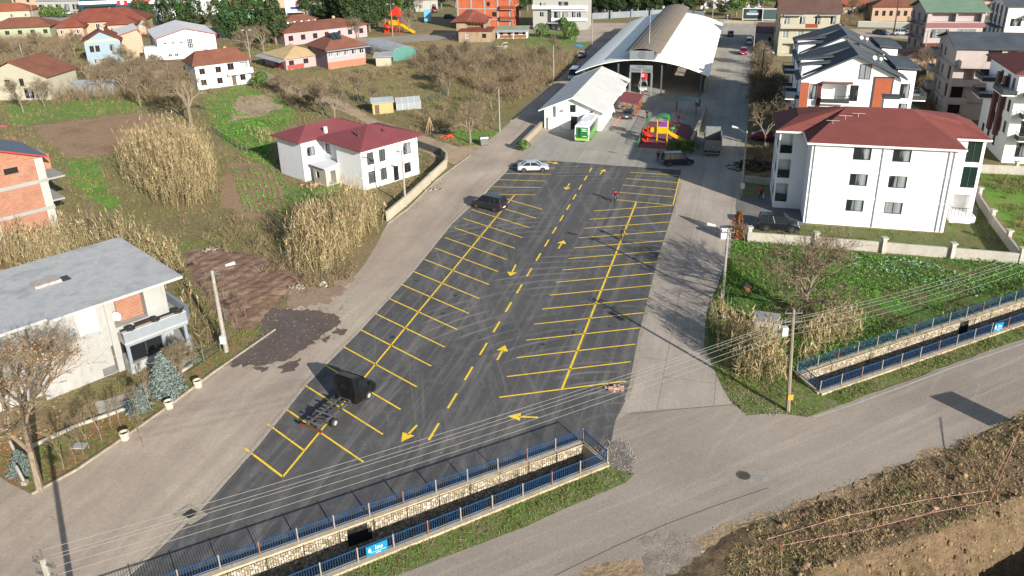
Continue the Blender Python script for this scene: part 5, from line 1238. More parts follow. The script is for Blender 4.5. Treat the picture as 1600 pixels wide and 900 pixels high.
h = far('apartment_house','pink three storey house with green roof and large upper windows','apartment house',(99.0,188.6),-10,12.5,12,10.2,pl('light_pink_render',(222,208,208)),'gable',2.2,tilem('green_roof',C(100,124,104,.8),C(116,140,118,.8),2,amp=.08),
    {0:[(1.2,5.2,4.2,6.2,'big'),(7,11,4.2,6.2,'big'),(.9,6.2,7.9,9.8,'deep'),(6.6,11.8,7.9,9.8,'deep'),(1.2,4,1,2.6,'brown')],3:row(12,3,1.5,1.8,(1.2,4.4,7.6),'deep')},.8)
h.bx('rose_band', pl('rose_render',(178,126,128)), (-.2,12.7,-.25,-.003,6.7,7.7)); h.bx('shop_canopy', TILER, (-.5,6,-2.6,0,2.6,3.0)); h.balcony(-1.8,0,2,9,3.9,PINK,1.0,('x1',),FD); h.balcony(-1.8,0,2,9,7.1,PINK,1.0,('x1',),FD)
h = far('apartment_house','striped brown and white modern house in the upper right corner','apartment house',U2(1566,63),-14,15,14,8.6,WHT,'gable',2.4,ANTH,{0:[(1,3.6,3.6,5.6,'big'),(4.6,7.5,6.6,8.2,'deep'),(4.6,7.5,3.4,5.8,'deep')],3:row(14,4,1.5,2,(3.6,6.2),'dark')},.8)
h.bx('brown_strip', flat('dark_brown_cladding',C(84,66,66,.6)), *[(-.08,-.003,y,y+.9,0,8.6) for y in (1,4.2,7.4,10.6)]); h.bx('dark_awning', FD, (-1.8,0,2,12,2.9,3.1)); h.balcony(4,12,-1.6,0,6.0,WHT,1,('y1',),FD,.5)
# unfinished pale block
UP = plaster('raw_pale_block',C(206,190,182,.6),C(218,204,196,.6),C(186,160,148,.6))
h = far('unfinished_block','unfinished pale four storey block with solid white balconies and dark roof','apartment block',(73.6,129.2),-16.4,17,13,11.8,UP,'gable',1.7,ANTH,
    {0:[(4.6,6.6,9.1,11.5,'void'),(7.4,9.0,9.2,11.5,'deep'),(1.6,3.2,6.2,8.6,'deep'),(4.0,5.6,6.2,8.6,'void'),(6.3,7.2,6.2,8.6,'void'),(0.2,2.0,3.2,5.6,'void'),(0.2,2.0,0.2,2.6,'void'),(8,8.9,2.0,2.9,'void'),(10,13,9.1,11.4,'deep')],
     3:[(u,u+1.2,z,z+1.5,'void') for u in (1.6,4.8) for z in (9.4,6.4,3.4,.6)]+[(9.6,11.2,z,z+2.3,'void') for z in (6.2,3.2)]},.6)
for z in (3.0,6.0,9.0):
    h.bx('floor_slab', CS, (-.08,17.08,-.08,13.08,z-.25,z)); 
for x0_,x1_,z in ((.6,9.2,9.0),(-.2,7.0,6.0),(-.6,2.4,3.0),(-.6,2.0,0.3)): h.balcony(x0_,x1_,-1.6,0,z,UP,1.0,('y1',),UP,.95)
for z in (9.0,6.0,3.0,.3): h.balcony(-1.3,0,10.5,13.3,z,UP,1,('x1',),UP,.9)
# brown striped block at the right edge
h = far('apartment_block','white block with two brown vertical strips and dark glass balconies at the right edge','apartment block',(68.7,104.6),-17,18,14.5,12.4,WHT,'hip',2.2,REDROOF,
    {0:row(18,3,1.8,2.2,(3.8,6.8,9.8,.9),'big',1.4,8),3:[(u,u+1.3,z,z+1.7,'dark') for u in (2,5.2,8.4) for z in (1.0,)]+[(u,u+1.2,z,z+1.7,'dark') for u in (6.2,12.0) for z in (3.8,6.8,9.8)]+[(9.4,11,z,z+2,'deep') for z in (3.6,6.6,9.6)]},.7)
BRN = flat('brown_cladding',C(110,66,62,.65),.6)
for y in (4.6,8.0): h.bx('brown_strip', BRN, (-.5,-.003,y-.55,y+.55,2.8,11.2))
for z in (3.6,6.6,9.4): h.balcony(1,7,-1.5,0,z,WHT,1.0,('y1',),FD,.55)
for z in (9.4,7.0): h.balcony(-1.8,0,9.8,14.4,z,WHT,1.0,('x1',),FD,.6)
h.balcony(-1.8,0,-.5,4.0,9.6,WHT,1.0,('x1',),FD,.6)
# low sheds
h = far('shed','low grey shed with dark brown roof at the end of the hall street','shed',U2(1181,70),-14,8.0,9,3.2,plaster('mid_grey_render',C(160,164,170,.6)),'shed',1.4,MATS['dark_brown_roof'],{0:[(3,3.8,1,2,'dark')]},.4)
h = far('shed','low brown roofed shed in the bare trees beside the unfinished block','shed',U2(1416,110),-14,8.5,9,3.0,PEACH,'hip',1.5,MATS['dark_brown_roof'],{0:row(8.5,2,1,1,(1,),'white')},.5)
# upper left
h = far('village_house','large peach house with sprawling red tiled roofs in the upper left','house',U2(104,60),12,24,12,4.8,PEACH,'hip',3.4,TILER,{0:row(24,6,1.3,1.5,(2.6,),'white',1)},.9)
h.walls([(-1,-4),(6.5,-4),(6.5,0),(-1,0)],0,3.9,PEACH,{0:row(7.5,2,1.2,1.3,(1.8,),'white')},name='front_wing'); m=MB(); hiproof(m,-2,7.5,-5,1.5,4.0,2.0); m.build('front_roof',TILER,h.rf,recalc=False); chim(h,13,6,7.2,1.1)
h.walls([(14,-5),(22,-5),(22,0),(14,0)],0,4.2,PEACH,{0:row(8,2,1.2,1.3,(1.8,),'white')},name='front_wing'); m=MB(); hiproof(m,13,23,-6,2,4.3,2.2); m.build('front_roof',TILER,h.rf,recalc=False)
h = far('village_house','pale green house with red brown hipped roof at the left edge','house',U2(-14,62),10,18,10,3.4,GREENW,'hip',2.6,TILE,{0:row(18,5,1.3,1.3,(1.2,),'brown',.8)},.8)
h = far('village_house','orange roofed house behind the pale green house at the left edge','house',U2(-30,34),8,18,9,3.6,CREAM,'hip',2.4,TILEO,{0:row(18,4,1.3,1.3,(1.2,),'white')},.7)
# roadside shops and fuel station, upper left
h = far('shop_building','long blue glass shop front with white band and red signs','shop',U2(128,21),12,34,12,6.4,flat('blue_glass_wall',C(52,92,110,.5),.2,0,.2,.4),'flat',.2,CS,{},.4)
h.bx('white_band', WHT, (-.3,34.3,-.4,-.02,3.4,4.6)); h.bx('sign_board', RED, (14,18,-.6,-.42,2.5,4.4),(20,27,-.6,-.42,3.4,4.3)); m=MB(); m.tube((16,-.75,3.5),(16,-.61,3.5),.75,.75,16); m.build('round_sign', WH, h.t)
h.bx('display_window', PDARK, (1,13,-.1,-.02,.3,2.6),(19,33,-.1,-.02,.3,2.6))
h = far('shop_building','long low pale shop row with grey roof left of the blue glass shop','shop',U2(60,18),-6,30,9,4.2,plaster('light_grey_render',()),'flat',.2,GSHEET,{0:row(30,8,2.4,2.2,(.6,),'dark',.8)},.6)
t = thing('fuel_canopy','white fuel station canopy with magenta edge between the dark conifers','canopy',(*U2(234,26),0),math.radians(12))
m = MB(); m.box(0,17,0,9,4.6,5.2); m.build('canopy_roof', WHT, t); m = MB(); m.box(-.05,17.05,-.06,-.01,4.55,4.8); m.build('edge_band', flat('magenta_band',C(176,50,96,.6)), t)
for x in (2,15):
    for y in (2,7): m = MB(); m.box(x-.2,x+.2,y-.2,y+.2,0,4.6); m.build('column', WHITEM, t)
h = far('kiosk','white kiosk wall under the magenta edged canopy','kiosk',U2(244,33),20,7,5,3.6,WHT,'flat',.2,WHT,{})
h = far('building','white two storey building between the conifers at the top','building',U2(300,24),10,13,9,6.2,WHT,'flat',.2,GSHEET,{0:row(13,3,1.3,1.3,(3.8,),'white')},.3)
h = far('garden_pavilion','pavilion with orange tiled roof hidden behind the conifers','pavilion',U2(345,30),10,13,9,3.6,pl('mint_render',(150,206,160)),'hip',2.2,TILEO,{},.8)
for i,(x,y,L,D,H,rm,wm_,lab) in enumerate(((560,22,20,9,4.2,TILE,CREAM,'low cream house behind the pines at the top'),(610,20,18,10,4.2,GSHEET,plaster('light_grey_render',()),'low grey shed row behind the far playground'),(395,14,15,9,4.0,TILE,PEACH,'small peach house half hidden behind the tall conifers'),(1300,28,14,9,3.6,TILEO,CREAM,'low cream garden house with orange roof above the grey roofed block'),(1530,24,14,9,4.6,TILE,PINK,'small pink house behind the green roofed house'),(1245,6,22,10,5,TILE,CREAM,'cream house behind the terraced house at the top'),(480,8,18,9,4.5,TILER,CREAM,'red roofed house at the top edge behind the billboard'),(20,8,22,10,4.4,TILER,PEACH,'red roofed house in the uppermost left corner'))):
    far('village_house' if 'shed' not in lab else 'shed', lab, 'house' if 'shed' not in lab else 'shed', U2(x,y), -6 if i > 2 else 8, L, D, H, wm_, 'hip', 2.2, rm, {0: row(L,4,1.3,1.3,(1.2,),'dark')}, .6)
# ------------------------------------------------------------ walls and fences
def wall_run(name, label, pts, h_, w, m, cap=None, cat='wall', pillars=None, z0=0, pil=(.4,.4)):
    t = thing(name, label, cat, (pts[0].x, pts[0].y, 0)); o = pts[0]; mb = MB()
    for a, b in zip(pts, pts[1:]): mb.beam((a.x-o.x,a.y-o.y,z0),(b.x-o.x,b.y-o.y,z0),w,h_)
    mb.build('wall_panel', m, t)
    if cap:
        mb = MB()
        for a, b in zip(pts, pts[1:]): mb.beam((a.x-o.x,a.y-o.y,z0+h_),(b.x-o.x,b.y-o.y,z0+h_),w+.1,.07)
        mb.build('coping', cap, t)
    if pillars:
        for px in pillars:
            p = G(*px) - o; mb = MB(); mb.box(p.x-pil[0]/2,p.x+pil[0]/2,p.y-pil[1]/2,p.y+pil[1]/2,0,h_+.45); q = mb.build('pillar', m, t)
            mb = MB(); mb.box(p.x-pil[0]/2-.1,p.x+pil[0]/2+.1,p.y-pil[1]/2-.1,p.y+pil[1]/2+.1,h_+.45,h_+.62); mb.build('pillar_cap', m, q)
    return t
GWALL = nm('pale_garden_wall', [C(186,180,168,.62), C(206,200,188,.62), C(196,172,140,.62)], 0.7, stretch=(1,1,.5), fine=6, finea=.12, hi=.8)
wall_run('garden_wall','long pale wall with pillars between the red roofed block and the vegetable garden',W((1167,378),(1270,385),(1378,394),(1485,403),(1590,412),(1650,417)),1.15,.22,GWALL,None,'wall',[(1170,377),(1273,386),(1379,395),(1486,404),(1593,412)])
wall_run('garden_wall','pale wall with pillars running back along the right side of the red roofed block',W((1593,411),(1556,362),(1530,322),(1524,308)),1.15,.22,GWALL,None,'wall',[(1573,383),(1548,350),(1528,314)])
wall_run('garden_wall','pale wall with pillars in front of the brown striped block at the right edge',W((1524,270),(1620,274)),1.2,.2,GWALL,None,'wall',[(1586,272)])
wall_run('low_wall','low wall below the heap of dark debris at the shaded yard',W((1163,284),(1208,290)),.9,.25,GWALL)
HWALL = nm('cream_block_wall', [C(196,184,158,.62), C(214,204,180,.62)], .8, fine=6, finea=.1)
wall_run('house_wall','long cream wall beside the street in front of the white house',W((605,346),(640,316),(672,286),(673,283)),1.2,.2,HWALL,HWALL)
wall_run('house_wall','short cream wall closing the yard of the white house toward the lane',W((675,283),(697,262),(699,252),(690,243)),1.2,.2,HWALL,HWALL)
wall_run('house_wall','grey wall along the dirt lane behind the white house',W((690,243),(650,229)),1.1,.2,nm('grey_wall',[C(120,120,118,.6),C(140,140,136,.6)],.8))
YW = nm('yard_wall', [C(176,164,138,.62), C(196,184,158,.62)], .8, fine=6, finea=.1)
wall_run('low_wall','short thick low wall at the corner of the annex yard',W((812,234),(846,200)),1.0,.35,YW,YW)
wall_run('low_wall','thick beige wall between the playground and the dump truck',W((1080,232),(1094,200),(1103,176)),1.5,.35,YW,YW)
wall_run('cemetery_wall','blue grey wall of the cemetery behind the market hall',W((925,30),(1040,24),(1100,27)),2.0,.25,nm('blue_grey_wall',[C(140,150,158,.6),C(160,166,170,.6)],.4),None,'wall',[(955,29),(987,27),(1019,26)],pil=(.6,.4))
wall_run('roadside_wall','white topped grey wall in front of the peach bungalow',W((1340,42),(1420,44)),1.6,.25,plaster('light_grey_render',()),WHT)
wall_run('retaining_wall','low cream wall under the roadside billboards',W((1130,36),(1210,38)),.9,.25,YW)
wall_run('board_fence','white board fence running down from the teal ended shed','fence' and W((645,86),(680,94),(718,103)),1.5,.08,WHG,None,'fence')
DNET = flat('dark_net', C(74,78,72,.6), .9)
def netfence(label, px, h_=1.3):
    pts = W(*px); o = pts[0]; t = thing('wire_fence', label, 'fence', (o.x,o.y,0)); mb = MB(); m2 = MB()
    for a, b in zip(pts, pts[1:]):
        d = b-a; n = max(2,int(d.length/2.2))
        for i in range(n):
            p = a+d*(i/n)-o; 
            k = MB(); k.tube((p.x,p.y,0),(p.x,p.y,h_+.15),.05,.05,5); k.build('post', GREY, t)
        for z in (.1,.45,.8,h_): mb.beam((a.x-o.x,a.y-o.y,z),(b.x-o.x,b.y-o.y,z),.025,.025)
        nn = int(d.length/.3)
        for i in range(nn): p = a+d*(i/nn)-o; mb.box(p.x-.01,p.x+.01,p.y-.01,p.y+.01,.05,h_)
    mb.build('mesh', DNET, t); return t
netfence('dark wire fence along the dirt lane beside the yellow shed',[(540,152),(580,172)])
netfence('dark wire fence between the greenhouse and the vegetable plots',[(655,160),(678,157),(700,150),(670,118)])
netfence('wire fence crossing the meadow above the fields on the left',[(330,205),(378,236),(395,240)],1.0)
netfence('wire fence along the planted strip of the grey unfinished house',[(352,500),(345,548),(292,583)],1.1)
# planting strip details
def bollard(px, label):
    p = G(*px); t = thing('concrete_planter', label, 'planter', (p.x,p.y,0), random.Random(px[0]).uniform(0,1.2)); t.scale = (.74,.74,.82)
    prof = [(.34,0),(.42,.1),(.4,.55),(.48,.62),(.48,.8)]; mb = MB(); n = 8; vs = []; fs = []
    for r,z in prof+[(.4,.8),(.36,.55)]:
        for i in range(n): a = 2*math.pi*i/n+.39; vs.append((r*math.cos(a),r*math.sin(a),z))
    k = len(prof)+2
    for j in range(k-1):
        for i in range(n): fs.append((j*n+i,j*n+(i+1)%n,(j+1)*n+(i+1)%n,(j+1)*n+i))
    fs.append(tuple((k-1)*n+i for i in range(n))); mb.add(vs,fs); mb.build('pot', nm('cast_planter',[C(186,176,156,.75),C(204,196,178,.75)],2,fine=9), t)
    mb = MB(); mb.ball((0,0,.56),.37,1,1,.25,8,5); mb.build('soil_fill', flat('black_soil',C(40,36,32)), t)
bollard((196,687),'white concrete planter at the kerb nearest the bare brown leafed tree'); bollard((265,638),'middle white concrete planter on the kerb below the blue spruces'); bollard((310,605),'white concrete planter by the garden gap near the wet road')
# ------------------------------------------------------------ vehicles
Z0 = 0.042
GLS = flat('car_glass', (0.012,0.016,0.02), 0.18, 0, 0.05, 3, 0.35)
TRIM = flat('black_trim', (0.015,0.015,0.016), 0.5)
RIM = flat('alloy_rim', C(170,172,176,.6), 0.35, 0.7)
HLM = flat('headlamp_glass', (0.55,0.57,0.6), 0.1); TLM = flat('tail_lamp_red', C(190,24,24,.6), 0.25)
def paint(n, c, met=0.3): return flat('car_paint_' + n, c, 0.28, met, 0.02, 3, 0.5, 0.6)
def ring_loft(mb, st, m=0):
    """st: list of (x, ring points (y,z))"""
    k = len(st[0][1]); vs = [(x, p[0], p[1]) for x, r in st for p in r]; fs = []
    for i in range(len(st) - 1):
        for j in range(k): fs.append((i*k+j, i*k+(j+1)%k, (i+1)*k+(j+1)%k, (i+1)*k+j))
    fs += [tuple(range(k))[::-1], tuple((len(st)-1)*k+j for j in range(k))]
    mb.add(vs, fs, m)
SPEC = {  # belt stations (x, half width, belt z); glass base x0,x1 ; roof x0,x1 ; heights belt, roof
 'sedan': dict(st=[(-2.2,.74,.62),(-2.15,.82,.9),(-1.9,.86,.97),(-1.2,.87,.98),(.85,.87,.95),(1.5,.86,.9),(2.0,.82,.78),(2.2,.7,.6)], g=(-1.75,1.15), r=(-1.0,.35), zb=.93, zr=1.43, wb=(-1.32,1.32), wr=.33),
 'hatch': dict(st=[(-1.95,.74,.6),(-1.92,.8,.95),(-1.5,.84,1.0),(.7,.84,.97),(1.3,.83,.92),(1.8,.8,.8),(1.95,.68,.6)], g=(-1.88,1.1), r=(-1.45,.25), zb=.94, zr=1.48, wb=(-1.2,1.22), wr=.32),
 'van': dict(st=[(-2.2,.8,.6),(-2.18,.87,1.05),(-1.6,.9,1.1),(.9,.9,1.08),(1.5,.88,1.02),(2.0,.84,.9),(2.2,.74,.65)], g=(-2.15,1.35), r=(-1.98,.55), zb=1.04, zr=1.8, wb=(-1.35,1.38), wr=.34),
 'mini': dict(st=[(-2.7,.95,.7),(-2.68,1.0,1.25),(-2,1.0,1.3),(1.9,1.0,1.28),(2.4,.98,1.15),(2.75,.9,.8)], g=(-2.66,2.35), r=(-2.55,1.7), zb=1.25, zr=2.35, wb=(-1.6,1.75), wr=.38)}
CAR_CACHE = {}
def make_car(kind, col, name):
    s = SPEC[kind]; parts = {}
    def RG(w, zb): return [(-w,.42),(-w,zb-.1),(-w*.93,zb),(w*.93,zb),(w,zb-.1),(w,.42),(w*.93,.24),(-w*.93,.24)]
    m = MB(); ring_loft(m, [(x, RG(w, zb)) for x, w, zb in s['st']])
    g0, g1 = s['g']; r0, r1 = s['r']; zb, zr = s['zb'], s['zr']; W_ = max(w for _, w, _ in s['st']); wt = W_ * .76; wg = W_ * .93
    # roof skin and pillars belong to the body
    m.add([(r0,-wt,zr),(r1,-wt,zr),(r1,wt,zr),(r0,wt,zr),(r0+.12,-wt*.8,zr+.045),(r1-.1,-wt*.8,zr+.045),(r1-.1,wt*.8,zr+.045),(r0+.12,wt*.8,zr+.045),(r0,-wt,zr-.05),(r1,-wt,zr-.05),(r1,wt,zr-.05),(r0,wt,zr-.05)],
          [(4,5,6,7),(0,1,5,4),(1,2,6,5),(2,3,7,6),(3,0,4,7),(8,9,1,0),(9,10,2,1),(10,11,3,2),(11,8,0,3)])
    for sy in (-1, 1):
        for (xb, xt) in ((g0,r0),(g1,r1),((g0+g1)/2-.1,(r0+r1)/2-.05)) + (((g0*.55+g1*.45-.7,)*2,) if kind in ('van',) else ()):
            m.tube((xb,sy*wg*1.003,zb),(xt,sy*wt*1.003,zr),.045,.045,5)
    parts['body'] = m.mesh('body', col)
    m = MB(); m.add([(g0,-wg,zb-.03),(g1,-wg,zb-.03),(g1,wg,zb-.03),(g0,wg,zb-.03),(r0,-wt,zr-.02),(r1,-wt,zr-.02),(r1,wt,zr-.02),(r0,wt,zr-.02)],[(0,1,5,4),(1,2,6,5),(2,3,7,6),(3,0,4,7),(4,5,6,7)])
    parts['windows'] = m.mesh('windows', GLS)
    m = MB(); x0 = s['st'][0][0]; x1 = s['st'][-1][0]
    m.box(x0-.03,x0+.12,-W_*.86,W_*.86,.3,.52); m.box(x1-.14,x1+.03,-W_*.8,W_*.8,.28,.5); m.box(x0+.05,x1-.05,-W_*.97,W_*.97,.25,.4)
    for sy in (-1,1):
        m.box(g1-.3,g1-.1,sy*(W_+.1)-.07,sy*(W_+.1)+.07,zb,zb+.13)
        for xw in s['wb']:
            m.tube((xw,sy*(W_-.1),s['wr']),(xw,sy*(W_+.006),s['wr']),s['wr']+.07,s['wr']+.07,14)
    parts['bumper_trim'] = m.mesh('bumper_trim', TRIM)
    m = MB(); torus(m,(0,0,0),s['wr']-.09,.1,14,8,'y'); parts['tyre'] = m.mesh('tyre', TYRE)
    m = MB(); m.tube((0,-.07,0),(0,.07,0),s['wr']-.12,s['wr']-.12,12); 
    for i in range(5): a = 2*math.pi*i/5; m.tube((0,-.08,0),((s['wr']-.13)*math.cos(a),-.08,(s['wr']-.13)*math.sin(a)),.03,.03,4); m.tube((0,.08,0),((s['wr']-.13)*math.cos(a),.08,(s['wr']-.13)*math.sin(a)),.03,.03,4)
    parts['rim'] = m.mesh('rim', RIM)
    m = MB(); m.ball((0,0,0),.12,.9,1.3,.8,8,6); parts['headlight'] = m.mesh('headlight', HLM)
    m = MB(); m.box(-.05,.05,-.12,.12,-.14,.16 if kind != 'sedan' else .08); parts['tail_light'] = m.mesh('tail_light', TLM)
    m = MB(); m.box(-.02,.02,-.26,.26,-.06,.06); parts['number_plate'] = m.mesh('number_plate', WH)
    return parts, s, W_
def car(name, label, kind, col, colname, w_rear, w_front, cat='car', group=None, at=None, heading=None, side=None):
    """placed by where the near-side wheels touch the ground"""
    key = (kind, colname)
    if key not in CAR_CACHE: CAR_CACHE[key] = make_car(kind, paint(colname, col), name)
    parts, s, W_ = CAR_CACHE[key]
    if at is None:
        a = G(*w_rear); b = G(*w_front); d = (b - a); hd = math.atan2(d.y, d.x); mid = (a + b) / 2
        n = Vector((-d.y, d.x, 0)).normalized(); n = n if n.y > 0 else -n
        p = mid + n * (W_ - .05); u = Vector((math.cos(hd), math.sin(hd), 0)); p -= u * (s['wb'][0] + s['wb'][1]) / 2
    else: hd = math.radians(heading); p = G(*at) + Vector((math.cos(hd), math.sin(hd), 0)) * (side or 0)
    t = thing(name, label, cat, (p.x, p.y, Z0), hd, group)
    obj('body', parts['body'], t); obj('windows', parts['windows'], t); obj('bumper_trim', parts['bumper_trim'], t)
    for x in s['wb']:
        for sy in (-1, 1):
            w = obj('wheel', parts['tyre'], t, (x, sy * (W_ - .08), s['wr'])); obj('rim', parts['rim'], w)
    xf = s['st'][-1][0]; xr = s['st'][0][0]; zz = s['st'][-1][2]
    for sy in (-1, 1):
        obj('headlight', parts['headlight'], t, (xf - .1, sy * W_ * .68, zz + .02)); obj('tail_light', parts['tail_light'], t, (xr + .02, sy * W_ * .8, .85))
    obj('number_plate', parts['number_plate'], t, (xr - .03, 0, .58)); obj('number_plate', parts['number_plate'], t, (xf + .03, 0, .42))
    return t
car('parked_car','white sedan alone at the upper left corner of the car park','sedan',C(214,216,218,.75),'white',(818.8,270.3),(847.7,269.7))
car('parked_car','dark grey people carrier parked across the upper left bays','van',C(52,58,62,.7),'dark_grey',(770.4,331.5),(746.6,326.5))
car('parked_car','dark blue van parked in the shade by the playground hedge','van',C(34,52,78,.7),'dark_blue',(1047.8,260.3),(1074.4,259))
car('parked_car','dark van parked behind the pale garden wall of the red roofed block','van',C(40,44,48,.7),'black',(1197,362),(1236.4,364.5))
car('parked_car','grey sedan parked beside the low white annex','sedan',C(84,90,98,.7),'grey',None,None,at=(979,188),heading=76,side=2.2)
car('parked_car','white pickup van standing in the gate of the market hall','van',C(206,208,208,.75),'white',None,None,at=(1004,145),heading=-100,side=-2.2)
car('minibus','pale minibus at the left side of the market hall','mini',C(190,198,204,.75),'pale',None,None,'minibus',at=(894,127),heading=-104,side=-2.7)
car('parked_car','small pale car at the roadside behind the left edge of the hall','hatch',C(150,164,176,.75),'silver_blue',None,None,at=(908,91),heading=75,side=1.5)
car('parked_car','red hatchback driving down the street right of the hall','hatch',C(176,34,60,.7),'red',None,None,at=(1161,86.5),heading=-108,side=-1.9)
car('parked_car','white estate car seen from behind next to the hall street pole','van',C(206,208,208,.75),'white',None,None,at=(1170,71),heading=74,side=2)
car('parked_car','dark car in the shade at the far right corner of the hall','hatch',C(44,54,70,.7),'navy',None,None,at=(1141,58),heading=74,side=1.9)
car('parked_car','white hatchback half hidden by the bare tree on the hall street','hatch',C(206,208,208,.75),'white',(1190,85.5),(1204,86.5))
car('parked_car','red car in front of the red roofed block behind the bare tree','sedan',C(176,34,60,.7),'red',(1182,220),(1208,222))
car('parked_car','blue car parked on the roadside before the peach bungalow','sedan',C(60,84,116,.7),'blue',(1367,54),(1380,55.5))
car('parked_car','silver white car parked beside the dark twin pole','van',C(190,198,204,.75),'pale',(1403,56),(1417,56))
car('parked_car','white van parked beside the dark shrubs in the upper left street','van',C(206,208,208,.75),'white',(102,23.5),(112,22.5))
car('parked_car','grey car on the side street behind the pale green house','hatch',C(150,164,176,.75),'silver_blue',(61,40),(68,40.5))
car('parked_car','dark car beside the large red tiled house','hatch',C(44,54,70,.7),'navy',(98,58),(105,57))
car('parked_car','dark red car beside the conifers behind the white workshop','sedan',C(176,34,60,.7),'red',(342,59.5),(329,61))
car('parked_car','blue grey car on the street beside the ruined house','hatch',C(72,90,114,.7),'slate',(697,29.5),(707,29.5))
car('parked_car','white van in the yard of the grey and white apartment house','van',C(206,208,208,.75),'white',None,None,at=(833,45),heading=-100,side=-2)
# recovery truck: bare chassis behind a black cab
BLK = nm('truck_black', [(0.004,0.004,0.005),(0.01,0.01,0.011),(0.05,0.05,0.052)], 1.6, stretch=(1,1,.3), rough=.35, bmp=0, lo=.35, hi=.85); RUSTY = flat('chassis_grey', C(96,94,92,.7), .6, .3)  # grey streaks in the black colour imitate glossy highlights on the cab
a = G(478,657,.7); b = G(528,618,.7); hd = math.atan2(b.y-a.y, b.x-a.x); pc = G(539,623,.75)
t = thing('recovery_truck','black cab with a bare ladder chassis parked across the lower left bays','truck',(pc.x,pc.y,Z0),hd)
m = MB()
def CR(w0, w1, z0, z1): return [(-w0,z0),(-w0,z0+(z1-z0)*.55),(-w1,z1-.06),(-w1*.8,z1),(w1*.8,z1),(w1,z1-.06),(w0,z0+(z1-z0)*.55),(w0,z0)]
ring_loft(m, [(0,CR(.98,.86,.5,2.55)),(.15,CR(1.0,.88,.45,2.6)),(.9,CR(1.0,.86,.4,2.35)),(1.25,CR(1.0,.82,.4,2.1)),(1.85,CR(.99,.84,.4,1.4)),(2.35,CR(.95,.84,.4,1.2)),(2.6,CR(.85,.74,.4,.95))])
cb = m.build('cab', BLK, t)
m = MB()
for sy in (-1,1): m.add([(.5,sy*1.015,1.3),(1.75,sy*1.01,1.3),(1.25,sy*.93,2.02),(.55,sy*.945,2.15)],[(0,1,2,3)]); 
m.add([(1.9,-.8,1.45),(1.9,.8,1.45),(1.31,.76,2.12),(1.31,-.76,2.12)],[(0,1,2,3)]); m.add([(-.01,-.3,1.6),(-.01,.3,1.6),(-.01,.3,1.95),(-.01,-.3,1.95)],[(0,1,2,3)])
m.build('windows', GLS, cb, recalc=False)
for y in (-.48,.48): m = MB(); m.box(-3.6,.3,y-.06,y+.06,.55,.72); m.build('chassis_rail', RUSTY, t)
for i in range(9): x = -3.4+i*.42; m = MB(); m.box(x-.06,x+.06,-.95 if i%2 else -.5,.95 if i%2 else .5,.72,.77); m.build('cross_member', RUSTY if i%3 else GREY, t)
m = MB(); m.box(-3.75,-3.62,-1.0,1.0,.42,.58); m.build('rear_bar', flat('brown_bar',C(120,84,72,.6)), t)
for sy in (-1,1): m = MB(); m.box(-3.78,-3.75,sy*.85-.12,sy*.85+.12,.44,.56); m.build('tail_light', TLM, t)
for x in (1.55,-2.3):
    for sy in (-1,1):
        m = MB(); torus(m,(0,0,0),.25,.12,16,8,'y'); w = m.build('wheel', TYRE, t, (x,sy*.92,.36), smooth=True)
        m = MB(); m.tube((0,-.09,0),(0,.09,0),.22,.22,12); m.build('rim', flat('bright_rim',C(206,206,204,.7),.4,.3), w)
m = MB(); m.tube((-2.3,-.85,.36),(-2.3,.85,.36),.07,.07,6); m.build('axle', RUSTY, t)
for sy in (-1,1): m = MB(); m.box(1.5,1.66,sy*1.12-.1,sy*1.12+.1,1.35,1.65); m.build('mirror', BLK, t)
# green bus
bp = G(909,223.5); hd = math.radians(73.3)
t = thing('bus','small green and white city bus parked with its back to the car park','bus',(bp.x,bp.y,Z0),hd)
BG = flat('bus_green', C(96,190,60,.6), .35); BL = flat('bus_lime', C(150,220,70,.6), .35); BWH = flat('bus_white',(.66,.67,.67),.35)
m = MB(); ring_loft(m, [(0,[(-1.1,.35),(-1.15,1.3),(-1.1,2.7),(-.95,2.85),(.95,2.85),(1.1,2.7),(1.15,1.3),(1.1,.35)]),(8.3,[(-1.1,.35),(-1.15,1.3),(-1.1,2.7),(-.95,2.85),(.95,2.85),(1.1,2.7),(1.15,1.3),(1.1,.35)]),(8.6,[(-1.0,.4),(-1.05,1.3),(-.95,2.5),(-.85,2.7),(.85,2.7),(.95,2.5),(1.05,1.3),(1.0,.4)])]); bd = m.build('body', BWH, t)
m = MB(); m.box(.05,8.3,-1.17,-1.155,.4,1.45); m.box(.05,8.3,1.155,1.17,.4,1.45); m.build('side_stripe', BG, bd)
m = MB(); m.box(-.012,-.002,-1.05,1.05,.38,.75); m.build('lime_band', BL, bd)
m = MB(); m.box(-.02,-.004,-.95,.95,.75,2.5); ad = m.build('advert_panel', flat('advert_green',C(30,130,60,.6),.4), t)
m = MB(); m.extr([(-.12,0),(.12,0),(.14,.75),(.2,.8),(.2,1.3),(.08,1.36),(.09,1.55),(0,1.62),(-.09,1.55),(-.08,1.36),(-.2,1.3),(-.2,.8),(-.14,.75)],'x',-.03,-.022)
for v in m.v: pass
o = m.build('standing_figure', flat('advert_dark',(.02,.02,.025)), ad, (0,.42,.8))
m = MB()
for z,y0,y1 in ((2.2,-.75,.1),(2.05,-.7,0),(1.85,-.8,.05),(1.0,-.8,-.1)): m.box(-.03,-.022,y0,y1,z,z+.07)
m.build('advert_lines', WH, ad)
m = MB()
for i in range(6): m.box(.5+i*1.28,1.65+i*1.28,-1.172,-1.14,1.5,2.45); m.box(.5+i*1.28,1.65+i*1.28,1.14,1.172,1.5,2.45)
m.build('side_windows', GLS, t); m = MB(); m.add([(8.615,-.9,1.25),(8.615,.9,1.25),(8.57,.85,2.45),(8.57,-.85,2.45)],[(0,1,2,3)]); m.build('windscreen', GLS, t, recalc=False)
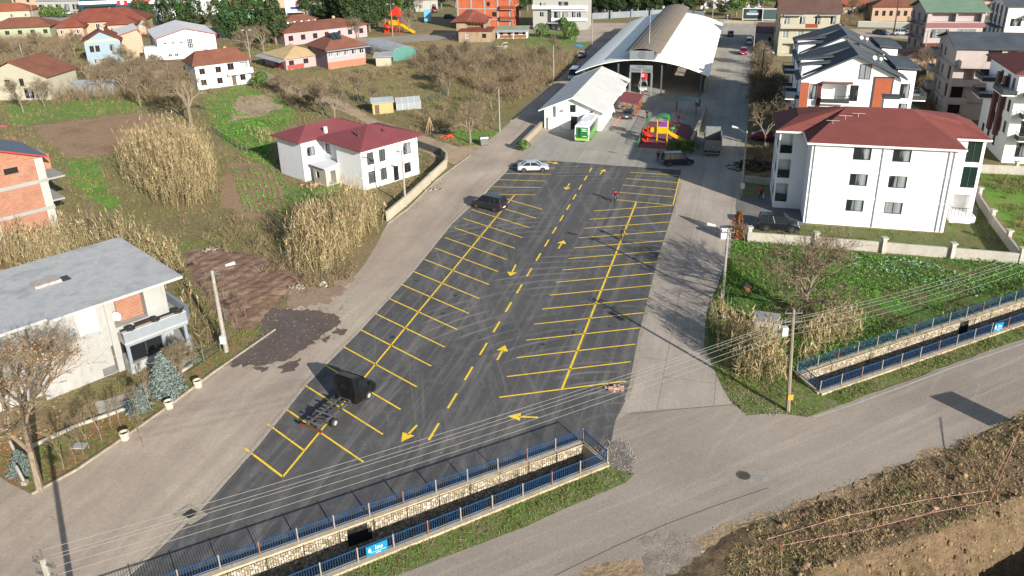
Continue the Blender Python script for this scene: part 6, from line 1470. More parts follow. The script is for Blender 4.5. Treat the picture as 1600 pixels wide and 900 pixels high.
m = MB(); m.box(1.5,3.3,-.6,.6,2.85,3.0); m.build('roof_unit', BWH, t)
for x in (1.8,6.6):
    for sy in (-1,1):
        m = MB(); torus(m,(0,0,0),.32,.13,14,8,'y'); w = m.build('wheel', TYRE, t, (x,sy*1.04,.45)); m = MB(); m.tube((0,-.14,0),(0,.14,0),.22,.22,10); m.build('rim', RIM, w)
for sy in (-1,1): m = MB(); m.box(-.03,0,sy*1.0-.06,sy*1.0+.06,.9,1.3); m.build('tail_light', TLM, t)
# dump truck seen from behind
a = G(1099,245); b = G(1126,247); hd = math.radians(76); pc = (a+b)/2
t = thing('dump_truck','grey open tipper truck parked beside the beige wall, rust red inside','truck',(pc.x,pc.y,Z0),hd)
TG = nm('tipper_grey', [C(120,124,124,.6),C(150,154,152,.6),C(110,84,70,.6)], 1.4, hi=.85); TI = nm('tipper_rust', [C(150,92,72,.7),C(176,118,96,.7)], 1)
m = MB(); m.box(0,.1,-1.2,1.2,1.0,2.5); m.build('tailgate', TG, t)
m = MB(); m.box(.1,6.0,-1.25,-1.13,1.0,2.55); m.build('side_board', TG, t); m = MB(); m.box(.1,6.0,1.13,1.25,1.0,2.55); m.build('side_board', TG, t)
m = MB(); m.box(5.9,6.0,-1.13,1.13,1.0,3.1); m.build('headboard', TG, t); m = MB(); m.box(.1,5.9,-1.13,1.13,.95,1.05); m.build('tipper_floor', TI, t)
m = MB(); m.box(.12,5.9,-1.128,-1.1,1.05,1.9); m.box(.12,5.9,1.1,1.128,1.05,1.9); m.build('inner_lining', TI, t)
m = MB(); m.box(0,8.0,-.45,-.3,.6,.9); m.box(0,8.0,.3,.45,.6,.9); m.build('chassis', RUSTY, t); m = MB(); m.box(-.1,0,-1.15,1.15,.5,.7); m.build('rear_bar', TG, t)
m = MB(); ring_loft(m,[(6.2,[(-1.15,.6),(-1.15,2.3),(-1.0,2.5),(1.0,2.5),(1.15,2.3),(1.15,.6)]),(8.0,[(-1.15,.6),(-1.15,1.6),(-1.0,2.3),(1.0,2.3),(1.15,1.6),(1.15,.6)])]); m.build('cab', TG, t)
for i in range(5): m = MB(); x=.8+i*1.2; m.box(x,x+.08,-1.3,-1.25,1.0,2.5); m.box(x,x+.08,1.25,1.3,1.0,2.5); m.build('side_rib', TG, t)
for x in (1.2,2.5,6.9):
    for sy in (-1,1):
        m = MB(); torus(m,(0,0,0),.36,.15,14,8,'y'); w = m.build('wheel', TYRE, t, (x,sy*.98,.5)); m = MB(); m.tube((0,-.1,0),(0,.1,0),.22,.22,10); m.build('rim', TG, w)
# red tractor
p = G(678,20); t = thing('tractor','red tractor parked beside the white gate posts at the top','tractor',(p.x,p.y,0),math.radians(-110))
m = MB(); m.box(.2,2.2,-.4,.4,.9,1.6); m.build('bonnet', paint('red', ()), t); m = MB(); m.box(-1.0,.3,-.7,.7,1.0,1.4); m.build('rear_body', paint('red', ()), t)
m = MB(); m.box(-.9,.4,-.65,.65,2.3,2.4); m.build('cab_roof', paint('red', ()), t); m = MB(); m.box(-.85,.35,-.6,.6,1.4,2.3); m.build('cab_glass', GLS, t)
for x,r in ((-.5,.8),(1.8,.5)):
    for sy in (-1,1): m = MB(); torus(m,(0,0,0),r-.18,.2,14,8,'y'); m.build('wheel', TYRE, t, (x,sy*.9,r))

# ------------------------------------------------------------ people and bicycles
SKIN = flat('skin', C(196,150,124,.7), .6); HAIR = flat('dark_hair', (.015,.012,.01), .7)
def person(label, loc, rz, joints, edges, rad, cols, group=None, cat='person'):
    """one continuous body grown over a skeleton; cols: colour key per joint"""
    me = bpy.data.meshes.new('body'); names = list(joints); 
    vs = [joints[n] for n in names]; es = [(names.index(a), names.index(b)) for a, b in edges]
    fing = []
    for sd in ('l', 'r'):
        w = Vector(joints['hand' + sd]); e = Vector(joints['elb' + sd]); d = (w - e).normalized(); s1 = d.cross(Vector((0,0,1))).normalized() if abs(d.z) < .95 else Vector((0,1,0))
        for k in range(5):
            q = s1 * (k - 1.5) * .02 if k < 4 else s1 * (-.05)
            L = (.055,.065,.06,.045,.03)[k]; p1 = w + q + d * .035; p2 = p1 + d * L * .6; p3 = p2 + d * L * .4 + Vector((0,0,-.015))
            b0 = len(vs); vs += [tuple(p1), tuple(p2), tuple(p3)]; es += [(names.index('hand' + sd), b0), (b0, b0 + 1), (b0 + 1, b0 + 2)]; fing += [b0, b0 + 1, b0 + 2]
    me.from_pydata(vs, es, []); o = bpy.data.objects.new('tmp', me); COL.objects.link(o)
    sk = o.modifiers.new('s', 'SKIN'); ss = o.modifiers.new('u', 'SUBSURF'); ss.levels = 1; ss.render_levels = 1
    sv = me.skin_vertices[0].data
    for i, n in enumerate(names):
        r = rad[n]; sv[i].radius = r if isinstance(r, tuple) else (r, r)
    for i in fing: sv[i].radius = (.009, .009)
    sv[names.index('pelvis')].use_root = True
    bpy.context.view_layer.update(); dg = bpy.context.evaluated_depsgraph_get()
    bm_ = bpy.data.meshes.new_from_object(o.evaluated_get(dg)); bpy.data.objects.remove(o)
    keys = sorted(set(cols.values()), key=str); mats = [flat(*k) if isinstance(k, tuple) else SKIN for k in keys]
    bm_.materials.clear()
    for q in mats: bm_.materials.append(q)
    bone = [((Vector(joints[a]) + Vector(joints[b])) / 2, cols[a] if b[:4] in ('hand', 'neck') else cols[b]) for a, b in edges] + [(Vector(joints[n]), cols[n]) for n in names]
    for pol in bm_.polygons:
        c = pol.center; k = min(bone, key=lambda bb: (bb[0] - c).length)[1]; pol.material_index = keys.index(k); pol.use_smooth = True
    t = thing('person', label, cat, loc, rz, group); obj('body', bm_, t)
    h_ = Vector(joints['head']); m = MB(); m.ball((h_.x - .015, h_.y, h_.z + .035), .118, 1, .92, .95, 10, 6); m.build('hair', HAIR, t, smooth=True)
    m = MB()
    for sy in (-1, 1): m.ball((h_.x + .088, h_.y + sy * .035, h_.z + .0), .012, n=6, k=4)
    m.build('eyes', HAIR, t); m = MB(); m.ball((h_.x + .105, h_.y, h_.z - .025), .018, 1, .8, 1.3, 6, 4); m.build('nose', SKIN, t)
    return t
ED = [('pelvis','spine'),('spine','chest'),('chest','neck'),('neck','head'),('chest','shl'),('shl','elbl'),('elbl','handl'),('chest','shr'),('shr','elbr'),('elbr','handr'),('pelvis','hipl'),('hipl','kneel'),('kneel','ankl'),('ankl','toel'),('pelvis','hipr'),('hipr','kneer'),('kneer','ankr'),('ankr','toer')]
RAD = dict(pelvis=(.15,.12),spine=(.17,.13),chest=(.19,.14),neck=.055,head=(.095,.11),shl=.07,shr=.07,elbl=.048,elbr=.048,handl=(.035,.022),handr=(.035,.022),hipl=.09,hipr=.09,kneel=.062,kneer=.062,ankl=.042,ankr=.042,toel=.04,toer=.04)
def colset(top, leg):
    T = ('cloth_' + str(top), top, .85); L = ('cloth_' + str(leg), leg, .85); S = ('boot', (.02,.02,.02), .7)
    return dict(pelvis=L,spine=T,chest=T,neck='skin',head='skin',shl=T,shr=T,elbl=T,elbr=T,handl='skin',handr='skin',hipl=L,hipr=L,kneel=L,kneer=L,ankl=L,ankr=L,toel=S,toer=S)
STAND = dict(pelvis=(0,0,.95),spine=(0,0,1.12),chest=(0,0,1.33),neck=(.01,0,1.5),head=(.03,0,1.63),shl=(0,.19,1.42),elbl=(-.03,.25,1.14),handl=(.08,.24,.9),shr=(0,-.19,1.42),elbr=(-.03,-.25,1.14),handr=(.08,-.24,.9),hipl=(0,.1,.9),kneel=(.02,.13,.5),ankl=(-.02,.15,.09),toel=(.13,.18,.04),hipr=(0,-.1,.9),kneer=(.05,-.12,.5),ankr=(.0,-.14,.09),toer=(.15,-.17,.04))
RIDE = dict(pelvis=(-.22,0,.98),spine=(-.14,0,1.14),chest=(.02,0,1.34),neck=(.1,0,1.47),head=(.17,0,1.58),shl=(.05,.19,1.4),elbl=(.2,.27,1.16),handl=(.42,.26,1.05),shr=(.05,-.19,1.4),elbr=(.2,-.27,1.16),handr=(.42,-.26,1.05),hipl=(-.2,.1,.94),kneel=(.2,.12,.78),ankl=(.05,.12,.4),toel=(.2,.13,.34),hipr=(-.2,-.1,.94),kneer=(.14,-.12,.6),ankr=(-.02,-.12,.2),toer=(.13,-.13,.15))
def bike(label, loc, rz, col):
    t = thing('bicycle', label, 'bicycle', loc, rz); FR = flat('bike_' + str(col), col, .4)
    for x in (-.52,.52):
        m = MB(); torus(m,(0,0,0),.33,.025,20,6,'y'); w = m.build('wheel', TYRE, t, (x,0,.35)); m = MB()
        for i in range(6): a = math.pi*i/6; m.tube((.32*math.cos(a),0,.32*math.sin(a)),(-.32*math.cos(a),0,-.32*math.sin(a)),.005,.005,3)
        m.build('spokes', GREY, w)
    m = MB()
    for a,b in (((-.52,0,.35),(-.15,0,.32)),((-.15,0,.32),(-.27,0,.85)),((-.15,0,.32),(.38,0,.8)),((-.25,0,.78),(.37,0,.86)),((-.52,0,.35),(-.25,0,.78)),((.52,0,.35),(.36,0,.95)),((.36,0,.95),(.38,0,1.02))): m.tube(a,b,.02,.02,6)
    m.build('frame', FR, t); m = MB(); m.tube((.4,-.27,1.02),(.4,.27,1.02),.014,.014,6); m.build('handlebar', GREY, t); m = MB(); m.ball((-.27,0,.88),.11,1.2,.7,.35,8,5); m.build('saddle', TYRE, t)
    m = MB(); m.tube((-.15,-.1,.32),(-.15,.1,.32),.08,.08,8); m.box(-.05,.1,.09,.16,.36,.39); m.box(-.2,-.05,-.16,-.09,.16,.19); m.build('pedals', GREY, t)
    return t
def rider(px, hd, top, leg, lab, blab, bcol):
    p = G(*px); L = (p.x, p.y, Z0); bike(blab, L, math.radians(hd), bcol); person(lab, L, math.radians(hd), RIDE, ED, RAD, colset(top, leg))
rider((961,317),-98,C(170,24,60,.6),(.02,.02,.025),'cyclist in a crimson jacket riding toward the camera','bicycle under the cyclist in the crimson jacket',C(180,180,184,.6))
rider((973,377),-75,(.012,.012,.014),C(60,64,70,.5),'cyclist in black riding along the right parking bays','bicycle under the cyclist in black on the yellow centre line',C(90,120,70,.6))
rider((1011,186),-95,(.02,.02,.024),(.03,.03,.035),'cyclist in dark clothes beside the green playground fence','bicycle of the rider beside the playground fence',C(60,60,64,.6))
p = G(1028,254); person('man in black standing behind the dark blue van', (p.x,p.y,Z0), math.radians(-120), STAND, ED, RAD, colset((.012,.012,.014),(.016,.016,.02)))
WALK = dict(STAND); WALK.update(kneel=(.16,.12,.52),ankl=(.12,.13,.11),toel=(.27,.14,.07),ankr=(-.22,-.12,.12),toer=(-.1,-.12,.04),kneer=(-.04,-.12,.5),handr=(.02,-.3,.86))
p = G(1188,312); person('person in a red jacket carrying a white bag in the shaded yard', (p.x,p.y,Z0), math.radians(-80), WALK, ED, RAD, colset(C(190,30,36,.7),(.02,.02,.03)))
m = MB(); m.ball((0,0,.3),.2,.8,.6,1.3,8,6); m.tube((0,0,.5),(0,0,.8),.05,.02,6); q = p + Vector((.3,-.1,0)); tag(m.build('white_bag', WHITEM, None, (q.x,q.y,.15)), 'white plastic bag held by the person in the red jacket', 'bag')

# ------------------------------------------------------------ playground and yard things
patch('rubber_floor', [(997,230),(1004,210),(1014,190),(1062,192),(1078,196),(1086,212),(1076,233),(1030,233)], nm('rubber_floor',[C(108,62,64),C(124,74,76)],1,fine=6,finea=.15), 0.02, lv=11)
PY = flat('play_yellow',C(240,190,20,.6),.4); PR = flat('play_red',C(240,60,24,.6),.4); PGr = flat('play_green',C(20,150,60,.6),.4); PP = flat('play_purple',C(140,70,170,.6),.4)
def tower(loc, rz, sc, label, roofm, postm=PY, slm=PY, spm=PR, pyramid=False):
    t = thing('play_tower', label, 'play tower', loc, rz); t.scale = (sc,)*3
    for x in (-.6,.6):
        for y in (-.6,.6): m = MB(); m.tube((x,y,0),(x,y,3.1),.07,.07,8); m.build('post', postm, t)
    m = MB(); m.box(-.6,.6,-.6,.6,1.35,1.45); m.build('platform', slm, t); m = MB(); m.box(-.55,.55,-.66,-.6,1.45,2.2); m.box(-.66,-.6,-.5,.5,1.45,2.1); m.build('side_panel', slm, t)
    m = MB(); m.box(-.5,.5,.55,.6,1.9,2.5); m.build('rear_panel', PP, t)
    m = MB()
    if pyramid: m.add([(-.95,-.95,3.0),(.95,-.95,3.0),(.95,.95,3.0),(-.95,.95,3.0),(0,0,4.4)],[(0,1,4),(1,2,4),(2,3,4),(3,0,4),(0,3,2,1)])
    else:
        for i in range(8):
            a,b = math.pi*i/8, math.pi*(i+1)/8; m.slab([(-.85*math.cos(a),-.85,3.05+.45*math.sin(a)),(-.85*math.cos(b),-.85,3.05+.45*math.sin(b)),(-.85*math.cos(b),.85,3.05+.45*math.sin(b)),(-.85*math.cos(a),.85,3.05+.45*math.sin(a))],.06)
    m.build('tower_roof', roofm, t, recalc=pyramid)
    m = MB(); n = 8
    for i in range(n):
        f0,f1 = i/n,(i+1)/n; x0,x1 = .65+2.3*f0,.65+2.3*f1; z0,z1 = 1.4-1.25*f0**.9,1.4-1.25*f1**.9
        m.slab([(x0,-.3,z0),(x1,-.3,z1),(x1,.3,z1),(x0,.3,z0)],.05); m.slab([(x0,-.36,z0+.22),(x1,-.36,z1+.22),(x1,-.3,z1+.22),(x0,-.3,z0+.22)],.27); m.slab([(x0,.3,z0+.22),(x1,.3,z1+.22),(x1,.36,z1+.22),(x0,.36,z0+.22)],.27)
    m.build('slide', slm, t)
    m = MB(); n = 26
    for i in range(n):
        a,b = 2*math.pi*1.6*i/n+.2, 2*math.pi*1.6*(i+1)/n+.2; z0,z1 = 1.75-1.6*i/n,1.75-1.6*(i+1)/n; cx_=-1.75
        for r0,r1,dz in ((.2,.62,0),(.6,.66,.2)):
            m.slab([(cx_+r0*math.cos(a),r0*math.sin(a),z0+dz),(cx_+r1*math.cos(a),r1*math.sin(a),z0+dz),(cx_+r1*math.cos(b),r1*math.sin(b),z1+dz),(cx_+r0*math.cos(b),r0*math.sin(b),z1+dz)],.06 if dz==0 else .25)
    m.tube((-1.75,0,0),(-1.75,0,2.1),.1,.1,8); m.build('spiral_slide', spm, t)
    m = MB(); m.box(-1.4,-.6,-.3,.3,1.4,1.48); m.box(-1.4,-.6,-.34,-.3,1.45,2.0); m.build('bridge', slm, t)
    return t
p = G(1034,224); tower((p.x,p.y,Z0), math.radians(-14), 1.28, 'yellow play tower with green barrel roof, red spiral slide and yellow slide', PGr)
p = G(622,52); tower((p.x,p.y,0), math.radians(-20), 1.9, 'distant climbing tower with red pointed roof and yellow slide', PR, PR, PY, PR, True)
def pfence(label, px, col=PGr, h_=1.2):
    pts = W(*px); o = pts[0]; t = thing('playground_fence', label, 'fence', (o.x,o.y,Z0))
    for a,b in zip(pts,pts[1:]):
        d = b-a; n = max(1,int(d.length/2)); 
        for i in range(n+1): p = a+d*(i/n)-o; m = MB(); m.tube((p.x,p.y,0),(p.x,p.y,h_),.05,.05,6); m.build('post', col, t)
        m = MB(); nn = int(d.length/.16)
        for i in range(nn): p = a+d*(i/nn)-o; m.box(p.x-.012,p.x+.012,p.y-.012,p.y+.012,.1,h_-.05)
        for z in (.1,h_-.1): m.beam((a.x-o.x,a.y-o.y,z),(b.x-o.x,b.y-o.y,z),.04,.04)
        m.build('mesh_panel', flat('green_grey_mesh',C(70,104,88,.6)), t)
pfence('green mesh fence along the left side of the playground', [(996.7,231),(1004,211),(1011,197),(1016,186)])
p = G(1072,178); t = thing('pergola','small pergola with curved grey green canopy behind the play tower','pergola',(p.x,p.y,Z0),math.radians(-14))
for x in (-1.7,1.7):
    for y in (-1.2,1.2): m = MB(); m.box(x-.08,x+.08,y-.08,y+.08,0,2.3); m.build('post', WOOD, t)
m = MB(); K=8
for i in range(K):
    a,b = -2.1+4.2*i/K, -2.1+4.2*(i+1)/K; f = lambda x: 2.35+.55*(1-abs(x)/2.1)**.6
    m.slab([(a,-1.7,f(a)),(b,-1.7,f(b)),(b,1.7,f(b)),(a,1.7,f(a))],.06)
m.build('canopy', flat('sage_canopy',C(120,140,120,.6)), t, recalc=False)
p = G(1052,196); t = thing('swing_set','dark swing set between the play tower and the pergola','swing',(p.x,p.y,Z0),math.radians(60))
for x in (-1.4,1.4):
    for y in (-.6,.6): m = MB(); m.tube((x,y,0),(x,0,2.2),.05,.05,6); m.build('leg', FD, t)
m = MB(); m.tube((-1.5,0,2.2),(1.5,0,2.2),.05,.05,6); m.build('top_bar', FD, t)
for x in (-.6,.6):
    m = MB(); m.box(x-.22,x+.22,-.1,.1,.5,.54); s_ = m.build('swing_seat', PR, t); m = MB(); m.tube((x-.2,0,.52),(x-.2,0,2.2),.012,.012,4); m.tube((x+.2,0,.52),(x+.2,0,2.2),.012,.012,4); m.build('chain', GREY, s_)
p = G(1050,207); t = thing('spring_rider','small green spring rider on the rubber floor','toy',(p.x,p.y,Z0)); m = MB(); m.tube((0,0,0),(0,0,.4),.12,.12,8); m.build('spring', GREY, t); m = MB(); m.ball((0,0,.65),.35,1.4,.5,.7,8,6); m.tube((.3,0,.8),(.35,0,1.2),.12,.1,6); m.build('seat', PGr, t)
p = G(1060,186); t = thing('see_saw','orange and grey see-saw near the pergola','see-saw',(p.x,p.y,Z0),1.9); m = MB(); m.beam((-1.6,0,.35),(1.6,0,.95),.2,.08); m.build('plank', flat('play_orange',C(230,120,50,.6)), t); m = MB(); m.box(-.1,.1,-.2,.2,0,.62); m.build('pivot', GREY, t)
for k,(q,lab) in enumerate((((960,200),'nearest red and white bollard beside the annex'),((962.5,196),'second red and white bollard from the bus'),((965.5,192),'third red and white bollard from the bus'),((968.5,188.5),'red and white bollard closest to the grey sedan'))):
    p = G(*q); t = thing('bollard', lab, 'bollard', (p.x,p.y,Z0), 0, 'red and white bollards by the annex'); m = MB(); m.tube((0,0,0),(0,0,.8),.045,.045,6); m.build('post', PR, t); m = MB(); m.tube((0,0,.45),(0,0,.6),.05,.05,6); m.build('white_ring', WH, t)
p = G(1090,166); t = thing('recycling_bin','teal recycling bin at the upper end of the beige wall','bin',(p.x,p.y,Z0)); m = MB(); m.tube((0,0,0),(0,0,1.3),.45,.5,10); m.build('bin_body', flat('teal_bin',C(40,130,140,.6),.4), t); m = MB(); m.ball((0,0,1.3),.5,1,1,.5,10,6); m.build('lid', flat('teal_bin',()), t)
def wbin(px, label):
    p = G(*px); t = thing('litter_bin', label, 'bin', (p.x,p.y,0), .3); m = MB(); m.add([(-.55,-.4,.15),(.55,-.4,.15),(.55,.4,.15),(-.55,.4,.15),(-.65,-.5,1.2),(.65,-.5,1.2),(.65,.5,1.2),(-.65,.5,1.2)],[(0,3,2,1),(0,1,5,4),(1,2,6,5),(2,3,7,6),(3,0,4,7),(4,5,6,7)]); m.build('bin_body', GREY, t)
    m = MB(); m.extr([(-.5,1.2),(.5,1.2),(.45,1.4),(0,1.5),(-.45,1.4)],'x',-.66,.66); m.build('lid', GREY, t)
    for x in (-.45,.45): m = MB(); m.tube((x,-.35,.08),(x,-.25,.08),.08,.08,6); m.build('wheel', TYRE, t)
wbin((756,227),'grey galvanised litter bin on the kerb at the lane mouth'); wbin((1137,30),'galvanised bin at the far end of the hall street')
# billboards
def board(px, w, h_, label, m_, z=1.0, rz=-14, lines=None):
    p = G(*px); t = thing('billboard', label, 'billboard', (p.x,p.y,0), math.radians(rz)); m = MB(); m.box(-w/2,w/2,-.15,.15,z,z+h_); m.build('frame', WHITEM, t)
    m = MB(); m.box(-w/2+.25,w/2-.25,-.19,-.151,z+.25,z+h_-.25); f = m.build('poster', m_, t)
    for x in (-w/2+.3,w/2-.3): m = MB(); m.box(x-.12,x+.12,-.1,.1,0,z); m.build('post', WHITEM, t)
    if lines:
        for (a,b,c,d,mm) in lines: m = MB(); m.box(a,b,-.22,-.192,z+c,z+d); m.build('poster_stripe', mm, f)
CY_ = flat('cyan_print',C(60,190,220,.6)); DKP = flat('dark_poster',C(44,52,60,.6))
board((1175,33),6.2,3.6,'dark roadside billboard with cyan lines between two trees',DKP,.5,-14,[(-1.2,1.2,2.4,2.8,CY_),(-1.9,1.9,1.9,2.1,WH),(-1.9,1.9,1.5,1.65,WH)])
board((1203,34),5.0,3.6,'dark grey billboard beside the terraced cream house',flat('grey_poster',C(70,92,90,.6)),.5,-14)
board((462,24),7.0,5.0,'white billboard with red and blue print behind the pink school',WHITEM,1.0,10,[(.5,1.6,3.0,4.2,RED),(-1.6,2.2,1.2,2.2,flat('navy_print',C(50,60,130,.6)))])
p = G(669,36); t = thing('cabinet','tall pale blue cabinet on a post beside the far street','cabinet',(p.x,p.y,0)); m = MB(); m.box(-1.2,1.2,-.4,.4,.6,4.2); m.build('case', flat('pale_blue',C(120,190,226,.6)), t); m = MB(); m.box(-1.0,-.7,-.2,.2,0,.6); m.box(.7,1.0,-.2,.2,0,.6); m.build('feet', GREY, t)
p = G(1133,372); t = thing('cabinet','grey electrical cabinet at the end of the pale garden wall','cabinet',(p.x,p.y,0)); m = MB(); m.box(-.55,.55,-.3,.3,0,1.3); m.build('case', WHG, t); m = MB(); m.box(-.6,.6,-.35,.35,1.3,1.38); m.build('cap', GREY, t)
# small hut and things in the vegetable garden
p = G(1176,528); h = House('garden_hut','small grey block hut with slab top among the reeds in the garden','hut',(p.x,p.y),-20); h.walls(h.rect(0,1.9,0,1.6),0,1.6,plaster('light_grey_render',()),{0:[(.5,1.1,.1,1.2,'void')]}); h.bx('roof_slab', CS, (-.15,2.05,-.15,1.75,1.6,1.75))
p = G(1167,456); m = MB(); m.tube((0,0,0),(0,0,.5),.3,.42,10); m.ball((0,0,.5),.42,1,1,.25,10,5); tag(m.build('terracotta_pot', flat('terracotta',C(170,110,92,.7)), None, (p.x,p.y,0)), 'upturned terracotta pot in the garden grass near the lamp pole', 'pot')
# debris and materials
def pile(name, label, px, w, d, h_, m_, n, seed, cat, long=1.0, kind=None):
    rnd = random.Random(seed); p = G(*px); mb = MB()
    for i in range(n):
        x = rnd.gauss(0,w/3); y = rnd.gauss(0,d/3); z = max(0,h_*(1-abs(x)/w-abs(y)/d))*rnd.random(); s = rnd.uniform(.15,.4)
        a = rnd.uniform(0,6.28); L = s*long*rnd.uniform(.8,1.6)
        mb.beam((x-L*math.cos(a)/2,y-L*math.sin(a)/2,z),(x+L*math.cos(a)/2,y+L*math.sin(a)/2,z+rnd.uniform(-.1,.3)*s),s*.5,s*.35)
    o = mb.build(name, m_, None, (p.x,p.y,.03)); return tag(o, label, cat)
RUB = nm('pale_rubble',[C(150,140,124,.7),C(180,172,156,.7)],3)
pile('rubble_heap','pale rubble spilled along the foot of the cream house wall',(670,298),3,1.0,.3,RUB,26,1,'rubble'); pile('rubble_heap','pale rocks at the mouth of the muddy track',(462,452),1.5,.8,.4,RUB,14,2,'rubble')
pile('rubble_heap','broken brick bits at the lower right corner of the car park',(958,608),1.2,.5,.12,nm('brick_bits',[C(150,110,90),C(180,150,130)],3),20,3,'rubble'); pile('rubble_heap','grey stones on the joint between car park and side road',(1033,402),.6,.3,.25,RUB,8,4,'rubble')
pile('rubble_heap','brick rubble behind the lean-to of the white house',(492,290),2.4,1.2,.3,nm('brick_bits',[]),30,5,'rubble'); pile('stone_heap','pale stones where the mud meets the reeds',(333,392),2.2,.8,.4,RUB,22,6,'stones')
pile('timber_heap','heap of dark timber in the shaded yard beside the lamp pole',(1180,262),5.5,3.0,1.3,nm('dark_timber',[C(48,38,34),C(70,54,46)],2),90,7,'timber',4)
pile('timber_heap','old boards leaning behind the white house',(474,272),1.6,.8,1.2,nm('weathered_planks',[]),16,8,'timber',4)
for k in range(2): pile('pallet_heap',('front' if k else 'rear')+' stack of pallets in the bare orchard right of the garden',(754+k*8,128+k*1),1.2,.8,1.0,nm('pallet_wood',[C(176,144,108,.8),C(200,168,130,.8)],2),18,9+k,'pallets',3)
pile('tarpaulin_heap','orange tarpaulin in the grass beside the lane',(702,215),1.5,.6,.4,flat('orange_tarp',C(230,84,40,.8)),16,11,'tarpaulin',3); pile('branch_heap','grey branches covered with netting beside the orange tarpaulin',(690,207),3,1.2,.6,DNET,40,12,'branches',5)
pile('tarpaulin_heap','blue and white tarpaulin heap before the garden huts',(768,80),3.6,1.6,2.0,flat('blue_tarp',C(30,110,200,.8)),40,13,'tarpaulin',4); pile('scrap_heap','white boards stacked on the blue tarpaulin heap',(786,76),2.0,1.0,2.4,WH,14,14,'boards',4)
pile('tarpaulin_heap','small blue tarpaulin shelter beside the hall road',(903,73),1.6,.8,1.2,flat('bright_blue_tarp',C(30,140,200,.8)),14,15,'tarpaulin',4); pile('scrap_heap','blue grey sheets stacked beside the ruined house',(705,62),3.2,1.2,1.3,flat('slate_sheets',C(60,84,120,.7)),20,16,'sheets',4)
pile('scrap_heap','pale tarpaulins and junk behind the bare trees of the old yard',(160,118),7,2.2,1.6,nm('junk',[C(150,140,126),C(206,200,190),C(120,96,72)],1),60,17,'junk',5); pile('scrap_heap','white waste bag at the edge of the muddy track',(505,446),.7,.4,.4,WH,7,18,'waste')
h = far('shed','long grey plastic roofed shed in the old yard beside the lawn','shed',U2(117,152),8,8,4,2.2,PLAS,'gable',.9,PLAS,{},.2)
h = far('shed','dark brown roofed lean-to behind the bare trees beside the farm house','shed',U2(222,128),14,10,6,2.4,plaster('old_plaster',()),'shed',1.2,nm('thatch_brown',[C(96,76,60),C(124,100,78)],.8),{},.3)
p = G(672,207); m = MB()
for i in range(9): a = 2*math.pi*i/9; m.tube((.8*math.cos(a),.8*math.sin(a),0),(.1*math.cos(a+1),.1*math.sin(a+1),2.6),.06,.03,5)
tag(m.build('bean_pole_tepee', nm('straw_poles',[C(176,150,110,.8),C(200,176,136,.8)],3), None, (p.x,p.y,0)), 'tepee of dry poles standing in the garden behind the white house', 'pole tepee')
# gravestones behind the hall
GS = nm('pale_marble',[C(196,194,188,.6),C(220,218,212,.6)],2); m = MB(); m.extr([(-.3,0),(.3,0),(.3,.8),(.15,1.05),(-.15,1.05),(-.3,.8)],'y',-.06,.06); m.box(-.35,.35,-1.9,-.1,0,.3); gm = m.mesh('gravestone', GS); rnd = random.Random(5); ng = 0
for rr in range(9):
    for cc in range(16):
        x = 930+cc*17+rnd.uniform(-5,5); y = 21-rr*2.2+rnd.uniform(-.7,.7)
        if 1075 < x < 1090 or (x > 1100 and y > 14) or y < 1: continue
        p = G(x,y); ng += 1; o = obj('gravestone', gm, None, (p.x,p.y,0), rnd.uniform(-.3,.1)); s_ = rnd.uniform(1.1,1.9); o.scale = (s_,s_,s_); tag(o, 'pale upright gravestone in the tree shaded cemetery behind the hall', 'gravestone', 'gravestones of the cemetery behind the hall')
# ------------------------------------------------------------ vegetation
RNG = np.random.default_rng(7)
def npmesh(name, V, F, mats, mi=None):
    """V (N,3), F (M,k) all faces with k corners"""
    me = bpy.data.meshes.new(name); k = F.shape[1]
    me.vertices.add(len(V)); me.vertices.foreach_set('co', V.astype(np.float32).ravel())
    me.loops.add(F.size); me.loops.foreach_set('vertex_index', F.astype(np.int32).ravel())
    me.polygons.add(len(F)); me.polygons.foreach_set('loop_start', np.arange(0, F.size, k, dtype=np.int32)); me.polygons.foreach_set('loop_total', np.full(len(F), k, dtype=np.int32))
    for m in (mats if isinstance(mats, list) else [mats]): me.materials.append(m)
    if mi is not None: me.polygons.foreach_set('material_index', mi.astype(np.int32))
    me.update(calc_edges=True); return me
def pts_in(poly, dens, clump=None, exclude=(), seed=1):
    poly = [(p[0], p[1]) for p in poly]; xs = [p[0] for p in poly]; ys = [p[1] for p in poly]
    A = (max(xs) - min(xs)) * (max(ys) - min(ys)); n = int(A * dens); rg = np.random.default_rng(seed)
    x = rg.uniform(min(xs), max(xs), n); y = rg.uniform(min(ys), max(ys), n); ok = inside(x, y, poly)
    for e in exclude: ok &= ~inside(x, y, [(p[0], p[1]) for p in e])
    if clump: ok &= fbm(x, y, clump[0], seed + 50, 3) + rg.uniform(-.12, .12, n) > clump[1]
    return x[ok], y[ok]
def ribbons(B, T, w, rg, taper=0.25):
    n = len(B); d = T - B; a = rg.uniform(0, 2 * np.pi, n); s = np.stack([np.cos(a), np.sin(a), np.zeros(n)], 1)
    s = np.cross(d, s); s /= np.linalg.norm(s, axis=1, keepdims=True) + 1e-9
    w = (w * np.ones(n))[:, None] / 2
    V = np.stack([B - s * w, B + s * w, T + s * w * taper, T - s * w * taper], 1).reshape(-1, 3)
    return V, np.arange(n * 4).reshape(n, 4)
def join(parts):
    V = []; F = []; M = []; o = 0
    for i, (v, f, m) in enumerate(parts): V.append(v); F.append(f + o); M.append(np.full(len(f), m)); o += len(v)
    return np.concatenate(V), np.concatenate(F), np.concatenate(M)
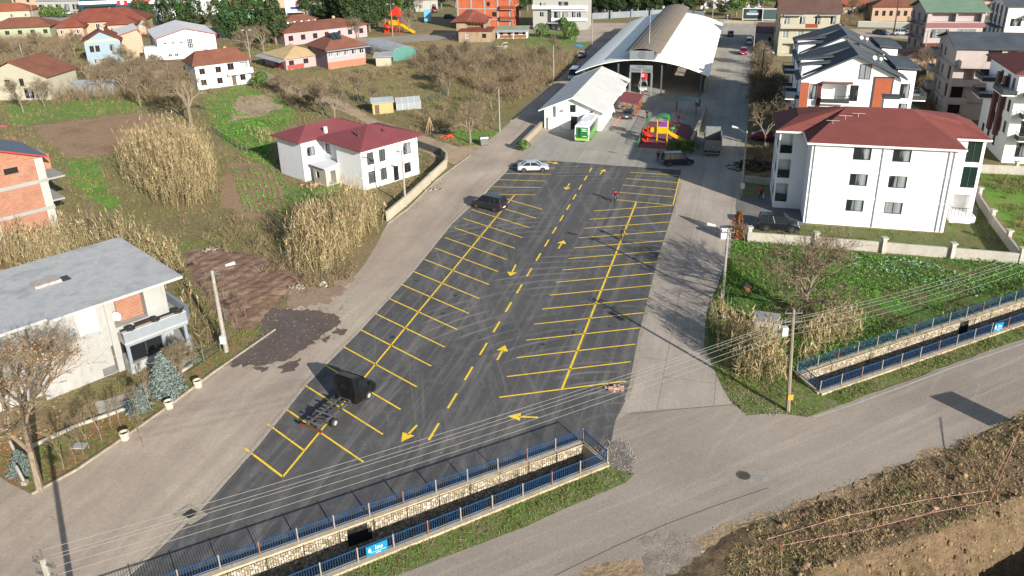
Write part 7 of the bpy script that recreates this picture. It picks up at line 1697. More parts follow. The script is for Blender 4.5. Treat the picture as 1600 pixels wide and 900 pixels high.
def grass(name, label, cat, poly, dens, h, w, mat, seed=1, z=0.0, lean=.5, blades=4, clump=None, exclude=(), zf=None):
    x, y = pts_in(poly, dens, clump, exclude, seed); n = len(x); rg = np.random.default_rng(seed)
    zz = zf(x, y) if zf else np.full(n, z)
    B = np.repeat(np.stack([x, y, zz], 1), blades, 0); N = len(B)
    B[:, :2] += rg.normal(0, w * 1.5, (N, 2)); hh = rg.uniform(h[0], h[1], N); L = rg.normal(0, lean, (N, 2)) * hh[:, None]
    T = B + np.concatenate([L, hh[:, None]], 1)
    V, F = ribbons(B, T, w * rg.uniform(.6, 1.4, N), rg, .3)
    return stuff(obj(name, npmesh(name, V, F, mat)), label, cat)
def leaves(name, label, cat, poly, dens, size, hgt, mat, seed=1, clump=None, z=0.02, exclude=()):
    x, y = pts_in(poly, dens, clump, exclude, seed); n = len(x); rg = np.random.default_rng(seed + 3)
    c = np.stack([x, y, z + rg.uniform(0, hgt, n) * (0.4 + fbm(x, y, 1.5, seed, 3))], 1)
    V, F = quads(c, size, rg); return stuff(obj(name, npmesh(name, V, F, mat)), label, cat)
def quads(c, size, rg, up=0.6):
    n = len(c); nr = rg.normal(0, 1, (n, 3)); nr[:, 2] = np.abs(nr[:, 2]) + up; nr /= np.linalg.norm(nr, axis=1, keepdims=True)
    a = rg.normal(0, 1, (n, 3)); u = np.cross(nr, a); u /= np.linalg.norm(u, axis=1, keepdims=True); v = np.cross(nr, u)
    s = (rg.uniform(size[0], size[1], n) / 2)[:, None]
    V = np.stack([c - u * s, c - v * s * .6, c + u * s, c + v * s * .6], 1).reshape(-1, 3)
    return V, np.arange(n * 4).reshape(n, 4)
REEDM = leafm('reed_straw', [C(118,108,76), C(164,150,114), C(142,130,94), C(112,112,70), C(176,162,128), C(128,112,84)])
REEDS = leafm('reed_stem', [C(124,108,78), C(148,130,98), C(110,98,68)])
PLUME = leafm('reed_plume', [C(164,142,108), C(144,118,86), C(178,160,126)])
def reeds(label, poly, dens, H, seed, exclude=(), leaf=9, clump=None, green=0):
    x, y = pts_in(poly, dens, clump, exclude, seed); ed = edged(x, y, [(p[0], p[1]) for p in poly]); k_ = np.random.default_rng(seed + 1).random(len(x)) < np.clip(.12 + ed / 3.2, 0, 1) * (.55 + .9 * (fbm(x, y, 2.0, seed + 4, 3) > .42)); x, y, ed = x[k_], y[k_], ed[k_]; n = len(x); rg = np.random.default_rng(seed)
    hh = np.clip(.55 + ed / 4, .55, 1) * rg.uniform(H[0] * .75, H[1], n) * (0.5 + .9 * fbm(x, y, 2.2, seed + 9, 4)); L = (rg.normal(0, .11, (n, 2)) + (np.stack([fbm(x, y, 3, 77, 2), fbm(x, y, 3, 78, 2)], 1) - .5) * .55) * hh[:, None]
    B = np.stack([x, y, np.zeros(n)], 1); Mid = B + np.concatenate([L * .4, (hh * .55)[:, None]], 1); T = B + np.concatenate([L, hh[:, None]], 1)
    P = [(*ribbons(B, Mid, .036, rg, .9), 1), (*ribbons(Mid, T, .034, rg, .5), 1)]
    for k in range(leaf):
        t = rg.uniform(.2, 1.0, n); q = B + (T - B) * t[:, None]; a = rg.uniform(0, 6.28, n); ln = rg.uniform(.15, .6, n)
        e = q + np.stack([np.cos(a) * ln, np.sin(a) * ln, rg.uniform(-.3, .95, n)], 1) * .8
        P.append((*ribbons(q, e, .05, rg, .15), 0))
    pk = rg.random(n) < .45; q = T[pk]; e = q + np.stack([rg.normal(0, .12, len(q)), rg.normal(0, .12, len(q)), rg.uniform(.35, .6, len(q))], 1)
    P.append((*ribbons(q, e, .11, rg, .3), 2))
    V, F, M = join(P); me = npmesh('reed_bed', V, F, [REEDM, REEDS, PLUME], M)
    return stuff(obj('reed_bed', me), label, 'reeds')
def inhouse(org, rz, x0, x1, y0, y1): return [L2W(org, rz, a, b) for a, b in ((x0,y0),(x1,y0),(x1,y1),(x0,y1))]
CHH = [inhouse((-32.15,55.33), 46, -14.5, 6.2, -1.6, 11.0)]; BRH = [inhouse((-53.3,86.1), 46, -14, .3, -.3, 9.2)]; WHH = [inhouse((-19.6,98.9), 46, -3.2, 9.8, -.1, 16)]
reeds('tall straw coloured reed bed in the middle of the left fields', W((188,284),(222,308),(262,330),(300,330),(322,318),(340,296),(342,262),(318,240),(280,235),(230,246),(195,262)), 11, (4.6,7.0), 11)
reeds('straw coloured reed bed beside the left street below the white house', W((452,430),(436,404),(470,372),(515,345),(560,332),(598,332),(604,350),(570,388),(530,430),(500,442)), 12, (4.2,6.2), 12)
reeds('reed belt between the grey unfinished house and the brick house', W((-60,440),(-60,388),(20,388),(110,378),(190,372),(262,388),(292,412),(294,452),(262,436),(215,404),(150,396),(60,430)), 8, (3.2,4.8), 13, CHH + BRH)
reeds('sparse dry reed stalks behind the white concrete lamp pole', W((262,440),(300,450),(340,500),(346,538),(310,560),(286,520),(262,470)), 1.6, (2.0,3.4), 14, CHH, 2)
reeds('reed clump at the lower left corner of the vegetable garden beside the side road', W((1108,505),(1112,480),(1128,488),(1150,520),(1185,545),(1240,575),(1236,606),(1190,604),(1150,600),(1116,560)), 19, (2.6,4.4), 15, (), 9)
reeds('reeds along the garden side of the right canal railing', W((1236,560),(1250,520),(1290,502),(1335,500),(1352,520),(1340,538),(1290,560),(1250,580)), 15, (2.2,3.6), 16)
reeds('thin dry reed fringe behind the lean-to lawn on the left', W((380,200),(440,210),(430,240),(395,225)), 2.0, (1.2,2.0), 17, (), 4)
GDRY = leafm('dry_grass_blades', [C(122,104,74), C(142,122,88), C(104,94,60), C(114,98,72)]); GGRN = leafm('green_grass_blades', [C(78,102,44), C(94,118,50), C(104,124,62), C(88,98,54)])
GMIX = leafm('mixed_grass_blades', [C(112,102,66), C(94,102,54), C(126,112,78), C(88,98,50), C(106,90,64)])
STREETS = [W((805,184),(862,130),(900,100),(935,57),(985,36),(1200,36),(1160,400),(1104,487),(1100,540),(1134,615),(1150,660),(960,720),(120,1000),(-60,1000),(-60,700),(0,745),(50,773),(120,735),(199,680),(263,636),(332,584),(400,537),(440,500),(452,472),(520,452),(560,425),(578,400),(607,345),(637,325),(682,280),(717,254),(750,230),(765,218)),
           W((395,112),(410,110),(470,138),(540,160),(590,188),(650,208),(715,230),(757,226),(748,240),(710,258),(680,245),(635,225),(560,185),(500,160),(430,138)),
           W((-40,15),(60,12),(200,22),(420,50),(560,58),(730,48),(905,34),(905,50),(740,62),(560,72),(380,68),(105,66),(105,90),(60,90),(-40,62))]
FIELDS = [W((45,198),(217,176),(290,196),(300,212),(262,218),(170,241),(105,248),(84,228)), W((352,255),(408,258),(450,300),(440,330),(385,345),(345,318)), [(p[0],p[1]) for p in MUDP]]
LEFTP = W((-80,540),(-80,62),(420,60),(900,50),(770,212),(600,340),(440,500),(330,560),(200,620))
grass('scrub_grass','rough mixed grass over the plots left of the street','grass',LEFTP,1.5,(.08,.3),.07,GMIX,21,0,.5,5,(6,.36),STREETS+FIELDS+CHH+BRH+WHH)
grass('scrub_grass','taller dry weeds in patches over the left plots','grass',LEFTP,.8,(.2,.6),.06,GDRY,22,0,.35,6,(5,.52),STREETS+FIELDS+CHH+BRH+WHH)
grass('meadow_grass','green meadow grass beside the fields on the left','grass',LEFTP,1.6,(.08,.22),.08,GGRN,23,0,.5,5,(9,.56),STREETS+FIELDS+CHH+BRH+WHH)
grass('verge_grass','green grass on the verge between left canal and main road','grass',vA,26,(.05,.18),.035,GGRN,24,.044,.6,3,(2.2,.52),[W((560,960),(611,915),(820,838),(940,785),(990,752),(1010,760),(700,990))])
grass('verge_grass','dry grass and weeds on the verge of the left canal','grass',vA,16,(.05,.2),.03,GDRY,25,.044,.6,3,(2.0,.4),[])
grass('verge_grass','green grass on the verge of the right canal','grass',vB,26,(.06,.24),.035,GGRN,26,.044,.6,3,(2.5,.46),[[A for A in HOLES[1]]])
grass('verge_grass','dry grass on the verge of the right canal','grass',vB,18,(.06,.26),.03,GDRY,27,.044,.6,3,(2.2,.4),[[A for A in HOLES[1]]])
def bank_z(x, y):
    return bank_h(x, y, edged(x, y, [V2(p) for p in BANK])) + .045
BKP = W((1150,840),(1217,806),(1313,771),(1363,750),(1483,704),(1600,650),(1700,600),(1760,760),(1640,766),(1580,776),(1530,812),(1440,848),(1350,872),(1250,910),(1120,940))
grass('bank_grass','dry brown grass tufts on the dirt bank','grass',BKP,22,(.06,.24),.025,leafm('bank_blades',[C(158,136,100),C(182,160,122),C(132,112,80),C(148,136,94)]),28,0,.6,4,(2.5,.43),[],bank_z)
grass('bank_grass','few green tufts on the dirt bank','grass',BKP,12,(.08,.24),.03,GGRN,29,0,.6,3,(3,.63),[],bank_z)
GARDP = gB
GL = leafm('garden_leaves',[C(64,112,36),C(86,140,46),C(54,94,34),C(108,150,62),C(76,122,50)]); CAB = leafm('cabbage_leaves',[C(120,146,112),C(98,130,92),C(140,160,130)])
DRK = leafm('bramble_leaves',[C(70,60,40),C(88,70,46),C(56,62,34),C(78,84,46)])
GX = [HOLES[1], inhouse(G(1176,528)[:2], -20, 0, 1.9, 0, 1.6)]
leaves('garden_greens','low leafy greens covering the right vegetable garden','garden plants',GARDP,34,(.10,.26),.30,GL,31,(4,.40),.05,GX)
leaves('garden_greens','pale cabbage rows in the right vegetable garden','garden plants',W((1330,398),(1430,405),(1560,450),(1540,470),(1400,430),(1330,415)),22,(.18,.34),.25,CAB,32,(1.4,.52),.05)
leaves('garden_greens','brown bramble patches near the right canal railing','garden plants',W((1340,520),(1430,480),(1560,440),(1640,430),(1640,455),(1480,510),(1352,545)),20,(.1,.24),.6,DRK,33,(2.5,.5),.05,GX)
grass('garden_grass','rough grass and dry stems in the right vegetable garden','grass',GARDP,6,(.12,.4),.04,GGRN,34,.05,.5,4,(3.5,.46),GX)
grass('garden_grass','bright grass along the left part of the right garden','grass',W((1140,380),(1300,390),(1300,500),(1200,500),(1130,470)),14,(.1,.3),.04,GGRN,35,.05,.6,4,(3,.42),GX)
YRD = W((1258,352),(1474,366),(1486,330),(1520,300),(1580,385),(1584,400),(1380,390),(1170,366))
grass('yard_grass','thin grass in the yard of the red roofed block','grass',YRD,9,(.06,.22),.04,GGRN,36,.05,.6,4,(2.5,.5),[inhouse((33.6,83.9),-15.4,0,14.7,0,13)])
grass('field_grass','green and dry grass on the plot right of the yard wall','grass',W((1530,272),(1640,278),(1700,420),(1605,405),(1585,370)),7,(.15,.5),.05,GMIX,37,.03,.5,4,(3,.4))
grass('strip_grass','thin grass on the planting strip of the grey house','grass',W((60,765),(120,730),(199,676),(263,632),(332,580),(400,533),(425,512),(395,505),(340,545),(280,570),(200,640),(60,690),(0,720)),9,(.05,.22),.035,GGRN,38,.05,.6,4,(2,.5))
leaves('fallen_leaves','brown fallen leaves under the bare brown leafed tree','leaves',W((-40,720),(50,768),(120,728),(199,676),(240,640),(200,640),(100,660),(-40,690)),26,(.07,.16),.05,leafm('dead_leaves',[C(150,90,56),C(176,112,72),C(120,76,50),C(190,140,100)]),39,(2.5,.40),.05)
leaves('fallen_leaves','scattered brown leaves blown over the street at the lower left','leaves',W((-20,760),(60,785),(220,690),(300,625),(330,640),(150,790),(60,850),(-20,830)),1.6,(.06,.13),.01,MATS['dead_leaves'],40,(2.5,.55),.05)
leaves('vegetable_rows','bright vegetable beds in the left meadow','garden plants',W((345,165),(425,190),(455,185),(440,200),(418,206),(428,250),(400,250),(352,222),(332,195)),9,(.2,.45),.3,GL,41,(3,.47),.03)
# low hedgerow brush
TWIGM = leafm('twig_bark',[C(104,92,74),C(128,114,90),C(90,80,66),C(140,126,100)]); BRUSHM = leafm('brush_twigs',[C(112,92,76),C(136,116,92),C(96,82,64),C(122,114,80),C(146,128,104)])
def brush(label, poly, dens, H, seed, exclude=(), clump=None, n_st=15, w=.045):
    x, y = pts_in(poly, dens, clump, exclude, seed); n = len(x); rg = np.random.default_rng(seed); P = []
    B = np.repeat(np.stack([x, y, np.zeros(n)], 1), n_st, 0); N = len(B); B[:, :2] += rg.normal(0, .2, (N, 2)); hh = np.repeat(rg.uniform(H[0], H[1], n), n_st) * rg.uniform(.5, 1.1, N)
    D = np.concatenate([rg.normal(0, .42, (N, 2)), np.ones((N, 1))], 1) * hh[:, None]; M_ = B + D * .55; T = B + D + rg.normal(0, .15, (N, 3))
    P.append((*ribbons(B, M_, w, rg, .7), 0))
    P.append((*ribbons(M_, T, w * .7, rg, .3), 0))
    for k in range(3):
        t = rg.uniform(.3, .95, N)[:, None]; q = B + D * t; e = q + np.concatenate([rg.normal(0, .3, (N, 2)), rg.uniform(.0, .5, (N, 1))], 1) * hh[:, None] * .45
        P.append((*ribbons(q, e, w * .6, rg, .3), 0))
    V, F, M = join(P); return stuff(obj('brushwood', npmesh('brushwood', V, F, [BRUSHM], M)), label, 'shrubs')
brush('brown leafless thicket between the meadow garden and the hall street',W((640,100),(700,78),(760,82),(860,90),(905,82),(880,118),(858,140),(800,160),(745,140),(700,120)),.55,(1.8,3.8),51)
brush('brown leafless thicket along the edge of the meadow garden',W((470,150),(500,130),(560,112),(640,105),(700,118),(690,130),(620,118),(540,135),(500,158)),.28,(1.2,2.4),52)
brush('bare bushes behind the greenhouse and around the plots',W((640,190),(700,160),(760,150),(800,175),(765,205),(700,205)),.3,(1.2,2.6),53,(),(4,.45))
brush('bare bushes of the old yard at the far left',W((-20,66),(60,66),(112,68),(118,108),(70,112),(-20,118)),.7,(1.8,4.0),54)
brush('bare thicket between the cream house and the farm house',W((80,120),(170,108),(250,118),(300,130),(290,172),(240,160),(170,160),(120,160),(85,165)),.6,(1.8,4.2),55,(),(5,.36))
brush('dark brush behind the red mud heap',W((300,400),(340,372),(400,380),(440,400),(470,430),(430,440),(380,400)),.8,(.7,1.5),56,(),(3,.5))
brush('brown brush beside the reed bed and mud',W((470,425),(520,440),(560,415),(548,440),(500,450),(462,446)),2.2,(.6,1.3),57)
brush('bare hedge on the right of the hall street',W((1182,98),(1212,96),(1216,195),(1178,215),(1172,150)),.8,(1.6,3.2),58)
brush('bare bushes around the brown roofed shed on the right',W((1408,105),(1460,100),(1485,150),(1450,180),(1410,150)),.6,(1.6,3.0),59)
brush('dry thicket on the slope between the reed bed and the tilled plot',W((270,340),(345,345),(430,350),(450,380),(420,400),(330,385),(290,370)),.8,(.5,1.2),60,(),(3,.46))
brush('bare shrubs in the planting strip before the grey house',W((120,690),(200,640),(262,600),(310,560),(350,520),(330,500),(285,560),(200,620),(130,670)),.5,(1.0,2.6),61,CHH,(2.5,.46),9,.03)
brush('thin bare hedge along the dirt lane',W((360,110),(420,130),(470,155),(500,172),(470,176),(420,150),(370,125)),.5,(.9,1.8),62)
brush('bare garden shrubs at the top right behind the houses',W((1290,24),(1345,22),(1350,40),(1290,42)),.25,(2,4),63)
brush('dense dark brush around the brown debris yard',W((1160,235),(1210,232),(1208,285),(1165,280)),.8,(.5,1.4),64)
# bare trees
def bare_tree(seed, H, spread, depth=6, trunk_r=.16, leafy=None, multi=1, twig=.022, low=.22):
    rnd = random.Random(seed); mb = MB(); tB = []; tT = []; tw = []; tips = []
    def grow(p, d, L, r, k):
        q = p + d * L
        if k >= depth - 2: tB.append(tuple(p)); tT.append(tuple(q)); tw.append(max(r * 2, twig))
        else: mb.tube(p, q, r, r * .72, 5 if k < 3 else 4, cap=False)
        if k == depth: tips.append(tuple(q)); return
        n = rnd.choice((2, 3, 3)) if k else rnd.choice((3, 4))
        for i in range(n):
            a = rnd.uniform(0, 2 * math.pi); s = spread * rnd.uniform(.5, 1.2)
            o = d.orthogonal().normalized(); o.rotate(Matrix.Rotation(a, 3, d))
            nd = (d + o * s + Vector((0, 0, .12))).normalized(); grow(q, nd, L * rnd.uniform(.62, .88), r * .66, k + 1)
        if k > 1 and rnd.random() < .6:
            o = d.orthogonal().normalized(); o.rotate(Matrix.Rotation(rnd.uniform(0, 6.28), 3, d)); grow(p + d * L * rnd.uniform(.3, .7), (d * .5 + o * .8).normalized(), L * .5, r * .5, max(k + 2, depth - 1) if k + 2 <= depth else depth)
    for i in range(multi):
        d = Vector((rnd.uniform(-.1, .1) + (.25 * (i - (multi - 1) / 2) if multi > 1 else 0), rnd.uniform(-.1, .1), 1)).normalized(); grow(Vector((0, 0, -.1)), d, H * low, trunk_r / multi ** .5, 0)
    top = max(t[2] for t in tT); f = H / top
    B = np.array(tB) * f; T = np.array(tT) * f; rg = np.random.default_rng(seed); V, F = ribbons(B, T, np.array(tw), rg, .5); V2_, F2 = ribbons(B, T, np.array(tw) * .8, rg, .5)
    P = [(V, F, 0), (V2_, F2, 0)]
    # fine side twigs
    for k in range(1 if depth > 6 or multi > 3 else 2):
        t = rg.uniform(.2, 1, len(B))[:, None]; q = B + (T - B) * t; e = q + rg.normal(0, 1, (len(B), 3)) * H * .03 + np.array([0, 0, H * .02]); P.append((*ribbons(q, e, twig * .8, rg, .3), 0))
    mats = [TWIGM]
    if leafy:
        tp = np.array(tips) * f; c = np.repeat(tp, leafy[0], 0) + rg.normal(0, H * .025, (len(tp) * leafy[0], 3)); c = c[rg.random(len(c)) < leafy[2]]; v, fq = quads(c, leafy[1], rg, 0); P.append((v, fq, 1)); mats.append(leafy[3])
    V, F, M = join(P); mb.v = [tuple(c * f for c in v) for v in mb.v]
    return mb.mesh('trunk', BARK), npmesh('crown', V, F, mats, M)
BARK = nm('grey_bark', [C(112,98,82,.8), C(140,126,108,.8), C(96,86,74,.8)], 1.5, stretch=(3,3,.6), fine=7)
DEADL = leafm('brown_hanging_leaves',[C(150,104,72),C(176,130,96),C(130,88,60),C(190,150,116)])
BT = {'a': bare_tree(1,8,.62,6,.17,None,1,.03), 'b': bare_tree(2,8,.5,6,.15,None,2,.03), 'c': bare_tree(3,8,.75,6,.2,None,1,.03,.2), 'wide': bare_tree(14,6.5,.62,6,.2,None,4,.02,.24), 'near': bare_tree(9,12,.48,7,.22,(3,(.07,.16),.3,DEADL),1,.018,.26),
      'whip': bare_tree(7,3.2,.35,4,.04,None,1,.02,.35), 'low': bare_tree(8,6,.7,6,.14,None,3,.03,.16)}
def plant(name, meshes, px, label, cat, H=None, H0=8, group=None, rz=None, parts=('trunk','crown'), loc=None, sx=1.0):
    p = loc or G(*px); s = (H / H0) if H else 1; r = rz if rz is not None else (abs(hash((px[0] * 7 + px[1] * 13) % 628)) % 628) / 100
    t = thing(name, label, cat, (p.x, p.y, 0), r, group); t.scale = (s * sx, s * sx, s)
    for n_, me in zip(parts, meshes): obj(n_, me, t)
    return t
plant('bare_tree', BT['near'], (62,765), 'tall tree with brown hanging leaves at the lower left corner beside the grey house', 'tree', rz=2.6, sx=1.3)
plant('bare_tree', BT['wide'], (1258,492), 'wide spreading bare tree in the vegetable garden', 'tree', 8.2, 6.5, sx=1.35)
bl = [('c',(299,194),11.5,'tallest bare tree beside the farm house and ploughed field'),('a',(37,176),7.5,'bare tree in front of the cream gabled house'),('b',(70,168),6,'smaller bare tree right of the cream gabled house'),('a',(523,188),7.6,'bare tree on the dirt lane, right one of the pair'),('b',(505,180),7.0,'bare tree on the dirt lane, left one of the pair'),('c',(560,158),6.5,'round bare tree above the yellow shed'),
 ('c',(735,224),7.4,'bare tree on the green lawn beside the litter bin'),('a',(1196,232),8.8,'bare tree in front of the red roofed block entrance'),('b',(1192,140),8.0,'bare tree on the hall street near the white house corner'),('low',(1184,178),5.5,'low bare tree between two bare trees on the hall street'),('a',(768,170),6.0,'bare tree next to the slim pole at the kerb'),('b',(700,150),6.5,'bare tree in the orchard beside the dark net fence'),
 ('c',(745,122),6.5,'bare tree behind the pallets in the orchard'),('a',(820,122),5.5,'bare tree in the thicket left of the hall street'),('low',(850,100),5.0,'low bare tree at the street bend left of the hall'),('b',(392,92),8.5,'bare tree beside the two armed lamp of the farm house'),('c',(412,80),8.0,'bare tree in front of the pink school building'),('a',(250,140),7,'bare tree left of the farm house gable'),('low',(170,135),6,'bare tree in front of the pale blue house'),
 ('b',(118,90),7.5,'bare tree at the side street below the pale green house'),('a',(220,168),6.5,'bare tree at the corner of the ploughed field'),('low',(20,130),6,'bare tree at the left edge above the cream house'),('b',(90,128),5.5,'bare tree beside the plastic roofed shed'),('c',(640,52),8,'bare tree beside the red climbing tower'),('a',(655,20),8,'bare tree behind the far playground'),('b',(580,165),4.5,'small bare tree at the front of the yellow shed'),
 ('c',(1332,30),7.5,'bare tree left of the peach bungalow'),('a',(1446,128),7,'bare tree beside the grey pole and the white block'),('b',(1462,112),6.5,'bare tree against the unfinished pale block'),('low',(1425,140),5.5,'low bare tree under the side balconies of the white block'),('b',(455,100),5,'bare tree before the straw roofed cottage'),('a',(590,100),4.5,'bare tree beside the small cream shed'),('low',(680,95),5,'low bare tree at the end of the white board fence'),
 ('a',(240,62),7,'bare tree between the conifers behind the workshop'),('c',(560,60),7,'pale bare tree in front of the pines'),('a',(330,25),7,'bare tree behind the white two storey building'),('b',(1500,30),8,'bare tree behind the green roofed pink house'),('low',(1544,30),6,'bare tree left of the striped modern house'),('b',(870,85),5,'bare tree in the plot in front of the porch house'),('low',(282,300),3.6,'small bare tree at the reed bed edge'),('whip',(1163,384),2.6,'leafless sapling at the garden wall end'),
 ('low',(285,590),3.4,'bare bushy tree behind the larger blue spruce'),('b',(1228,172),5,'bare tree squeezed between the terracotta block and the street')]
for k, px, H, lab in bl: plant('bare_tree', BT[k], px, lab, 'tree', H, {'wide':6.5,'low':6,'whip':3.2}.get(k, 8))
wl = [(118,722),(131,712),(140,702),(160,690),(176,672),(190,668),(218,655),(236,640),(370,506),(384,498),(226,700),(100,735),(330,470),(350,468)]
for i, px in enumerate(wl): plant('sapling', BT['whip'], px, f'leafless sapling in the planting strip, number {i+1} counting from the lower left' if False else ('thin leafless sapling standing in the planting strip of the grey house' if px[1] > 600 else 'thin leafless sapling near the white concrete lamp pole'), 'sapling', 2.2 + (i % 4) * .4, 3.2, 'saplings in the planting strip' if px[1] > 600 else 'saplings near the lamp pole')
# evergreens
def conifer(seed, H, R, n, kind, mat, qs):
    rg = np.random.default_rng(seed); mb = MB(); mb.tube((0,0,-.1),(0,0,H*.9),H*.022+.05,.03,6)
    u = rg.random(n * 3); a = rg.uniform(0, 2*np.pi, n * 3); 
    if kind == 'spruce':
        z = H * (.04 + .95 * (1 - np.sqrt(1 - u * .995))); tier = (z / H * 11) % 1.0; rr = R * (1 - z / H) ** .85 * (1.0 - .38 * tier) * (.82 + .18 * np.sin(a * 7 + np.floor(z / H * 11) * 2.1)); q = rg.uniform(.45, 1, n * 3) ** .5
    elif kind == 'cone':
        z = H * (.06 + .92 * u); rr = R * np.minimum(1.0, (1.02 - z / H) * 2.2) ** .7 * np.minimum(1, (z / H + .1) * 4) ** .5 * (.8 + .25 * np.sin(a * 3 + z * 1.3 + seed)); q = rg.uniform(.4, 1, n * 3) ** .4
    else:
        z = H * (.2 + .78 * u); s_ = np.clip((z / H - .2) / .78, 0, 1); rr = R * np.sqrt(np.clip(1 - (2 * s_ - .85) ** 2 / 1.4, .03, 1)) * (.72 + .4 * np.sin(a * 2.5 + z * .9 + seed) * np.sin(z * 1.7 + a)); q = rg.uniform(.3, 1, n * 3) ** .4
    x = np.cos(a) * rr * q; y = np.sin(a) * rr * q
    keep = fbm(x + a * .5, z + y * .4, H * .11, seed, 3) > .34
    x, y, z = x[keep][:n], y[keep][:n], z[keep][:n]
    c = np.stack([x, y, z - (np.hypot(x, y) * .15 if kind == 'spruce' else 0)], 1); V, F = quads(c, qs, rg, .25)
    for k in range(4):
        zz = H * (.25 + .15 * k); an = k * 1.9 + seed; mb.tube((0,0,zz),(math.cos(an)*R*.5,math.sin(an)*R*.5,zz+H*.08),.05,.02,4,cap=False)
    return mb.mesh('trunk', BARK), npmesh('crown', V, F, mat)
PINE = leafm('pine_needles',[C(44,60,36),C(60,78,44),C(38,52,32),C(72,90,52),C(52,70,40)]); THU = leafm('thuja_green',[C(46,74,40),C(62,92,48),C(38,62,34),C(74,102,54)]); BSP = leafm('blue_spruce_needles',[C(98,112,106),C(120,132,126),C(80,94,90),C(134,144,138)])
BROAD = leafm('evergreen_leaves',[C(70,98,44),C(92,122,56),C(54,78,38),C(108,132,70)])
PR_ = [conifer(s, 9.5, 2.9, 4200, 'round', PINE, (.25,.5)) for s in (1,2,3)]; CN = [conifer(s, 9.5, 2.3, 4000, 'cone', THU, (.22,.45)) for s in (4,5,6)]; SPR = [conifer(s, 4, 2.0, 7000, 'spruce', BSP, (.12,.24)) for s in (7,8)]; SPL = conifer(9, 9.5, 2.6, 3000, 'spruce', PINE, (.25,.5)); SHR = conifer(10, 2.0, 1.3, 1500, 'round', BROAD, (.12,.26)); BRD = conifer(12, 8, 3.0, 3200, 'round', BROAD, (.25,.5))
plant('blue_spruce', SPR[0], (262,613), 'larger blue spruce in front of the grey unfinished house', 'tree', 3.9, 4)
plant('blue_spruce', SPR[1], (219,641), 'small blue spruce left of the larger blue spruce', 'tree', 2.2, 4, sx=1.3)
plant('blue_spruce', SPR[1], (36,738), 'low blue spruce by the white post at the lower left corner', 'tree', 1.9, 4, sx=1.3)
plant('blue_spruce', SPR[0], (493,40), 'silvery spruce behind the pink school building', 'tree', 7.5, 4, sx=1.2)
ev = [(CN,0,(222,42),10,'dark slender conifer behind the white workshop'),(CN,1,(236,42),7,'shorter conifer right of the slender one behind the workshop'),(PR_,0,(210,46),5,'low dark conifer at the corner of the workshop roof'),(PR_,1,(272,46),10,'conifer left of the pole behind the workshop'),(CN,2,(293,48),11,'conifer right of the pole behind the workshop'),(PR_,2,(310,50),9.5,'broad conifer nearest the dark red car'),(CN,0,(256,40),9,'conifer before the white kiosk'),
 (PR_,0,(345,60),9.5,'leftmost conifer of the group beside the dark red car'),(CN,1,(360,60),10,'second conifer of the group beside the dark red car'),(CN,2,(378,62),11,'third conifer of the group behind the two armed lamp'),(CN,0,(398,64),11.5,'tallest green conifer behind the bare trees near the lamp'),(CN,1,(415,68),10.5,'green conifer left of the pink school building'),(PR_,1,(432,70),11,'rightmost conifer of the group against the pink school building'),
 (PR_,2,(508,42),9,'pine at the left end of the pine grove'),(PR_,0,(522,44),10,'second pine of the grove from the left'),(PR_,1,(537,48),11,'pine directly left of the two armed lamp'),(PR_,2,(551,52),10.5,'pine in front of the grove left of the lamp'),(PR_,0,(563,36),11,'tall pine behind the two armed lamp'),(PR_,1,(578,50),10.5,'pine directly right of the two armed lamp'),(PR_,2,(590,44),11,'dark pine in the middle of the grove'),(PR_,0,(602,36),10.5,'pine left of the climbing tower'),(PR_,1,(545,26),10,'rear pine above the pink school'),(PR_,2,(584,22),11,'rear pine behind the grove centre'),(PR_,0,(480,24),9.5,'pine behind the silvery spruce'),(PR_,1,(522,22),10,'rear pine at the top of the grove'),(PR_,2,(640,34),7,'low pine beside the red climbing tower'),(BRD,None,(628,22),8,'round tree behind the climbing tower'),
 (PR_,1,(690,14),10,'dark pine behind the red tractor'),(PR_,0,(712,12),11,'dark pine left of the orange brick block'),(PR_,2,(812,26),10,'dark pine right of the orange brick block'),(PR_,0,(824,18),10,'dark pine between brick block and grey house'),
 (BRD,None,(1150,26),9,'green tree between the cemetery and the dark billboard'),(BRD,None,(1165,14),9,'green tree behind the dark billboard'),(BRD,None,(1190,14),8,'green tree between the two billboards'),(BRD,None,(1215,10),8,'green tree behind the grey billboard'),(SHR,None,(1130,22),3,'clipped dark hedge shrub at the cemetery corner'),
 (SHR,None,(72,27),4.2,'leftmost round shrub beside the white van'),(SHR,None,(82,27),4.2,'middle round shrub beside the white van'),(SHR,None,(95,28),4.2,'round shrub nearest to the white van'),(SHR,None,(845,58),4,'green shrub in the plot before the porch house'),(SHR,None,(893,62),5,'green shrub at the porch corner of the grey and white house'),(SHR,None,(880,48),4,'green shrub beside the porch'),(SHR,None,(410,137),3.6,'dark round shrub beside the dirt lane below the farm house'),
 (SHR,None,(818,236),1.8,'olive shrub at the low wall beside the street corner'),(SHR,None,(1050,240),2.0,'left dark hedge bush between playground and dark blue van'),(SHR,None,(1064,241),2.1,'middle dark hedge bush between playground and dark blue van'),(SHR,None,(1078,240),2.0,'right dark hedge bush beside the beige wall'),(CN,2,(1310,18),7,'evergreen behind the terraced cream house'),(PR_,1,(1330,12),7,'pine at the top behind the peach bungalow')]
for pr_, k, px, H, lab in ev:
    me = pr_ if k is None else pr_[k]; H0 = 8 if me is BRD else (2.0 if me is SHR else 9.5)
    if me is not SHR and px[1] < 72: H *= 1.25
    plant('conifer' if me not in (BRD, SHR) else ('tree' if me is BRD else 'shrub'), me, px, lab, 'tree' if me is not SHR else 'shrub', H, H0)
RC = conifer(20, 3.4, .8, 1400, 'cone', leafm('rusty_foliage',[C(150,76,50),C(120,60,42),C(90,100,50),C(166,100,66),C(70,84,40)]), (.12,.26))
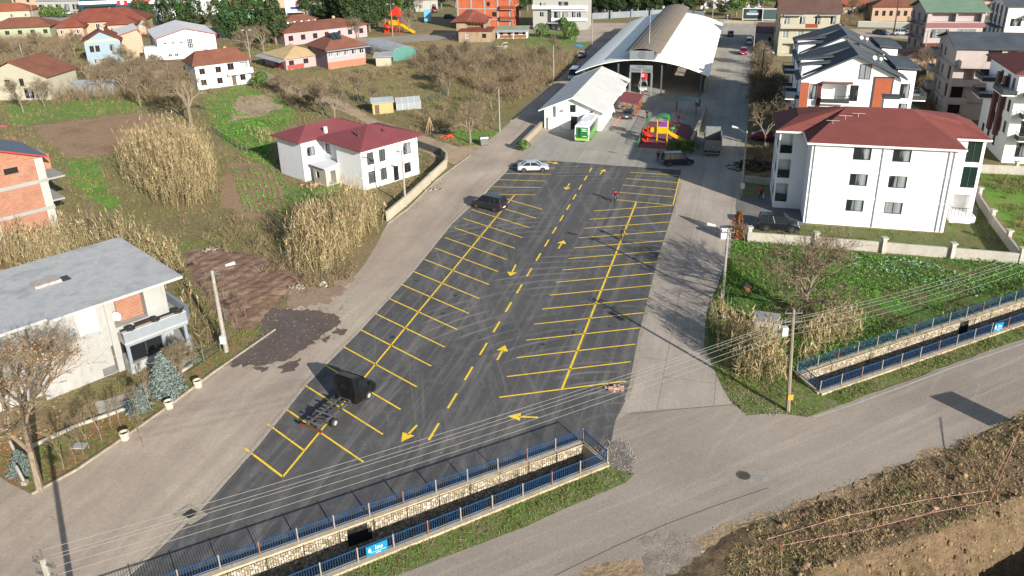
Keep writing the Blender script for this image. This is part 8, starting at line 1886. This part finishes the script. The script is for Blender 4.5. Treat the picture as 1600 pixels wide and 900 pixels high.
plant('conifer', RC, (1152,374), 'rusty red columnar conifer at the end of the pale garden wall', 'tree', 3.4, 3.4)
# dark grove of the cemetery and the woods along the upper edge
rnd = random.Random(3); k = 0
for y in (22, 15, 9, 4, 0):
    for x in range(925, 1100, 15):
        if 1075 < x < 1095 and y > 15: continue
        k += 1; plant('conifer', PR_[k % 3], (x + rnd.uniform(-5,5), y + rnd.uniform(-2,2)), 'dark cemetery pine behind the blue grey wall', 'tree', rnd.uniform(9.5,14), 9.5, 'pines of the cemetery behind the hall')
TOPX = [(x, y) for y in (-6, -14) for x in range(-40, 1660, 24)]
for i, (x, y) in enumerate(TOPX):
    me = (PR_[i % 3], BRD, CN[i % 3])[i % 3 if i % 5 else 1] if not (i % 4 == 1) else BT['abc'[i % 3]]
    H0 = 8 if (me is BRD or i % 4 == 1) else 9.5
    plant('tree', me, (x + rnd.uniform(-9,9), y + rnd.uniform(-3,3)), 'distant tree along the upper edge of the town', 'tree', rnd.uniform(7,11), H0, 'distant trees along the upper edge')

cl = [('bare trees of the old yard below the pale blue house', 'bare tree in the cluster of the old yard below the pale blue house', [(180,128),(196,150),(214,136),(232,152),(160,150),(268,150),(246,120),(140,135),(205,112)], (5.5,8)),
      ('bare trees at the far left yard', 'bare tree in the cluster between the pale green and cream houses', [(8,98),(30,92),(52,98),(74,104),(96,108),(64,82),(110,120)], (5,7.5)),
      ('bare trees in the thicket left of the hall street', 'bare tree in the brown thicket left of the hall street', [(705,108),(722,122),(760,108),(786,118),(802,142),(842,112),(690,132),(660,112),(880,96),(728,92),(775,95)], (4.5,6.5)),
      ('bare trees along the hall street hedge', 'bare tree in the hedge along the right side of the hall street', [(1188,104),(1200,122),(1180,160),(1206,160)], (5,7.5)),
      ('bare trees beside the dirt lane', 'bare tree in the row along the lower side of the dirt lane', [(435,146),(450,154),(470,166),(486,172),(540,172)], (3.5,5))]
rnd = random.Random(11)
for grp, lab, pts_, (h0, h1) in cl:
    for i, px in enumerate(pts_):
        k = 'abc'[(i * 2 + len(pts_)) % 3] if i % 3 else 'low'; plant('bare_tree', BT[k], px, lab, 'tree', rnd.uniform(h0, h1), 6 if k == 'low' else 8, grp)
# crop rows in the tilled plot, clods in the pit
xs = []; ys = []
for j in range(9):
    a = G(362 + j * 9, 262 + j * .5); b = G(385 + j * 9, 332 + j * 1.0)
    for i in range(90):
        t = i / 89; xs.append(a.x + (b.x - a.x) * t); ys.append(a.y + (b.y - a.y) * t)
rg = np.random.default_rng(4); c = np.repeat(np.stack([xs, ys, np.full(len(xs), .1)], 1), 4, 0); c[:, :2] += rg.normal(0, .1, (len(c), 2)); c = c[rg.random(len(c)) < .6]
V, F = quads(c, (.12, .3), rg); stuff(obj('crop_rows', npmesh('crop_rows', V, F, GL)), 'green seedling rows in the brown tilled plot left of the white house', 'crops')
x, y = pts_in(BKP + W((1760,1000),(1200,1000)), 7, None, (), 91); x2, y2 = pts_in([(p[0], p[1]) for p in PIT], 14, None, (), 92); x = np.concatenate([x, x2]); y = np.concatenate([y, y2])
rg = np.random.default_rng(9); n = len(x); r = rg.uniform(.03, .13, n) * (1 + (rg.random(n) < .06) * 1.5); zc = bank_z(x, y)
O8 = np.array([[1,0,0],[0,1,0],[-1,0,0],[0,-1,0],[0,0,.8],[0,0,-.8]]); V = (np.stack([x, y, zc], 1)[:, None, :] + O8[None] * r[:, None, None] * rg.uniform(.6, 1.3, (n, 6, 1))).reshape(-1, 3)
T8 = np.array([[0,1,4],[1,2,4],[2,3,4],[3,0,4],[1,0,5],[2,1,5],[3,2,5],[0,3,5]]); F = (T8[None] + (np.arange(n) * 6)[:, None, None]).reshape(-1, 3)
stuff(obj('soil_clods', npmesh('soil_clods', V, F, leafm('clod_earth', [C(112,88,62),C(140,114,86),C(88,68,48),C(160,136,106)], .95))), 'loose clods of earth over the dirt bank and pit', 'soil')
wall_run('low_wall','low pale garden kerb inside the planting strip of the grey house',W((40,705),(120,668),(200,640),(262,598),(300,572)),.28,.16,GWALL)
LV[0] += 1
patch('apron', [(150,628),(205,612),(262,575),(300,556),(318,560),(262,598),(200,636),(160,655)], nm('stained_apron',[C(120,116,106),C(158,154,144),C(172,168,158)],.7,fine=4), .2, step=.5, lv=12)
p = G(40,757); m = MB(); m.tube((0,0,0),(-.35,.15,1.4),.11,.08,6); m.box(-.16,.16,-.16,.16,0,.3); tag(m.build('gate_post', POLE, None, (p.x,p.y,0)), 'leaning white post at the left end of the planting strip', 'post')
p = G(27,712); m = MB(); m.tube((0,0,0),(-.3,.1,1.2),.11,.08,6); m.box(-.16,.16,-.16,.16,0,.3); tag(m.build('gate_post', POLE, None, (p.x,p.y,0)), 'shorter white post beside the low blue spruce', 'post')
p = G(124,698); m = MB(); m.prism([(-.45,-.3),(.5,-.35),(.45,.3),(-.4,.35)],0,.08); tag(m.build('paving_slab', CONCR, None, (p.x,p.y,.05)), 'loose pale slab lying in the leaf litter of the planting strip', 'slab')
# ------------------------------------------------------------ small ground litter, oil spots and tyre scuffs
def scatter_specks(name, label, cat, poly, dens, r, mat, seed, z):
    x, y = pts_in(poly, dens, None, (), seed); n = len(x); rg = np.random.default_rng(seed); rr = rg.uniform(r[0], r[1], n)
    V = (np.stack([x, y, np.full(n, z)], 1)[:, None, :] + O8[None] * rr[:, None, None] * rg.uniform(.5, 1.3, (n, 6, 1))).reshape(-1, 3); F = (T8[None] + (np.arange(n) * 6)[:, None, None]).reshape(-1, 3)
    return stuff(obj(name, npmesh(name, V, F, mat)), label, cat)
GRV = leafm('loose_gravel', [C(120,112,102), C(150,142,130), C(92,86,80), C(170,162,150)], .95)
scatter_specks('loose_gravel', 'loose gravel along the edge of main road and dirt bank', 'gravel', W((1020,860),(1150,812),(1313,757),(1483,692),(1600,640),(1600,652),(1483,708),(1313,778),(1150,840),(1040,900)), 9, (.02,.06), GRV, 71, .05)
scatter_specks('loose_gravel', 'crumbled asphalt gravel at the end of the left canal', 'gravel', W((925,700),(955,682),(985,690),(995,720),(985,745),(955,732)), 40, (.02,.07), GRV, 72, .05)
scatter_specks('loose_gravel', 'gravel on the road side of the left verge', 'gravel', W((985,748),(880,797),(740,856),(611,905),(600,897),(740,846),(880,786),(970,742)), 22, (.02,.05), GRV, 73, .055)
scatter_specks('loose_gravel', 'gravel and crumbs around the utility pole at the road corner', 'gravel', W((1130,600),(1200,625),(1262,648),(1223,652),(1167,652),(1146,636)), 26, (.02,.06), GRV, 74, .055)
scatter_specks('loose_clods', 'soil clods dragged from the muddy track onto the street', 'soil', W((400,470),(480,440),(540,450),(560,500),(500,550),(420,580),(360,580),(380,520)), 5, (.02,.08), MATS['clod_earth'], 75, .06)
scatter_specks('loose_clods', 'rubble crumbs along the foot of the cream house wall', 'soil', W((612,348),(645,322),(690,280),(705,262),(712,262),(690,292),(640,335),(618,355)), 9, (.03,.1), GRV, 76, .05)
OIL = flat('oil_stain', C(46,45,45), .6, 0, .2)
rnd = random.Random(77); mb = MB()
for i in range(30):
    c = lerp(G(804,306), G(560,597), rnd.random()) if i % 2 else lerp(G(990,324), G(885,590), rnd.random())
    c = c + Vector((rnd.uniform(-3.2, 3.2), rnd.uniform(-1, 1), 0)); r = rnd.uniform(.08, .28)
    mb.face([(c.x + r * rnd.uniform(.6, 1.2) * math.cos(2 * math.pi * j / 11), c.y + r * rnd.uniform(.6, 1.2) * math.sin(2 * math.pi * j / 11), ZL + .002) for j in range(11)])
struct(mb.build('oil_stains', OIL, recalc=False))
